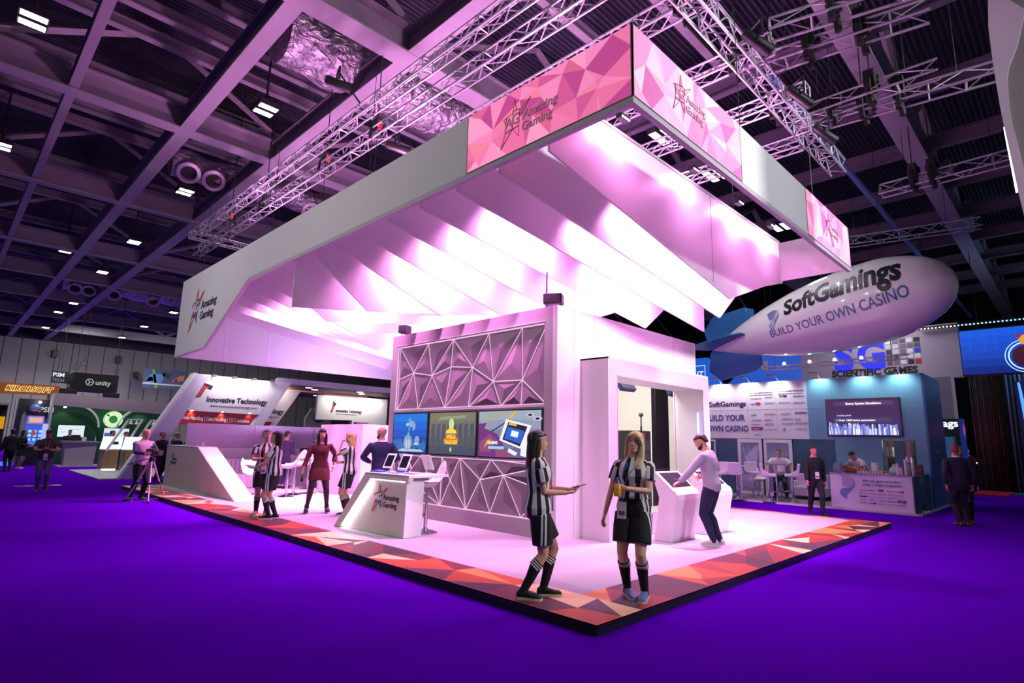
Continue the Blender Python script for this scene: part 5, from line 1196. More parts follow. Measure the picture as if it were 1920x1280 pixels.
q.body(); q.hair('2a1c18', 'short'); q.top(M('tee_white', 'd8d0d8', .8), hem=.48, sleeve=.62, off=.02, cuff=.015, name='t_shirt'); q.legs(M('cloth_14121a', '14121a', .85), off=.016); q.shoes('141014', '201c1c')
MB().text('staff', .06, (-.07 * 1.7, .09, 1.30), (0, -1, 0), Z, .001) if 0 else None
suit((27.0, .55, 0), 100, 1.76, 'dark figure with bag near the red carpet at far right', dict(), '0e0c12', '100e14', '7a5c58', '0c0a0c', vox=.018, lod=0, collar=False)
suit((28.0, .50, 0), 170, 1.80, 'grey-haired dark figure by the lectern at far right', dict(lean=8, hands=[(.26, .1, .62), (.26, -.1, .62)]), '100e16', '100e14', '9a7c80', '8a8490', vox=.018, lod=0)
q = Human((8.2, 3.6, T), 60, 1.66, 'f', 'person in dark sleeveless top mostly hidden behind the bearded man', dict(hands=[(.25, .1, .6), (.25, -.1, .6)]), '5a3830', .014, 0); q.body(); q.hair('120c0c', 'short'); q.top(M('top_maroon', '2a1420', .8), sleeve=.1, off=.014, name='top'); q.legs(M('cloth_14121a', '14121a', .85)); q.shoes('141014', '201c1c')
# ---------------------------------------------------------------- neighbouring stands on the left
IW = M('ivory_laminate', 'e6e0da', .5)
t = thing('technology_stand', 'white slanted-wall stand with red T emblem and Innovative Technology name', 'exhibition stand', (3.0, 22.0, 0))
yf = 22.0
def slab(pts, y0, y1, name, m, **k): return MB().prism([(x, y0, z) for x, z in pts], (0, y1 - y0, 0)).build(name, m, t, **k)
slab([(2.97, 4.1), (6.5, 4.05), (5.62, 2.57), (2.45, 2.62)], yf + .02, yf + .33, 'sign_wall', WHITE)
slab([(.80, 0), (1.55, 0), (3.45, 4.1), (2.95, 4.1)], yf, yf + .4, 'slanted_leg', M('lilac_laminate', 'cabdd4', .5))
slab([(.80, 0), (.70, 0), (2.85, 4.12), (2.97, 4.12)], yf - .02, yf + .42, 'leg_edge', WHITE)
slab([(5.30, 2.0), (5.75, 2.0), (6.9, 4.07), (6.45, 4.07)], yf + .03, yf + .35, 'slanted_leg', WHITE)
slab([(2.2, 2.05), (5.18, 2.05), (5.6, 2.6), (2.48, 2.62)], yf + .12, yf + .16, 'red_band', M('red_band', 'b01c24', .5))
mb = MB().mat(M('band_white', 'f0e8e8', .5))
mb.text('Note Handling | Coin Handling | TITO Solutions', .205, (2.62, yf + .11, 2.27), (1, 0, -.02), Z, .004, .006, 0, 'LEFT', 1, 2.62); mb.build('band_lettering', None, t)
for x in (2.95, 4.1, 5.2):
    o = MB().box((x - .05, yf + .02, 2.60), (x + .05, yf + .1, 2.63)).build('downlight', E('warm_lens', (1, .75, .45), 6), t)
    point('band_lamp', (x, yf + .03, 2.57), 5, (1, .72, .4), .03, t, 110, (0, .5, -1))
mb = MB().mat(M('logo_ink', '221c2a', .5)).text('Innovative Technology', .30, (3.42, yf + .014, 3.0), (1, 0, 0.01), Z, .006, .010, .12, 'LEFT', 1, 2.46)
mb.mat(M('logo_grey', '5a5660', .5)).text('www.innovative-technology.com', .165, (3.60, yf + .014, 2.80), (1, 0, 0.0), Z, .006, .0, .12, 'LEFT', 1, 1.85)
mb.build('lettering', None, t)
mb = MB().mat(M('logo_ink', '221c2a', .5)); ox, oz = 3.03, 3.12
q = lambda ps: [(ox + x, yf + .017, oz + z) for x, z in ps]
mb.prism(q([(-.02, .0), (.16, .05), (.33, .42), (.52, .36), (.60, .52), (.52, .56), (.16, .66), (.10, .50), (.14, .47)]), (0, -.004, 0))
mb.mat(M('t_red', 'd42a30', .5)).prism([(x, y - .005, z) for x, y, z in q([(.03, .05), (.14, .08), (.30, .42), (.40, .40), (.44, .48), (.24, .53), (.18, .40)])], (0, -.003, 0)); mb.build('emblem', None, t)
for x in (3.55, 4.35, 5.15, 5.95): MB().box((x - .08, yf - .28, 4.02), (x + .08, yf - .1, 4.1)).build('spot_head', M('spot_plum', '4a2838', .5), t)
area('sign_lamps', (4.6, yf - .5, 4.25), 2.6, 40, (1, .97, .95), (0, .55, -1), t, sizey=.15)
# second slanted frame deeper in and the soffit
slab([(7.2, 4.2), (9.1, 4.2), (7.75, 2.05), (5.9, 2.05)], 25.5, 25.8, 'sign_wall', IW)
point('nology_lamp', (7.9, 24.9, 4.0), 25, (1, .95, .9), .1, t)
MB().mat(M('logo_ink', '221c2a', .5)).text('nology', .33, (7.28, 25.494, 2.80), X, Z, .006, .012, .12).mat(M('logo_grey', '5a5660', .5)).text('nology.com', .16, (7.2, 25.494, 2.58), X, Z, .006, 0, .12).build('lettering', None, t)
slab([(6.2, 2.05), (7.45, 2.05), (7.62, 2.38), (6.4, 2.38)], 25.45, 25.5, 'red_band', M('red_band', 'b01c24', .5))
slab([(6.4, 4.28), (15.2, 4.28), (15.2, 4.02), (6.2, 4.02)], 22.2, 22.5, 'header', M('lilac_laminate', 'cabdd4', .5))
MB().box((6.4, 22.5, 4.05), (15.0, 25.4, 4.1)).build('soffit', M('soffit_red', '9a3c2c', .6), t)
MB().box((6.4, 25.8, 3.95), (12.6, 28.6, 4.0)).build('soffit', M('soffit_red', '9a3c2c', .6), t)
slab([(6.4, 4.28), (12.9, 4.28), (12.9, 3.98), (6.4, 3.98)], 25.4, 25.5, 'header', IW)
for x, y in ((8.4, 23.4), (9.1, 24.2), (11.2, 23.4), (11.9, 24.4)): MB().lathe([(.16, 4.03), (.16, 4.05)], (x, y, 0), 16).build('round_lamp', E('round_lens', (1, .95, .9), 3), t)
for x, y in ((8.6, 26.2), (10.4, 26.6), (11.2, 27.2)): MB().lathe([(.16, 3.93), (.16, 3.95)], (x, y, 0), 16).build('round_lamp', E('round_lens', (1, .95, .9), 3), t)
slab([(10.2, 3.98), (14.6, 3.98), (14.6, 0), (12.35, 0), (12.35, 2.66), (10.2, 2.62)], 26.0, 26.2, 'right_wall', IW)
mb = MB().mat(M('logo_ink', '221c2a', .5)).text('Innovative Technology', .235, (11.3, 25.994, 3.08), X, Z, .006, .006, .1, 'LEFT', 1, 1.62).mat(M('logo_grey', '8a8690', .5)).text('www.innovative-technology.com', .10, (11.3, 25.994, 2.95), X, Z, .006)
mb.mat(M('logo_ink', '221c2a', .5)).prism([(10.98, 25.995, 3.02), (11.1, 25.995, 3.05), (11.2, 25.995, 3.35), (11.32, 25.995, 3.5), (11.1, 25.995, 3.72), (11.08, 25.995, 3.4)], (0, -.004, 0)).mat(M('t_red', 'd42a30', .5)).prism([(11.02, 25.99, 3.06), (11.1, 25.99, 3.08), (11.17, 25.99, 3.38), (11.12, 25.99, 3.5)], (0, -.004, 0)); mb.build('lettering', None, t)
area('wall_wash', (12.4, 25.5, 3.93), 3.6, 50, (1, .98, .94), (0, .35, -1), t, sizey=.2)
MB().box((11.3, 26.4, 1.4), (12.35, 26.45, 2.68)).build('dark_window', M('dark_window', '23242c', .2), t)
t2 = thing('display_screen', 'pale flat screen on the Innovative wall above the store cabin', 'screen', (13.0, 25.9, 1.9))
MB().box((12.45, 25.9, 1.55), (13.85, 25.97, 2.42)).build('bezel', BLACK, t2); MB().box((12.5, 25.89, 1.6), (13.8, 25.9, 2.38)).build('picture', E('pale_screen', 'a8b8d0', .9), t2)
t2 = thing('blue_round_sign', 'ivory rounded panel with a blue round W emblem behind the Innovative stand', 'sign', (9.9, 30.0, 0))
MB().prism([(11.5, 30, 0), (15.4, 30, 0), (15.4, 30, 3.6), (12.6, 30, 3.6), (11.85, 30, 3.4), (11.5, 30, 2.8)], (0, .15, 0)).build('panel', M('cream_panel', 'd0c8b4', .6), t2)
mb = MB().mat(M('w_blue', '3a62b0', .5)).prism([(12.35 + .36 * math.cos(a), 29.99, 2.9 + .36 * math.sin(a)) for a in (2 * PI * k / 24 for k in range(24))], (0, -.01, 0)).mat(M('band_white', 'f0e8e8', .5)).text('W', .44, (12.35, 29.975, 2.75), X, Z, .004, .01, 0, 'CENTER'); mb.build('emblem', None, t2)
t2 = thing('blue_poster', 'blue and white poster stand glimpsed under the second Innovative wall', 'poster', (8.6, 32, 0))
MB().box((8.2, 32, 1.9), (9.9, 32.1, 3.1)).box((8.9, 32.02, 0), (9.1, 32.08, 1.9)).build('poster_board', M('poster_blue', '3a7ac8', .5), t2)
MB().box((8.6, 31.98, 2.0), (9.0, 32, 3.0)).build('poster_light', M('poster_white', 'e0e8f0', .5), t2); MB().prism([(9.4, 31.98, 2.2), (9.75, 31.98, 2.2), (9.57, 31.98, 2.8)], (0, -.01, 0)).build('poster_mark', M('poster_yellow', 'd8c040', .5), t2)
t2 = thing('grey_counter', 'dark grey shelf counter behind the partition under the ivory panel', 'counter', (9, 28.5, 0))
MB().box((7.4, 28.5, 0), (11.2, 29.1, 1.95)).build('counter_body', M('shelf_grey', '4a454c', .6), t2); MB().box((7.3, 28.4, 1.95), (11.3, 29.2, 2.05)).build('counter_top', M('shelf_light', '8a8690', .5), t2)
# slanted white frames
def frame(lbl, x, y):
    t = thing('slanted_frame', lbl, 'display frame', (x, y, 0))
    for a, b in (((0, .92), (.68, 2.30)), ((.62, 2.30), (1.25, 2.32)), ((.62, .98), (1.2, 2.3))): MB().prism([(x + a[0], y, a[1]), (x + a[0] + .07, y, a[1] - .05), (x + b[0] + .07, y, b[1] - .05), (x + b[0], y, b[1])], (0, .1, 0)).build('bar', WHITE, t)
    for k in range(2):
        c = V((x + .80 + .22 * k, y - .02, 2.15)); MB().lathe([(.02, .1), (.05, 0), (.09, -.08)], c, 10).build('spot_shade', WHITE, t, smooth=40)
frame('slanted white open frame with two spots by the green stand, left one', 1.2, 27.2)
frame('slanted white open frame with two spots by the green stand, right one', 2.05, 27.0)
# green stand
GR = M('green_wall', '0c4a28', .6, noise=.15, nscale=1.5)
t = thing('green_stand', 'dark green stand with pale header, white arches and glowing ring', 'exhibition stand', (2, 36, 0))
MB().box((-.25, 36.0, 0), (5.9, 36.15, 3.1)).build('green_wall', GR, t)
MB().prism([(-.06, 34, 3.0), (5.5, 33.9, 2.75), (5.5, 33.9, 3.42), (-.06, 34, 3.62)], (0, .3, 0)).build('header', M('pink_header', 'a8909a', .6), t)
MB().box((-.14, 34.0, 0), (-.04, 36.0, 3.6)).build('end_post', M('post_white', 'c8c0c4', .5), t)
def arch(c, r, a0, a1, y, w):
    return MB().loft([[V((c[0] + rr * math.cos(a), yy, c[1] + rr * math.sin(a))) for rr, yy in ((r, y), (r + w, y), (r + w, y + .1), (r, y + .1))] for a in (a0 + (a1 - a0) * k / 16 for k in range(17))])
a_ = arch((1.1, 1.95), 1.12, 0, PI / 2, 35.7, .1); a_.box((-.1, 35.7, 3.07), (1.1, 35.8, 3.17)).build('arch', WHITE, t)
arch((4.5, 1.75), 1.35, PI / 2, PI * .98, 35.6, .12).build('arch', WHITE, t)
ring = [[V((2.95 + rr * math.cos(a), yy, 2.42 + rr * math.sin(a))) for rr, yy in ((.25, 35.9), (.42, 35.9), (.42, 35.84), (.25, 35.84))] for a in (PI * .82 + (2 * PI - .25) * k / 28 for k in range(29))]
MB().loft(ring).build('ring_emblem', E('ring_cream', (1.0, .78, .58), .85), t)
for r0 in (.23, .45):
    MB().loft([[V((2.95 + rr * math.cos(a), yy, 2.42 + rr * math.sin(a))) for rr, yy in ((r0 - .012, 35.98), (r0 + .012, 35.98), (r0 + .012, 35.9), (r0 - .012, 35.9))] for a in (2 * PI * k / 28 for k in range(29))]).build('ring_glow', E('ring_green', (.25, 1.0, .35), 1.6), t)
point('ring_lamp', (2.95, 35.6, 2.42), 10, (.3, 1, .4), .3, t)
for x in (.6, 2.9, 4.2): 
    MB().box((x - .06, 35.2, 2.93), (x + .06, 35.3, 3.0)).build('downlight', E('green_lens', (.9, 1, .9), 5), t); point('wall_spot', (x, 35.5, 2.95), 12, (.85, 1, .85), .05, t, 100, (0, .4, -1))
MB().box((3.2, 35.9, 0), (3.3, 35.98, 1.95)).build('dark_post', DARK, t)
def tv(lbl, x0, x1, z0, z1, y, c, extra=()):
    t = thing('display_screen', lbl, 'screen', ((x0 + x1) / 2, y, z0)); MB().box((x0, y, z0), (x1, y + .06, z1)).build('bezel', BLACK, t)
    mb = MB().mat(E('tv_' + c, c, 1.0)).box((x0 + .03, y - .004, z0 + .03), (x1 - .03, y, z1 - .03))
    for cc, a, b, e, f in extra: mb.mat(E('tvm_' + cc, cc, .8)).box((x0 + (x1 - x0) * a, y - .006, z0 + (z1 - z0) * b), (x0 + (x1 - x0) * e, y - .004, z0 + (z1 - z0) * f))
    mb.build('picture', None, t)
tv('white lit screen on the left half of the green wall', .42, 1.62, 1.38, 2.05, 35.3, 'd4e4ea', (('8a9aa8', .1, .6, .18, .63), ('8a9aa8', .5, .6, .8, .63), ('8a9aa8', .1, .4, .3, .43), ('8a9aa8', .5, .4, .6, .43)))
tv('lit screen with blue corner under the ring on the green wall', 2.5, 3.75, 1.25, 1.95, 35.6, 'd0dce6', (('6a5ac0', .05, .1, .35, .6), ('40c0c8', .1, .05, .9, .2)))
tv('lit screen half hidden by the cameraman on the green stand', 4.6, 5.6, 1.3, 1.95, 35.6, 'c0d4dc')
t = thing('pale_counter', 'pale speckled counter in front of the green wall', 'counter', (1.0, 32.3, 0))
MB().prism([(.45, 32.0, .06), (1.62, 31.9, .06), (1.68, 31.9, 1.15), (.40, 32.0, 1.15)], (0, .7, 0)).build('counter_body', M('speckle', 'b8a8ac', .6, noise=.15, nscale=60), t)
MB().box((.30, 31.8, 1.15), (1.76, 32.8, 1.23)).build('counter_top', M('speckle_top', '9a8c92', .5), t); MB().box((.2, 31.7, 0), (1.95, 33.0, .06)).build('plinth', M('post_white', 'c8c0c4', .5), t)
MB().mat(M('logo_ink', '221c2a', .5)).text('amatic', .09, (1.1, 31.79, 1.155), X, Z, .003, .003).build('lettering', None, t) if 0 else None
t = thing('till_monitor', 'dark small monitor on the pale green-stand counter', 'monitor', (.85, 32.2, 1.23), world=False)
MB().box((-.2, 0, .05), (.15, .05, .3)).build('monitor_case', DARK, t); MB().box((-.03, -.03, 0), (.03, .06, .06)).build('monitor_foot', DARK, t); MB().box((.22, -.02, 0), (.4, .02, .2)).build('leaflet_holder', WHITE, t)
t = thing('bottle', 'clear bottle standing at the right end of the pale counter', 'bottle', (1.62, 32.2, 1.23), world=False)
MB().lathe([(.035, 0), (.035, .15), (.012, .2), (.012, .24)], n=12).build('bottle_glass', M('bottle_clear', 'b0b8c0', .1), t, smooth=40); MB().lathe([(.014, .24), (.014, .26)], n=10).build('bottle_cap', WHITE, t)
def oak(lbl, x0, x1, y, red=False):
    t = thing('oak_counter', lbl, 'counter', ((x0 + x1) / 2, y, 0))
    MB().box((x0 + .1, y, .12), (x1, y + .5, .92)).build('oak_body', M('oak_veneer', 'b89468', .55, noise=.12, nscale=9), t); MB().box((x0, y + .02, .12), (x0 + .1, y + .5, .92)).build('grey_end', M('end_grey', '8a7c74', .6), t)
    MB().box((x0 + .15, y + .05, .02), (x1 - .05, y + .45, .12)).build('lit_plinth', E('plinth_white', (1, .98, 1), 2.2), t); MB().box((x0, y - .03, .92), (x1 + .02, y + .52, .96)).build('counter_top', WHITE, t)
oak('oak-fronted counter on lit plinth, left one by the green stand', 1.08, 1.72, 27.3)
oak('oak-fronted counter on lit plinth, right one beside the slanted lilac leg', 1.74, 2.4, 26.6)
def lightbox(lbl, x, y, red):
    t = thing('counter_display', lbl, 'display', (x, y, .96), world=False)
    MB().prism([(-.42, 0, 0), (.38, 0, 0), (.46, .2, .55), (-.3, .2, .55)], (0, .05, 0)).build('lit_panel', E('display_white', (.95, .98, 1), .9), t)
    MB().box((-.02, -.02, .2), (.25, .0, .33)).build('device', M('device_red', 'a02028', .5) if red else M('device_navy', '1c2030', .5), t)
lightbox('white lit slanted display with dark device on the left oak counter', 1.45, 27.5, False)
lightbox('white lit slanted display with red device on the right oak counter', 2.12, 26.75, True)
struct(MB().prism([(.19, 28.5, .0), (.16, 21.9, .0), (.95, 22.0, .0), (4, 24, 0), (4, 29, 0)], (0, 0, .04)), 'trim_91', M('grey_plinth', 'a8a4a8', .5))
# PSM stand
PSX = .13
_n0 = len(bpy.data.objects)
t = thing('psm_stand', 'dark curved-panel stand with ball emblem and PSM letters at left', 'exhibition stand', (-.9, 35, 0))
MB().box((-1.55, 34.6, 0), (-.12, 34.75, 3.3)).build('back_panel', M('psm_grey', '8c8a94', .6), t)
DK = M('psm_dark', '16161e', .5)
pts = [(-1.48, 3.27), (-.12, 3.27), (-.12, 2.36), (-.3, 2.32), (-.55, 2.25), (-.85, 2.28), (-1.1, 2.45), (-1.2, 2.7), (-1.42, 2.0), (-1.48, 2.4)]
MB().prism([(x, 34.56, z) for x, z in pts], (0, .04, 0)).build('dark_swoosh', DK, t)
MB().prism([(-1.48, 34.55, 3.1), (-1.28, 34.55, 3.27), (-1.30, 34.55, 1.6), (-1.50, 34.55, .2), (-1.58, 34.55, .2)], (0, .04, 0)).build('dark_swoosh', DK, t)
MB().box((-1.62, 34.4, 0), (-1.55, 34.7, 3.25)).build('edge_post', M('post_white', 'c8c0c4', .5), t)
MB().ball((-.83, 34.5, 2.80), (.26, .05, .22), 18, 12).build('ball_emblem', M('ball_blue', '3a5a90', .4), t, smooth=True); MB().ball((-.83, 34.49, 2.68), (.2, .05, .08), 16, 8).build('ball_red_base', M('ball_red', 'b03a3a', .4), t, smooth=True)
MB().mat(E('psm_white', 'd0d0d4', .8)).text('PSM', .36, (-.66, 34.54, 2.64), X, Z, .01, .004, 0, 'LEFT', 1, .56).build('lettering', None, t)
MB().ball((-.70, 34.2, 3.12), .06).build('spot_lens', E('psm_spot', (.95, .95, 1), 40), t)
MB().box((-1.15, 34.5, .2), (-.2, 34.56, 1.6)).build('dark_niche', M('niche_dark', '101018', .5), t)
for _o in t.children: _o.location.x += PSX
t = thing('slot_machine', 'tall lit slot machine with blue screens on the PSM stand', 'slot machine', (-.75, 33.6, 0))
CB = M('slot_cabinet', '1a1a2a', .3)
MB().box((-1.05, 33.6, 0), (-.4, 34.2, .85)).build('cabinet', CB, t); MB().prism([(-1.0, 33.45, .85), (-.45, 33.45, .85), (-.45, 33.65, .95), (-1.0, 33.65, .95)], (0, 0, .05)).build('button_deck', CB, t)
rings = [[V((-1.0, y, z)), V((-.38, y, z)), V((-.38, y + .1, z)), V((-1.0, y + .1, z))] for y, z in ((33.55, .92), (33.66, 1.2), (33.72, 1.6), (33.70, 1.95))]
MB().loft(rings).build('curved_screen', E('slot_blue', '3a5ad8', .95), t)
mb = MB().mat(E('slot_cyan', '90d8f0', 1.)); [mb.box((-.9 + .2 * i, 33.60, 1.2 + .2 * j), (-.78 + .2 * i, 33.62, 1.32 + .2 * j)) for i in range(3) for j in range(3)]; mb.mat(E('slot_red', 'c04030', .9)).box((-.78, 33.58, 1.45), (-.62, 33.6, 1.7)); mb.build('reel_symbols', None, t)
MB().box((-1.0, 33.62, 2.0), (-.36, 33.8, 2.42)).build('top_box', E('slot_violet', '7a6ae0', .95), t); MB().box((-.94, 33.6, 2.08), (-.42, 33.62, 2.34)).build('top_label', E('slot_label', 'e8b090', .9), t)
t = thing('slot_machine', 'second slot machine glimpsed beside the PSM post with white-violet screen', 'slot machine', (-.2, 34.0, 0)); MB().box((-.34, 34.0, 0), (-.12, 34.4, .95)).build('cabinet', CB, t); MB().box((-.34, 33.98, .95), (-.13, 34.1, 2.05)).build('curved_screen', E('slot_white', 'b0b8f0', .9), t)
o = one(MB().box((-2.05, 33.4, .02), (-1.3, 33.6, .2)), 'blue_light_box', E('blue_glow', (.05, .12, 1.0), 1.6), 'glowing blue floor light strip at the PSM stand base', 'light strip')
# Kirolsoft
t = thing('kirolsoft_sign', 'orange-brown hanging header sign reading KIROLSOFT', 'sign', (-.5, 40, 3.75))
MB().prism([(-4.5, 40, 3.72), (.80, 40, 3.78), (.82, 40, 4.34), (-4.5, 40, 4.4)], (0, .2, 0)).build('header_board', M('kirol_orange', 'b06020', .6, emit='a05010', es=.25), t)
MB().mat(E('kirol_glow', (1.0, .62, .2), 1.1)).text('KIROLSOFT', .40, (-1.62, 39.97, 3.93), X, Z, .01, .035, .25).mat(M('kirol_black', '1a1008', .5)).text('KIROLSOFT', .40, (-1.62, 39.955, 3.93), X, Z, .01, .004, .25).build('lettering', None, t)
MB().tube([(.6, 40.1, 4.3), (.6, 40.1, 12.6)], .01, 4).build('hanging_wire', DARK, t); MB().tube([(-3.6, 40.1, 4.3), (-3.6, 40.1, 12.6)], .01, 4).build('hanging_wire', DARK, t)
t = thing('yellow_stand', 'dark stand with a bright yellow panel at the left edge', 'exhibition stand', (-3, 38, 0))
MB().box((-5, 38, 0), (-1.5, 38.3, 3.0)).build('dark_wall', M('yellow_stand_dark', '16120f', .7), t); MB().box((-4.5, 37.9, 1.75), (-1.55, 37.98, 2.4)).build('yellow_panel', E('yellow_panel', 'e0a010', .75), t)
mb = MB().mat(M('yellow_mark', '8a6408', .6)).box((-2.35, 37.89, 1.75), (-2.33, 37.9, 2.4)).box((-2.2, 37.89, 2.0), (-2.0, 37.9, 2.03)); mb.build('panel_print', None, t)
MB().box((-5, 37.6, 3.0), (-1.5, 38.3, 3.12)).build('roof_board', M('psm_grey', '8c8a94', .6), t)
# hanging cube signs
t = thing('unity_sign', 'black hanging box sign with white cube emblem and the word unity', 'sign', (2.9, 42, 4.3))
MB().box((1.66, 42, 4.30), (4.06, 44, 5.42)).build('sign_box', M('unity_black', '0c0c0e', .6), t)
mb = MB().mat(E('unity_white', 'c8c4c8', .75)).text('unity', .42, (2.82, 41.99, 4.72), X, Z, .006, .006)
for a in range(3):
    an = PI / 2 + a * 2 * PI / 3 + PI / 6
    c = V((2.52, 41.99, 4.86))
    for k in (-1, 1):
        p = c + V((math.cos(an), 0, math.sin(an))) * .22; b_0 = an + k * PI / 3; p2 = c + V((math.cos(b_0), 0, math.sin(b_0))) * .22
        mb.tube([p, p2], .02, 4)
    mb.tube([c, c + V((math.cos(an), 0, math.sin(an))) * .15], .022, 4)
mb.build('lettering', None, t)
MB().mat(E('unity_dim', '8a868c', .5)).text('unity', .3, (1.64, 43.6, 4.55), (0, -1, 0), Z, .006).build('side_lettering', None, t)
for x in (1.8, 3.9): MB().tube([(x, 42.5, 5.4), (x, 42.5, 12.6)], .012, 4).build('hanging_wire', DARK, t)
t = thing('psm_tech_sign', 'hanging dark sign reading PSM TECH left of the black unity box', 'sign', (1.2, 44, 4.7))
MB().box((.86, 44.6, 4.85), (1.75, 44.8, 5.62)).build('sign_box', M('psmt_dark', '1a1c26', .5), t); MB().mat(E('psm_white2', 'd8dce0', 1.0)).text('PSM', .36, (.88, 44.59, 5.26), X, Z, .006, .012).mat(E('psm_grey2', '9aa0a8', .8)).text('TECH', .25, (.90, 44.59, 4.94), X, Z, .006).build('lettering', None, t)
MB().tube([(1.3, 44.7, 5.6), (1.3, 44.7, 12.6)], .012, 4).build('hanging_wire', DARK, t)
for x0, x1, z, l in ((1.06, 1.95, 4.05, 'black slim box on the green-stand roof under the left end of the unity sign'), (3.36, 4.22, 3.95, 'black slim box on the green-stand roof under the right end of the unity sign')):
    t = thing('roof_box', l, 'speaker box', ((x0 + x1) / 2, 42, z)); MB().box((x0, 41.9, z), (x1, 42.3, z + .3)).build('box_case', BLACK, t, bevel=.02); MB().box(((x0 + x1) / 2 - .02, 42.1, z + .3), ((x0 + x1) / 2 + .02, 42.14, 4.35)).build('box_bracket', BLACK, t)
for x, z, r, l in ((2.1, 6.05, .17, 'thin dark hoop hanging above the left end of the unity sign'), (1.75, 5.75, .14, 'small thin hoop between the two hanging signs'), (3.95, 5.75, .14, 'thin dark hoop hanging above the right end of the unity sign')):
    t = thing('hoop', l, 'hoop', (x, 42.2, z)); MB().tube([(x + r * math.cos(a), 42.2, z + r * math.sin(a)) for a in (2 * PI * k / 20 for k in range(21))], .012, 5).build('ring', DARK, t); MB().tube([(x, 42.2, z + r), (x, 42.2, 12.6)], .006, 4).build('wire', DARK, t)
t = thing('wall_banner', 'colourful photo banner hanging on the far grey wall', 'banner', (11, 60, 6))
mb = MB().mat(M('ban_navy', '3a4466', .6)).box((9.35, 60, 6.0), (12.9, 60.05, 7.88))
for c, ps in (('4a7ab0', [(9.5, 6.4), (10.9, 6.6), (11.2, 7.5), (9.9, 7.3)]), ('6a9a3a', [(10.0, 7.8), (10.2, 7.8), (10.65, 6.05), (10.4, 6.05)]), ('b86a3a', [(12.0, 6.8), (12.85, 6.9), (12.85, 7.5), (12.3, 7.3)]), ('8ab0d8', [(9.6, 6.6), (10.2, 6.7), (10.1, 7.1), (9.7, 7.0)]), ('b04a6a', [(11.7, 6.7), (12.3, 6.8), (12.1, 7.2)]), ('1c2030', [(10.8, 7.6), (11.7, 7.5), (11.5, 7.0), (11.0, 7.2)])): mb.mat(M('ban_' + c, c, .6)).prism([(x, 59.99, z) for x, z in ps], (0, -.008, 0))
mb.build('print', None, t); MB().box((9.35, 59.97, 6.35), (12.9, 60.0, 6.5)).build('white_band', M('ban_white', 'b8b4bc', .6), t)
for k, x in enumerate((2.95, 7.9, 9.6, 17.0)):
    o = thing('wall_speaker', 'small black wall speaker high on the far grey wall, %s from left' % ('first', 'second', 'third', 'fourth')[k], 'loudspeaker', (x, 64, 8.8)); MB().box((x - .2, 63.9, 8.5 if k < 2 else 7.2), (x + .2, 64.3, 9.2 if k < 2 else 7.8)).build('speaker_case', BLACK, o); MB().box((x - .05, 64.3, 8.7 if k < 2 else 7.4), (x + .05, 64.6, 8.8 if k < 2 else 7.5)).build('bracket', BLACK, o)
mb = MB()
for k, c in enumerate(('c06040', 'e0c0b0', 'b04a38', 'd89070', 'e8d8d0')): mb.mat(M('patch_' + c, c, .7)).prism([(-2.3 + .22 * k, 19.9, .001), (-2.1 + .24 * k, 19.9, .001), (-2.05 + .22 * k, 20.15, .001), (-2.28 + .2 * k, 20.15, .001)], (0, 0, .004))
one(mb, 'floor_sticker', None, 'orange and white printed strip lying on the violet aisle carpet', 'floor sticker')
for x, y, z in ((10, 50, 9.5), (18, 50, 9.5), (4, 54, 9.5)): area('far_wall_fill', (x, y, z), 1.2, 330, (1, .98, .95), (0, .5, -1), None, spread=170)  # unseen area lights added to brighten the far wall
# ---------------------------------------------------------------- airship stand on the right
SX = 16.3
TE = M('teal_wall', '6aa2b8', .55); TD = M('teal_dark', '1c5668', .5)
t = thing('airship_stand', 'white and teal stand with wall-wide provider names under the airship', 'exhibition stand', (SX, 3, 0))
MB().box((13.98, .02, 0), (19.4, 8.5, .05)).build('stand_floor', M('grey_vinyl', '6f6868', .5, noise=.1, nscale=5), t)
MB().box((13.93, .0, 0), (13.98, 8.5, .055)).box((13.93, -.03, 0), (19.4, .02, .055)).build('floor_edge', M('post_white', 'c8c0c4', .5), t)
MB().box((SX, 3.29, 1.97), (SX + .1, 8.5, 3.96)).build('white_wall', M('wall_print_white', 'e4dce8', .55), t)
MB().box((SX, .08, 1.97), (SX + .1, 3.29, 3.96)).box((SX, .08, .05), (SX + .1, .38, 1.97)).box((SX, 1.23, .05), (SX + .1, 2.53, 1.97)).build('teal_wall', TE, t)
MB().prism([(SX, .08, .05), (19.0, .08, .05), (19.0, .08, 3.96), (SX, .08, 3.96)], (0, -.06, 0)).build('side_wall', M('side_blue', '1a5a8a', .5), t)
MB().box((SX + .02, 2.53, .05), (SX + .1, 3.83, 1.97)).build('teal_panel', TD, t); MB().box((SX + .02, 5.72, .05), (SX + .1, 8.4, 1.97)).build('teal_panel', TD, t)
sm = MB().mat(M('seam_grey', 'b0a8b8', .6))
for y in (4.3, 5.3, 6.3, 7.3): sm.box((SX - .003, y, 1.97), (SX + .01, y + .008, 3.96))
for y in (.45, 1.35, 2.3): sm.box((SX - .003, y, 1.97), (SX + .01, y + .006, 3.96))
sm.box((SX - .003, .08, 2.98), (SX + .01, 8.4, 2.988)); sm.build('wall_seam', None, t)
YL = (0, -1, 0)
mb = MB().mat(M('sg_ink', '1a1c34', .5)).text('SoftGamings', .26, (SX - .006, 6.76, 3.13), YL, Z, .004, .006, 0, 'LEFT', 1, 1.40)
mb.mat(M('sg_blue', '3a4a84', .5)).text('BUILD YOUR', .30, (SX - .006, 6.92, 2.61), YL, Z, .004, .008, 0, 'LEFT', 1, 1.50); mb.text('OWN CASINO', .30, (SX - .006, 6.86, 2.22), YL, Z, .004, .008, 0, 'LEFT', 1, 1.56)
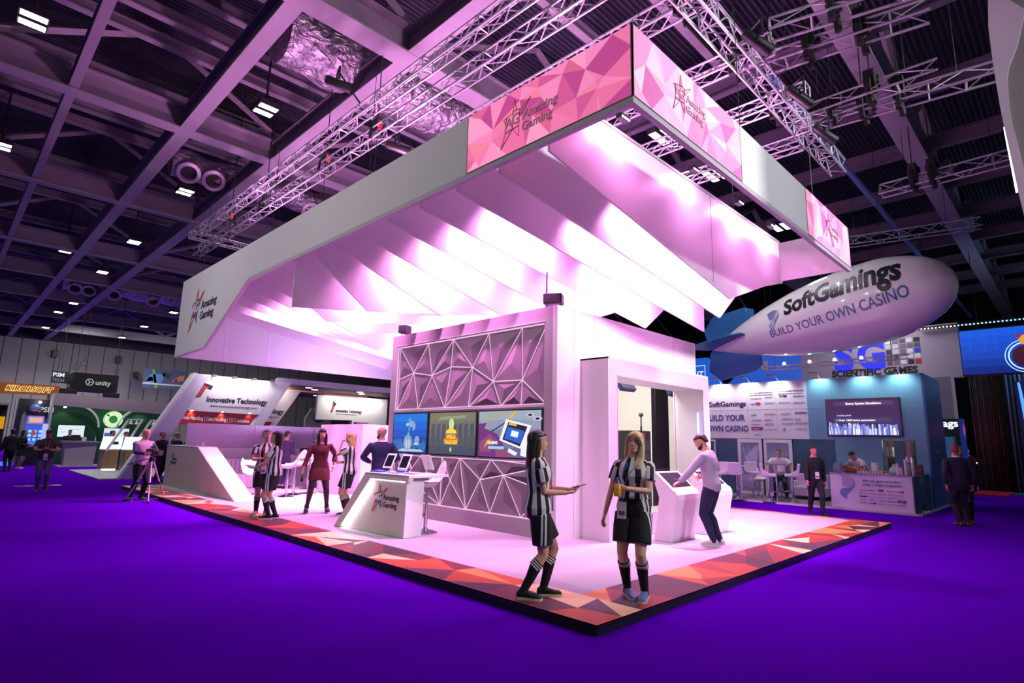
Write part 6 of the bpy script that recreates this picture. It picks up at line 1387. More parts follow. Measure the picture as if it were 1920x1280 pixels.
mb.mat(M('sg_grey', '5a5668', .5)).text('40+ top game providers', .085, (SX - .006, 5.2, 3.56), YL, Z, .004).text('under a single integration', .085, (SX - .006, 4.23, 3.58), YL, Z, .004).box((SX - .008, 5.22, 3.49), (SX - .002, 4.4, 3.51)).box((SX - .008, 4.22, 3.5), (SX - .002, 3.42, 3.52))
wl = [('microgaming', '7a7684', 5.18, 3.36), ('NETENT', '4a8a5a', 4.68, 3.38), ('WM', '101018', 4.2, 3.38), ('PRAGMATIC', '3a3848', 3.72, 3.38), ('yggdrasil', '3a5ad0', 5.18, 3.16), ('BETSOFT', '6a7a2a', 4.68, 3.17), ('evolution', '6a6878', 4.2, 3.18), ('GAMES.COM', 'c05a6a', 3.74, 3.16),
      ('1x2bit', '4a8a6a', 5.2, 2.78), ('QUICKSPIN', 'c83a4a', 4.72, 2.79), ('amusnet', 'a06a7a', 4.15, 2.8), ('ENDORPHINA', '20206a', 3.7, 2.82), ('endorphina', '6a7aa8', 5.2, 2.6), ('playson', 'c83a3a', 4.72, 2.6), ('habanero', '3a3848', 4.15, 2.62), ('ezugi', 'c04a5a', 3.7, 2.62), ('tomhorn', '2a2a8a', 5.2, 2.44), ('AMATIC', '4a4a5a', 4.72, 2.44), ('THUNDER', '7a7a8a', 4.15, 2.46), ('Spinomenal', '2a2a3a', 3.7, 2.48),
      ('BETGAMES', '8a2070', 5.2, 2.28), ('mr slotty', '8a8a98', 4.72, 2.27), ('A', '3a4a3a', 4.12, 2.24), ('mrslotty', '3a4ac0', 3.72, 2.28), ('gamzix', '3a3a4a', 5.1, 2.08)]
def words(mb, lst, y_of, z_of, s, ox, w_):
    for wd, c, y, z in lst:
        m = M('brand_' + c, c, .5)
        if wd == 'BETGAMES': mb.mat(m).box((ox - .004, y_of(y), z_of(z) - .02 * s), (ox + .002, y_of(y) - .4 * s, z_of(z) + .1 * s)); m = M('band_white', 'f0e8e8', .5); mb.mat(m).text(wd.lower(), .07 * s, (ox - .006, y_of(y) - .05 * s, z_of(z) + .01 * s), YL, Z, .003)
        elif wd == 'yggdrasil': mb.mat(m).text('red', .1 * s, (ox - .004, y_of(y), z_of(z)), YL, Z, .003, .002); mb.mat(M('brand_pill', 'c82a4a', .5)).prism([(ox - .003, y_of(y) - .26 * s + .1 * s * math.cos(a), z_of(z) + .035 * s + .055 * s * math.sin(a)) for a in (2 * PI * k / 14 for k in range(14))], (-.003, 0, 0))
        else: mb.mat(m).text(wd, (.085 if wd not in ('WM', 'A') else .15) * s, (ox - .004, y_of(y), z_of(z)), YL, Z, .003, .0025 if wd in ('WM', 'A', 'ENDORPHINA') else 0, 0, 'LEFT', 1, .37 * s if len(wd) > 7 else None)
words(mb, wl, lambda y: y, lambda z: z, 1.0, SX - .003, 1)
mb.build('wall_lettering', None, t)
def swirl(parent, o, r, u, h, name='swirl_emblem', c1='3a5a8a', c2='6a8ab8', thick=.011):
    o, r, u = V(o), V(r).normalized(), V(u).normalized(); w = r.cross(u); mb = MB(); P = lambda x, y: o + r * (x * h) + u * (y * h)
    m1, m2 = M('swirl_' + c1, c1, .5), M('swirl_' + c2, c2, .5)
    for k in range(10):
        f = k / 9; pts = []
        for i in range(13):
            a = PI * (.62 - 1.02 * i / 12); rx = .40 - .20 * f; ry = .34 - .17 * f
            pts.append(P(-.02 + .06 * f * 0 + rx * math.cos(a) * 1.05 - .05 * f, .66 - .30 * f * .75 + ry * math.sin(a) - .10 * f))
        mb.mat(m1).tube(pts, thick * h * .55, 4)
    tail = [(-.30, .20), (-.22, .34), (-.08, .41), (.10, .42), (.30, .50), (.38, .62), (.36, .46), (.22, .30), (.05, .14), (.0, .0), (.03, -.10), (-.12, -.04), (-.24, .06)]
    mb.mat(m2).prism([P(x, y) for x, y in tail], w * .004)
    return mb.build(name, None, parent)
swirl(t, (SX - .006, 7.45, 2.85), YL, Z, .7)
# swirl rings on the teal panel seen left
mb = MB().mat(M('ring_teal', '4a8a9c', .5))
for k in range(7): mb.tube([(SX + .012, 5.45 + (.25 + .1 * k) * math.cos(a), 1.0 + (.25 + .1 * k) * math.sin(a)) for a in (PI * .35 + PI * .9 * i / 14 for i in range(15))], .012, 4)
mb.build('ring_pattern', None, t) if 0 else None
mb = MB().mat(M('ring_teal', '4a8a9c', .5))
for k in range(9): mb.tube([(SX + .013, 6.35 - (.12 + .075 * k) * math.sin(a) * .9, 1.15 + (.12 + .075 * k) * math.cos(a)) for a in (PI * -.05 - PI * .95 * i / 14 for i in range(15))], .010, 4)
mb.build('ring_pattern', None, t)
# white framed doors with etched glass
mg2 = M('etched_glass', '8a90b4', .15, coat=.4)
for k, (ya, yb) in enumerate(((5.72, 4.87), (4.80, 3.86))):
    fr_ = MB()
    for a, b in (((SX - .02, ya, .15), (SX + .04, ya - .1, 1.83)), ((SX - .02, yb, .15), (SX + .04, yb + .1, 1.83)), ((SX - .02, ya, 1.83), (SX + .04, yb, 1.95)), ((SX - .02, ya, .05), (SX + .04, yb, .15))): fr_.box(a, b)
    d = fr_.build('glazed_door', WHITE, t); MB().box((SX + .005, ya - .1, .15), (SX + .02, yb + .1, 1.83)).build('door_glass', mg2, d)
    mb = MB().mat(M('etch_light', 'b8bcd4', .4))
    cy_ = (ya + yb) / 2
    if k: [mb.tube([(SX + .003, cy_ + (.12 + .1 * j) * math.cos(a), 1.55 + (.12 + .1 * j) * math.sin(a) * .8) for a in (PI + PI * i / 12 for i in range(13))], .008, 4) for j in range(4)]
    else: mb.poly([(SX + .003, cy_ + .2, 1.3), (SX + .003, cy_ - .05, .5), (SX + .003, cy_ - .22, .95), (SX + .003, cy_ - .3, 1.75), (SX + .003, cy_ - .18, 1.7)]).tube([(SX + .003, cy_ + .3, 1.8), (SX + .003, cy_ + .1, 1.2)], .012, 4).tube([(SX + .003, cy_ + .05, 1.8), (SX + .003, cy_ + .03, 1.1)], .01, 4)
    mb.build('etching', None, d)
MB().box((SX - .02, 6.62, .05), (SX + .03, 6.56, 1.85)).box((SX - .02, 8.0, 1.85), (SX + .03, 6.56, 1.92)).build('door_frame', WHITE, t)
mb = MB().mat(M('led_red', 'b05a6a', .5)); [mb.box((SX - .03, 6.585, .2 + .07 * k), (SX - .02, 6.6, .23 + .07 * k)) for k in range(24)]; mb.build('frame_dots', None, t)
# pantry opening
MB().box((SX + .1, .38, .05), (SX + .9, .42, 1.97)).box((SX + .9, .38, .05), (SX + .94, 1.3, 1.97)).build('pantry_wall', M('pantry_wall', '4a3c34', .8), t)
MB().box((SX - .02, .62, .05), (SX + .02, .92, 1.95)).build('pantry_door', TD, t); MB().box((SX - .03, .48, .05), (SX + .03, .60, 1.95)).build('door_jamb', M('jamb_pink', 'a07a80', .6), t)
for z in (1.05, 1.45): MB().box((SX + .2, .5, z), (SX + .6, 1.23, z + .03)).build('pantry_shelf', M('shelf_light', '8a8690', .5), t)
for k, (y, z, s, c, l) in enumerate(((1.1, 1.48, (.25, .16, .28), 'b8c0b8', 'pale tall box on the pantry upper shelf'), (.78, 1.48, (.25, .22, .24), 'c8c8c4', 'white box at the right of the pantry upper shelf'), (1.0, 1.08, (.2, .2, .16), '2a3a4a', 'dark box on the pantry lower shelf'))):
    o = thing('pantry_box', l, 'box', (SX + .4, y, z), world=False); MB().box((-s[0] / 2, -s[1] / 2, 0), (s[0] / 2, s[1] / 2, s[2])).build('carton', M('carton_' + c, c, .6), o); MB().box((-s[0] / 2 - .002, -.03, 0), (-s[0] / 2, .03, s[2])).build('tape', M('tape', '9a948a', .5), o)
point('pantry_lamp', (SX + .5, .95, 1.9), 6, (1, .95, .8), .1, t)
# tv
MB().box((SX + .07, 3.83, .05), (SX + .1, 5.72, 1.97)).build('door_backing', TD, t)
t2 = thing('video_wall', 'large dark screen with Bonus System title over a night skyline', 'screen', (SX - .1, 1.68, 2.07))
MB().box((SX - .09, .64, 2.07), (SX, 2.71, 3.26)).build('bezel', BLACK, t2)
xs = SX - .094; g = lambda u, v, k=0: V((xs - .001 * k, 2.68 - 2.01 * u, 2.10 + 1.13 * v))
mb = MB()
for i, c in enumerate(('161430', '1a1848', '1c1850', '201a4a', '24163c', '241430')): mb.mat(E('night_%d' % i, c, .9)).quad(g(0, i / 6), g(1, i / 6), g(1, (i + 1) / 6), g(0, (i + 1) / 6))
mb.mat(E('city_bar', '3a3868', .8)).quad(g(.1, .83, 1), g(.92, .82, 1), g(.92, .95, 1), g(.1, .95, 1)).quad(g(.1, .36, 1), g(.9, .36, 1), g(.9, .5, 1), g(.1, .5, 1))
rnd = random.Random(3); ct = [E('city_%d' % i, c, 1.) for i, c in enumerate(('c8d0f8', '8a98e0', '6a78d0', 'e8ecff', '4a58b0'))]
for k in range(230):
    u = rnd.random() * .95; h_ = .12 + .26 * rnd.random() * (1 - .3 * u); w_ = .012 + .02 * rnd.random(); mb.mat(rnd.choice(ct)).quad(g(u, .02, 2 + k * .01), g(u + w_, .02, 2 + k * .01), g(u + w_, h_, 2 + k * .01), g(u, h_, 2 + k * .01))
mb.mat(E('tv_text', 'f0f0ff', 1.2)).text('Bonus System Standalone', .095, g(.28, .86, 3), YL, Z, .001, .003).text('- Loyalty points', .07, g(.13, .54, 3), YL, Z, .001).text('+ Over 1000 bonus parameters', .085, g(.13, .40, 3), YL, Z, .001, .002)
mb.build('picture', None, t2)
MB().box((xs - .006, 1.67, 2.08), (xs, 1.675, 3.25)).box((xs - .006, .66, 2.66), (xs, 2.69, 2.664)).build('panel_joint', M('joint_dark', '10101c', .5), t2)
# wall lamps
for k, y in enumerate((7.3, 6.25, 5.2, 4.2, 2.85, 1.6, .6)):
    l = thing('wall_lamp', 'small arm lamp on the airship stand wall top, %s from the right' % ('seventh', 'sixth', 'fifth', 'fourth', 'third', 'second', 'first')[k], 'lamp', (SX, y, 3.96))
    MB().tube([(SX + .05, y, 3.96), (SX - .1, y + .04, 4.12), (SX - .28, y + .1, 4.16)], .012, 6).build('arm', M('lamp_arm', 'c0b8c4', .4), l); MB().obox((SX - .32, y + .11, 4.14), (.1, .22, .04)).build('lamp_head', M('lamp_head', 'b0605a', .5), l)
    point('wall_wash', (SX - .34, y, 4.08), 48 if y > 3.5 else 40, (1, .98, 1) if y > 3.5 else (.75, .95, 1), .05, l, 125, (.55, 0, -1), .9)
area('stand_inside', (18, 4, 3.8), 1.5, 12, (.7, .9, 1), (-.2, 0, -1), t)
# food counter
fc = thing('food_counter', 'white counter front with swirl emblem and provider names, holding food', 'counter', (14.25, 1.1, .05))
MB().box((14.02, .13, .05), (14.04, 2.1, .985)).build('counter_front', M('counter_pink', 'e2cce4', .5), fc); MB().box((14.04, .13, .05), (14.1, .2, .985)).box((14.04, 2.03, .05), (14.1, 2.1, .985)).build('counter_frame', WHITE, fc)
MB().box((14.06, .10, .05), (14.7, .13, .985)).build('counter_side', TD, fc); MB().box((14.0, .08, .985), (14.75, 2.14, 1.01)).build('counter_top', M('top_violet', '8a7290', .4), fc)
swirl(fc, (14.016, 1.70, .36), YL, Z, .58)
mb = MB().mat(M('sg_grey', '5a5668', .5)).text('40+ top game providers', .092, (14.016, 1.28, .80), YL, Z, .004, .001).text('under a single integration', .092, (14.016, 1.30, .70), YL, Z, .004, .001)
wl2 = [(w_, c, 1.38 - .22 * (i % 5), .56 - .085 * (i // 5)) for i, (w_, c, _, _) in enumerate(wl[:8] + wl[9:21] + wl[3:8])]
words(mb, wl2, lambda y: y, lambda z: z, .5, 14.018, 1); mb.build('counter_lettering', None, fc)
def item(name, lbl, cat, loc): return thing(name, lbl, cat, loc, world=False)
zt = 1.01
GL = M('clear_bowl', 'd8c8dc', .05, coat=.5); gb = GL.node_tree.nodes['Principled BSDF']; gb.inputs['Transmission Weight'].default_value = .85; gb.inputs['IOR'].default_value = 1.15
o = item('glass_bowl', 'round clear glass bowl at the left end of the food counter', 'bowl', (14.35, 1.93, zt)); MB().lathe([(.07, 0), (.13, .04), (.165, .12), (.15, .2), (.11, .26)], n=22, cap=False).build('bowl_glass', GL, o, smooth=True); MB().lathe([(.08, .01), (.08, .03)], n=18).build('sweets', M('sweets', 'd8a0b8', .5), o)
o = item('glass_jar', 'glass jar with yellow contents behind the wooden board', 'jar', (14.6, 1.72, zt)); MB().lathe([(.1, 0), (.1, .22), (.05, .27), (.05, .29)], n=18, cap=False).build('jar_glass', GL, o, smooth=True); MB().lathe([(.09, .1), (.09, .2)], n=18).build('lemons', M('lemon', 'c8b030', .5), o); MB().lathe([(.08, .3), (.03, .34), (.03, .4)], n=14).build('jar_lid', GL, o, smooth=True)
o = item('wooden_board', 'tilted wooden tray board beside the leaning man', 'board', (14.35, 1.62, zt)); MB().prism([(0, .22, .22), (0, -.30, .05), (.15, -.30, 0), (.15, .22, .0)], (.02, 0, .02)).build('tray', M('tray_wood', 'a86a48', .5), o); MB().prism([(-.02, .23, .23), (-.02, -.31, .06), (-.02, -.31, .08), (-.02, .23, .25)], (.03, 0, 0)).build('tray_rim', M('rim_wood', 'c89a78', .5), o)
for k in range(9):
    o = item('dip_glass', 'little glass pot of red and green snack on the counter front edge', 'pot', (14.15, 1.40 - .072 * k, zt)); o['group'] = 'snack pots along the counter edge'
    MB().lathe([(.028, 0), (.032, .07)], n=10).build('pot', M('pot_white', 'd8c8d0', .3), o, smooth=40); MB().lathe([(.026, .071), (.01, .085)], n=8).build('snack', M('snack_%d' % (k % 2), ('c03a4a', '4a8a4a')[k % 2], .5), o)
o = item('snack_tray', 'tray of golden pastries near the middle of the food counter', 'tray', (14.3, .88, zt)); MB().box((-.12, -.2, 0), (.12, .2, .03)).build('tray', M('tray_white', 'd8c0cc', .4), o)
rnd = random.Random(8)
for k in range(14): MB().ball((rnd.uniform(-.08, .08), rnd.uniform(-.14, .14), .05 + .03 * rnd.random()), (.035, .045, .025), 8, 5).build('pastry', M('pastry', 'c07838', .6), o, smooth=True)
o = item('plastic_bag', 'pale knotted plastic bag on the counter behind the pastries', 'bag', (14.6, .62, zt)); MB().loft([[V((.11 * sc * math.cos(a) * (1 + .08 * math.sin(5 * a)), .13 * sc * math.sin(a) * (1 + .08 * math.cos(4 * a)), z)) for a in (2 * PI * k / 16 for k in range(16))] for z, sc in ((0, .8), (.06, 1), (.14, .9), (.21, .45), (.24, .18), (.28, .3))]).build('bag', M('bag_pale', 'a8c0c4', .3), o, smooth=True); MB().lathe([(.03, .225), (.03, .24)], n=8).build('knot', M('bag_pale', 'a8c0c4', .3), o)
for k, (y, n) in enumerate(((.47, 5), (.40, 3), (.17, 4) if 0 else (.28, 7))):
    o = item('cup_stack', ('leftmost stack of white paper cups on the food counter', 'short middle stack of white paper cups on the food counter', 'tallest stack of white paper cups beside the coffee urn')[k], 'cup stack', (14.25, y, zt))
    for j in range(n): MB().lathe([(.034, .055 * j), (.043, .055 * j + .09)], n=14).build('cup', M('cup_paper', 'e0c8dc', .5), o, smooth=40)
o = item('coffee_urn', 'pair of tall steel coffee urns at the counter right end', 'urn', (14.35, .20, zt))
for k in (-.05, .06): MB().lathe([(.045, 0), (.045, .44), (.03, .47), (.02, .49)], (0, k, 0), 16).build('urn_body', CHROME, o, smooth=40)
MB().box((-.07, -.02, .3), (-.04, .03, .33)).build('tap', BLACK, o)
o = item('bread_bin', 'dark red-brown snack box at the wall end behind the urns', 'box', (15.6, .3, 1.0)); MB().box((-.1, -.16, 0), (.1, .16, .28)).build('bin', M('bin_brown', '3a1c1c', .4), o); MB().box((-.102, -.13, .05), (-.1, .13, .12)).build('bin_print', M('bin_print', '8a3a30', .5), o)
struct(MB().box((15.4, .1, .05), (16.2, 1.15, 1.0)), 'trim_92', TD)
o = item('bin_white', 'white rounded container beside the leaning man', 'container', (14.7, 1.10, zt)); MB().lathe([(.09, 0), (.10, .28)], n=16).build('container', WHITE, o, smooth=40); MB().lathe([(.104, .28), (.104, .3)], n=16).build('rim', WHITE, o)
# seats of the airship stand
WS = M('stool_pink_white', 'd8c8dc', .5)
for lbl, x, y, rz in (('white square bar stool nearest the bearded man, leftmost on the airship stand', 13.5, 5.1, 170), ('white square bar stool seen from behind, left table of the airship stand', 13.8, 4.72, 10), ('white square bar stool at the far side of the left table', 15.0, 4.72, 215),
                      ('white square bar stool with chrome post just left of the sitting man', 13.95, 3.8, -70), ('white square bar stool facing left, right of the sitting man', 14.6, 3.33, 110)):
    shell_stool(lbl, x, y, .05, R(rz), .74, WS, style='square')
shell_stool('low white round-backed chair behind the left bar table', 15.5, 4.75, .05, R(160), .5, WS, .25, low=True)
bar_table('round bar table between the left stools of the airship stand', 14.5, 4.95, .05, .34, 1.02, top=WS)
bar_table('small bar table in front of the sitting man in white', 14.6, 3.8, .05, .30, 1.12, top=M('table_grey', '8a8494', .4))
o = item('cup_pair', 'tan paper cup on the far left table of the airship stand', 'cup', (14.4, 5.05, 1.07)); MB().lathe([(.04, 0), (.05, .1)], n=14).build('cup', M('cup_tan', 'c89a70', .5), o, smooth=40); MB().lathe([(.045, .1), (.02, .105)], n=12).build('lid', WHITE, o)
o = thing('sofa', 'white low sofa behind the man in black jacket', 'sofa', (16.0, 3.4, .05)); MB().box((15.75, 2.75, .15), (16.25, 3.75, .45)).build('seat', WS, o, bevel=.03); MB().box((16.1, 2.75, .4), (16.28, 3.75, .85)).build('backrest', WS, o, bevel=.03); MB().box((15.75, 3.65, .2), (16.25, 3.8, .62)).build('armrest', WS, o, bevel=.03)
for a, b in ((15.8, 2.8), (15.8, 3.7)): MB().tube([(a, b, .05), (a, b, .16)], .015, 6).build('leg', CHROME, o)
# ---------------------------------------------------------------- airship
ta, no = V((14.9, 5.85, 5.05)), V((13.2, -1.36, 5.95))
ax = (no - ta); L_ = ax.length; ax.normalize(); sd_ = ax.cross(Z).normalized(); up_ = sd_.cross(ax).normalized()
air = thing('airship', 'white inflatable airship reading SoftGamings with blue tail fins', 'airship', tuple(ta.lerp(no, .5)))
m_air = M('airship_skin', 'd6cfd6', .18, coat=.5)
prof_ = [(0, .02), (.03, .10), (.10, .26), (.20, .47), (.32, .68), (.45, .84), (.58, .93), (.70, .965), (.80, .93), (.88, .80), (.94, .62), (.975, .42), (.995, .2), (1.0, .03)]
RM = 1.20
def rad(s_):
    for (a, b), (c, d) in zip(prof_, prof_[1:]):
        if a <= s_ <= c: return (b + (d - b) * (s_ - a) / (c - a)) * RM
    return 0
def smooth_rad(s_): return sum(rad(min(1, max(0, s_ + .02 * k))) for k in (-1, 0, 1)) / 3 if .05 < s_ < .93 else rad(s_)
def apt(s_, th, lift=0.0):
    r_ = smooth_rad(s_) + lift; return ta + ax * (L_ * s_) + (sd_ * math.cos(th) + up_ * math.sin(th)) * r_
ss = [i / 60 for i in range(56)] + [.935, .95, .963, .975, .985, .993, .998, 1.0]
MB().loft([[apt(s_, 2 * PI * k / 48) for k in range(48)] for s_ in ss]).build('envelope', m_air, air, smooth=True)
# lettering wrapped on the hull; the viewed side faces -X
side0 = PI if sd_.x > 0 else 0.0
def hull_text(body, size, s0, s1, th0, m, bold, name, dth=0.0):
    tmp = MB().text(body, 1.0, (0, 0, 0), X, Y, .0, bold); xs_ = [p.x for p in tmp.v]; x0, x1 = min(xs_), max(xs_)
    mb = MB(); dirn = -1 if side0 else 1
    me = bpy.data.meshes.new('q'); me.from_pydata([tuple(p) for p in tmp.v], [], tmp.f); bm = bmesh.new(); bm.from_mesh(me)
    bmesh.ops.remove_doubles(bm, verts=bm.verts, dist=1e-5); bmesh.ops.subdivide_edges(bm, edges=[e for e in bm.edges if e.calc_length() > .12], cuts=2, use_grid_fill=False); bmesh.ops.triangulate(bm, faces=bm.faces)
    bm.verts.index_update()
    vs = []
    for v in bm.verts:
        s_ = s0 + (s1 - s0) * (v.co.x - x0) / (x1 - x0); r_ = max(.3, smooth_rad(s_)); k_ = (.78 + .42 * (s_ - s0) / (s1 - s0))
        th = side0 + dirn * (th0 + dth * (s_ - s0) + v.co.y * size * k_ / r_); vs.append(apt(s_, th, .008))
    mb.add(vs, [tuple(v.index for v in f.verts) for f in bm.faces]); bm.free(); bpy.data.meshes.remove(me)
    return mb.build(name, m, air)
hull_text('SoftGamings', .86, .46, .89, .10, M('air_ink', '14121c', .4), .035, 'lettering', .1)
hull_text('BUILD YOUR OWN CASINO', .38, .375, .90, -.45, M('air_blue', '3a5a80', .4), .013, 'lettering', .1)
mb = MB(); dn = -1 if side0 else 1
for k in range(9):
    f = k / 8; mb.mat(M('swirl_air', '6a8aa8', .4)).tube([apt(.400 + (.036 - .020 * f) * math.cos(a) + .0, side0 + dn * (.16 + .06 - .16 * f + (.20 - .12 * f) * math.sin(a)), .01) for a in (PI * (.75 - 1.1 * i / 10) for i in range(11))], .008, 4)
mb.mat(M('swirl_air2', '7a98b8', .4)).poly([apt(s_ + .06, side0 + dn * th, .01) for s_, th in ((.318, -.06), (.335, .04), (.36, .14), (.368, .22), (.362, .02), (.345, -.12), (.335, -.28), (.322, -.2))]); mb.build('swirl_emblem', None, air)
FB = M('fin_blue', '14608e', .45)
for k, th in enumerate((PI / 2, -PI / 2, 0, PI)):
    dv = sd_ * math.cos(th) + up_ * math.sin(th); n_ = ax.cross(dv); c0 = ta - ax * .12
    pts = [ta + ax * (L_ * .24) + dv * smooth_rad(.24) * .8, ta + ax * (L_ * .02), c0 + dv * .10, c0 - ax * .15 + dv * .75, c0 + ax * .30 + dv * 1.15, ta + ax * (L_ * .20) + dv * 1.12, ta + ax * (L_ * .245) + dv * .95]
    MB().prism([p - n_ * .02 for p in pts], n_ * .04).build('tail_fin', FB, air)
    for j in (0, 1): MB().ball(pts[0].lerp(pts[5], .3 + .5 * j), .035).build('fin_bead', M('bead_pink', 'c89ab0', .4), air) if k == 0 else None
for s_ in (.3, .75): MB().tube([apt(s_, side0 + dn * PI / 2 if 0 else PI / 2), apt(s_, PI / 2) + Z * (8.4 - apt(s_, PI / 2).z)], .008, 4).build('hanging_wire', BLACK, air)
# ---------------------------------------------------------------- signs behind
t = thing('science_games_sign', 'grey hanging panel with blue S G letters, colour squares and SCIENTIFIC GAMES', 'sign', (25, 3, 4.7))
MB().box((25, .03, 4.68), (25.4, 6.3, 6.95)).build('sign_panel', M('sg_panel', 'b4acbe', .6), t)
mb = MB().mat(M('sg_black', '101016', .5)).text('SCIENTIFIC GAMES', .395, (24.99, 4.85, 4.97), YL, Z, .006, .018)
mb.mat(E('sg_electric', '1c2cf0', .95)).text('S', 1.75, (24.99, 4.70, 5.28), YL, Z, .006, .09, 0, 'LEFT', .95).text('G', 1.75, (24.99, 3.75, 5.28), YL, Z, .006, .09, 0, 'LEFT', .85); mb.build('lettering', None, t)
area('sign_fill', (23.2, 2.8, 7.6), 1.2, 55, (1, .85, 1), (.8, 0, -1), t)  # added light without a fixture, brightens the grey sign panel
rnd = random.Random(4); mb = MB(); cs = ['e8f0f0', '5a5a62', '7a7a80', '3a363e', 'd0d8d8', '26242c']
for j in range(5):
    for i in range(5):
        c = {(4, 0): 'd02028', (4, 2): '2838e0', (1, 0): 'b82a2a' if 0 else '7a7a80'}.get((i, j), rnd.choice(cs)); y_ = 2.62 - .26 * i; z_ = 5.36 + .235 * j
        mb.mat(M('sq_' + c, c, .5)).box((24.98, y_, z_), (25.0, y_ - .21, z_ + .19))
mb.build('colour_squares', None, t)
for y_ in (1, 5): MB().tube([(25.2, y_, 6.95), (25.2, y_, 12.6)], .012, 4).build('hanging_wire', BLACK, t)
t = thing('video_banner', 'glowing blue video screen with bright ring at the right edge', 'screen', (25, -2, 4.75))
g = lambda y_, z_, k=0: V((24.98 - .002 * k, y_, z_)); mb = MB()
MB().box((25, -4.5, 4.72), (25.4, .02, 6.6)).build('screen_case', BLACK, t)
cb = ('0a2a90', '0a3cb0', '0c48c8', '0e50d8', '1258e8', '1862f0')
for i, c in enumerate(cb): mb.mat(E('vb_%d' % i, c, .75)).quad(g(.0, 4.75 + 1.8 * i / 6), g(-4.4, 4.75 + 1.8 * i / 6), g(-4.4, 4.75 + 1.8 * (i + 1) / 6), g(0, 4.75 + 1.8 * (i + 1) / 6))
mb.mat(E('vb_ring', 'b0d8ff', 1.2))
for r_, w_ in ((.62, .03), (.5, .05)): mb.add([g(-1.98 + rr * math.cos(a), 5.38 + rr * math.sin(a), 1) for a in (2 * PI * k / 40 for k in range(40)) for rr in (r_, r_ + w_)], [(2 * k, 2 * k + 1, (2 * k + 3) % 80, (2 * k + 2) % 80) for k in range(40)])
mb.mat(E('vb_core', '4a1430', .7)).poly([g(-1.98 + .42 * math.cos(a), 5.38 + .42 * math.sin(a), 2) for a in (2 * PI * k / 30 for k in range(30))]); mb.mat(E('vb_gold', 'e0a040', .9)).poly([g(-1.75, 6.2, 2), g(-2.3, 6.2, 2), g(-2.2, 5.75, 2), g(-1.85, 5.85, 2)]).mat(E('vb_redgem', 'b02040', .9)).poly([g(-1.7, 6.22, 3), g(-1.95, 6.22, 3), g(-1.8, 6.05, 3)])
mb.mat(E('vb_dots', '4a90ff', .9)); [mb.quad(g(y_, 6.4 - .09 * j, 1), g(y_ - .02, 6.4 - .09 * j, 1), g(y_ - .02, 6.38 - .09 * j, 1), g(y_, 6.38 - .09 * j, 1)) for y_ in (-.3, -.75, -1.1, -1.55) for j in range(9)]
mb.build('picture', None, t)
for y_ in (-.6, -3.2): MB().tube([(25.2, y_, 6.6), (25.2, y_, 12.6)], .012, 4).build('hanging_wire', BLACK, t)
lt = thing('light_bar', 'row of white and blue spot lamps above the blue video screen', 'light bar', (24.6, -.5, 6.75)); MB().box((24.6, -4.5, 6.72), (24.75, 1.4, 6.82)).build('bar', BLACK, lt)
for k in range(46):
    y_ = 1.32 - .125 * k; MB().obox((24.58, y_, 6.74), (.04, .05, .04)).build('lamp_bead', E('bead_white' if y_ > .0 else 'bead_blue', (1, .95, .9) if y_ > 0 else (.3, .75, 1), 2.5), lt)
for y_ in (-3.5, 1.0): MB().tube([(24.68, y_, 6.8), (24.68, y_, 12.6)], .01, 4).build('hanging_wire', BLACK, lt)
t = thing('entertainment_sign', 'bright blue sign ending in NT inside a white box outline', 'sign', (24, 11.2, 5.3)); MB().prism([(24.5, 13.5, 4.6), (24.5, 9.8, 4.6), (24.5, 10.3, 5.6), (24.5, 10.7, 6.35), (24.5, 13.5, 6.35)], (.2, 0, 0)).build('sign_panel', E('nt_blue', '1a62d8', .75), t)
mb = MB().mat(E('nt_white', 'd0e0ff', 1.0)).text('NT', .46, (24.49, 11.58, 5.32), YL, Z, .006, .008); MB().tube([(24.6, 11, 6.3), (24.6, 11, 12.6)], .012, 4).build('hanging_wire', BLACK, t); [mb.box(a, b) for a, b in (((24.485, 12.5, 5.92), (24.495, 10.85, 5.95)), ((24.485, 10.88, 5.95), (24.495, 10.85, 5.1)))]; mb.build('lettering', None, t)
t = thing('blue_banner', 'blue illuminated banner under the airship with a playing-card print', 'banner', (24.6, 7, 5)); MB().prism([(24.8, 10.0, 4.7), (24.8, 6.2, 4.8), (24.8, 6.2, 6.25), (24.8, 8.3, 6.3), (24.8, 9.0, 5.6)], (.2, 0, 0)).build('banner_panel', E('banner_blue', '1c5ad0', .7), t)
MB().mat(M('card_white', 'e8e4ea', .5)).box((24.78, 7.98, 5.5), (24.8, 7.68, 5.95)).mat(M('card_red', 'd02030', .5)).prism([(24.775, 7.83, 5.62), (24.775, 7.9, 5.74), (24.775, 7.83, 5.72), (24.775, 7.76, 5.74)], (-.004, 0, 0)).build('card_print', None, t)
for n_, y_ in ((t, 7.0),): MB().tube([(24.9, y_, 6.25), (24.9, y_, 12.6)], .012, 4).build('hanging_wire', BLACK, n_)
tt = truss('thin lit truss with spot lamps above the airship stand wall', (14.5, 3.95, 4.18), (14.5, -.0, 4.24), .12, .014, .3)
for y_ in (3.6, .4): MB().tube([(14.44, y_, 4.15), (14.44, y_, 12.6)], .008, 4).build('hanging_wire', BLACK, tt)
for k, y_ in enumerate((3.3, 2.55, 1.85, 1.15)):
    o = thing('truss_spot', 'bright bare spot lamp on the thin truss, %s from the left' % ('first', 'second', 'third', 'fourth')[k], 'spot lamp', (14.45, y_, 4.28)); MB().ball((14.42, y_, 4.3), .045, 10, 6).build('bulb', E('warm_bulb', (1, .9, .75), 12), o); MB().tube([(14.5, y_, 4.24), (14.44, y_, 4.3)], .02, 6).build('holder', BLACK, o)
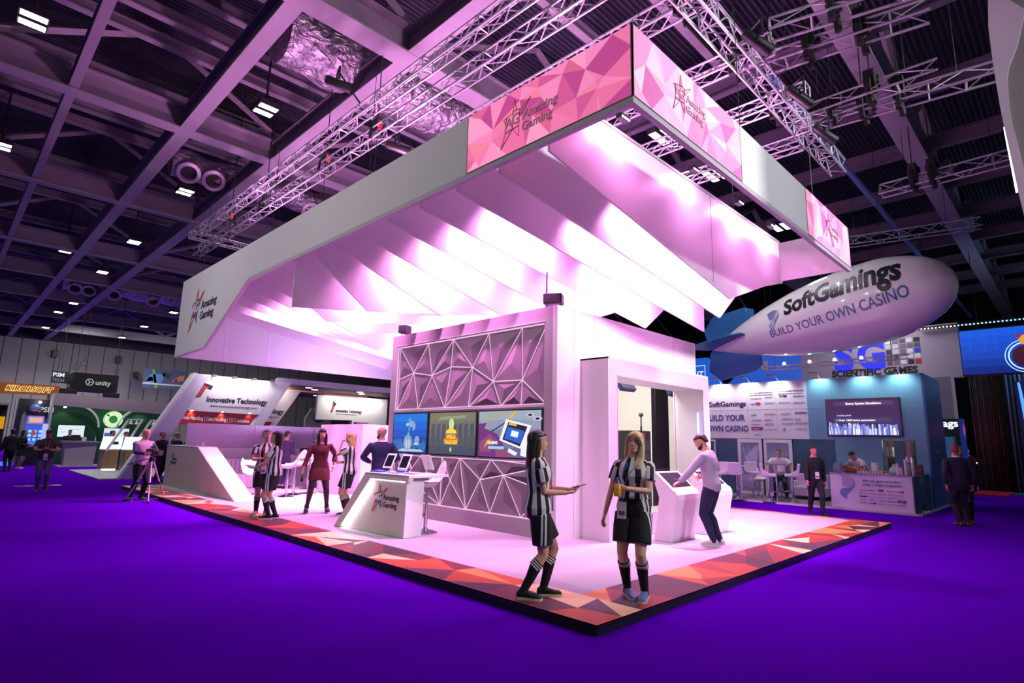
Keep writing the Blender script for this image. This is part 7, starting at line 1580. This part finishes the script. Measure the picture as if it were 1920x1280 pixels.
# walls, curtains, lectern at right
CT = M('dark_curtain', '4a4442', .9)
def curtain(lbl, x, ya, yb, z0, z1, m, n):
    mb = MB(); pts = [(x + .12 * math.sin(k * 1.9) , ya + (yb - ya) * k / n) for k in range(n + 1)]
    mb.add([(a, b, z0) for a, b in pts] + [(a, b, z1) for a, b in pts] + [(a + .04, b, z0) for a, b in pts] + [(a + .04, b, z1) for a, b in pts], [(k, k + 1, k + n + 2, k + n + 1) for k in range(n)] + [(2 * n + 2 + k + 1, 2 * n + 2 + k, 3 * n + 3 + k, 3 * n + 4 + k) for k in range(n)]); one(mb, 'curtain', m, lbl, 'curtain')
point('curtain_fill', (25.5, -.6, 5.6), 60, (1, .9, .85), .3)  # added point light that lifts the dark curtains, no fixture
curtain('tall dark pleated curtain under the blue video screen', 28.3, .25, -1.0, 0, 5.4, CT, 60)
curtain('blue-lit grey curtain at the far right edge', 27.6, -1.0, -3.6, 0, 5.4, M('slate_curtain', '2c3a4c', .9), 60)
t = thing('grey_side_wall', 'plain grey wall block between the teal stand and the dark curtain', 'wall block', (24, .6, 0)); MB().box((24.6, .33, 0), (24.9, 3.2, 4.68)).build('wall_panel', M('sg_panel2', '8a8498', .7), t); MB().box((24.5, .28, 0), (24.6, .38, 4.68)).build('wall_edge', M('post_white', 'c8c0c4', .5), t)
t = thing('ags_sign', 'dark tall sign tower with white ags letters and blue edge', 'sign', (22, .3, 0)); MB().box((22, -.02, .02), (22.6, .75, 2.86)).build('tower', M('ags_dark', '121420', .5), t); MB().box((21.99, -.12, .02), (22.6, -.02, 2.86)).build('blue_edge', E('ags_edge', '0a2a80', .6), t)
MB().mat(E('ags_white', 'e8e8f0', 1.1)).text('ags', .36, (21.985, .46, 2.57), YL, Z, .006, .010, 0, 'LEFT', 1, .46).mat(E('ags_orange', 'f08030', 1.0)).prism([(21.985, .60, 2.66), (21.985, .54, 2.70), (21.985, .60, 2.74), (21.985, .66, 2.70)], (-.004, 0, 0)).build('lettering', None, t)
MB().box((21.985, .5, 1.2), (22, .18, 2.2)).build('blue_poster', E('ags_poster', '2a5a90', .5), t); MB().box((21.98, .17, 1.0), (22, .12, 2.22)).build('poster_frame', M('tan_frame', '8a6a50', .6), t)
t = thing('lectern', 'dark lectern standing on the red carpet at far right', 'lectern', (29.0, .35, .05)); MB().box((28.9, .2, .0), (29.2, .5, 1.1)).build('post', M('lectern_blue', '2a2a44', .5), t); MB().prism([(28.7, .05, 1.1), (28.7, .65, 1.1), (29.3, .65, 1.3), (29.3, .05, 1.3)], (0, 0, .05)).build('desk_top', M('lectern_top', '4a4a78', .4), t); MB().ball((28.75, .3, 1.2), .03).build('desk_lamp', E('amber', (1, .7, .3), 4), t)
one(MB().box((25.0, -.9, 0), (28.2, .2, .05)), 'red_carpet', M('red_carpet', 'b01038', .9), 'strip of red carpet in front of the dark curtain', 'carpet')
one(MB().box((26.5, -3.5, 0), (27.5, -.92, .06)), 'teal_step', M('teal_step', '2a6a90', .6), 'teal blue step at the right edge beside the red carpet', 'step')
point('red_lamp', (27, -.3, 2.6), 25, (1, .1, .3), .2); point('blue_lamp', (26.5, -2.2, 5.0), 170, (.25, .5, 1), .3)
o = thing('light_tube', 'slanting neon blue light tube at the right edge', 'light tube', (20, -1.9, 2.4)); MB().prism([(20, -1.87, 3.9), (20, -1.93, 3.9), (20, -2.05, 2.4), (20, -1.93, 2.4)], (.06, 0, 0)).build('tube', E('neon_blue', (.05, .2, 1.0), 2.0), o); MB().prism([(20.07, -1.8, 3.95), (20.07, -2.1, 3.95), (20.07, -2.2, 0), (20.07, -1.9, 0)], (.06, 0, 0)).build('tube_post', M('lectern_blue', '2a2a44', .5), o)
# prints on the blue side wall
s_ = thing('wall_sticker', 'pale printed words on the blue side wall of the airship stand', 'lettering', (17.4, .0, 1.7)); MB().mat(M('side_print', '8aa0b8', .5)).text('SoftGamings', .16, (17.0, .015, 1.62), X, Z, .003, .004).text('BUILD YOUR', .12, (17.7, .015, .72), X, Z, .003).text('CASINO', .12, (17.7, .015, .5), X, Z, .003).build('words', None, s_)
# ---------------------------------------------------------------- rounded white canopy of the stand next door
t = thing('rounded_panel', 'big pale rounded hanging panel with lit edge at the upper right corner', 'hanging panel', (6.2, -3.6, 4.6))
oy = [(-2.895, 8.6), (-2.86, 8.2), (-2.838, 7.95), (-2.834, 7.4), (-2.838, 7.0), (-2.846, 6.64), (-2.86, 6.3), (-2.876, 6.03), (-2.893, 5.6), (-2.91, 5.33), (-2.94, 4.96), (-3.0, 4.3), (-3.3, 3.8), (-5.5, 3.6), (-5.5, 9.2), (-3.1, 9.2)]
MB().prism([(6.06, y_, z_) for y_, z_ in oy], (.5, 0, 0)).build('panel_core', M('panel_grey', '9a8f90', .6), t)
inn = [(-3.26, 8.0), (-3.12, 7.5), (-3.0, 7.22), (-2.962, 7.02), (-2.945, 6.64), (-2.955, 6.3), (-2.985, 5.95), (-3.02, 5.4), (-3.04, 4.9)]
mb = MB(); out_ = [(-2.895, 8.6), (-2.838, 7.95), (-2.834, 7.4), (-2.838, 7.0), (-2.846, 6.64), (-2.86, 6.3), (-2.876, 6.03), (-2.91, 5.33), (-2.94, 4.9)]
for i in range(len(inn) - 1): mb.prism([(6.0, *out_[i]), (6.0, *out_[i + 1]), (6.0, *inn[i + 1]), (6.0, *inn[i])], (.06, 0, 0))
mb.build('raised_rim', M('rim_white', 'd8c8d4', .6), t)
MB().tube([(6.03, -2.862, 6.32), (6.03, -2.872, 6.0), (6.03, -2.885, 5.7), (6.03, -2.898, 5.3)], .014, 6).build('edge_light', E('edge_led', (.85, .95, 1), 5), t)
MB().tube([(6.3, -4.5, 9.2), (6.3, -4.5, 12.5)], .02, 6).build('hanging_wire', BLACK, t)
# upward and front fill from the stand's own floor washers
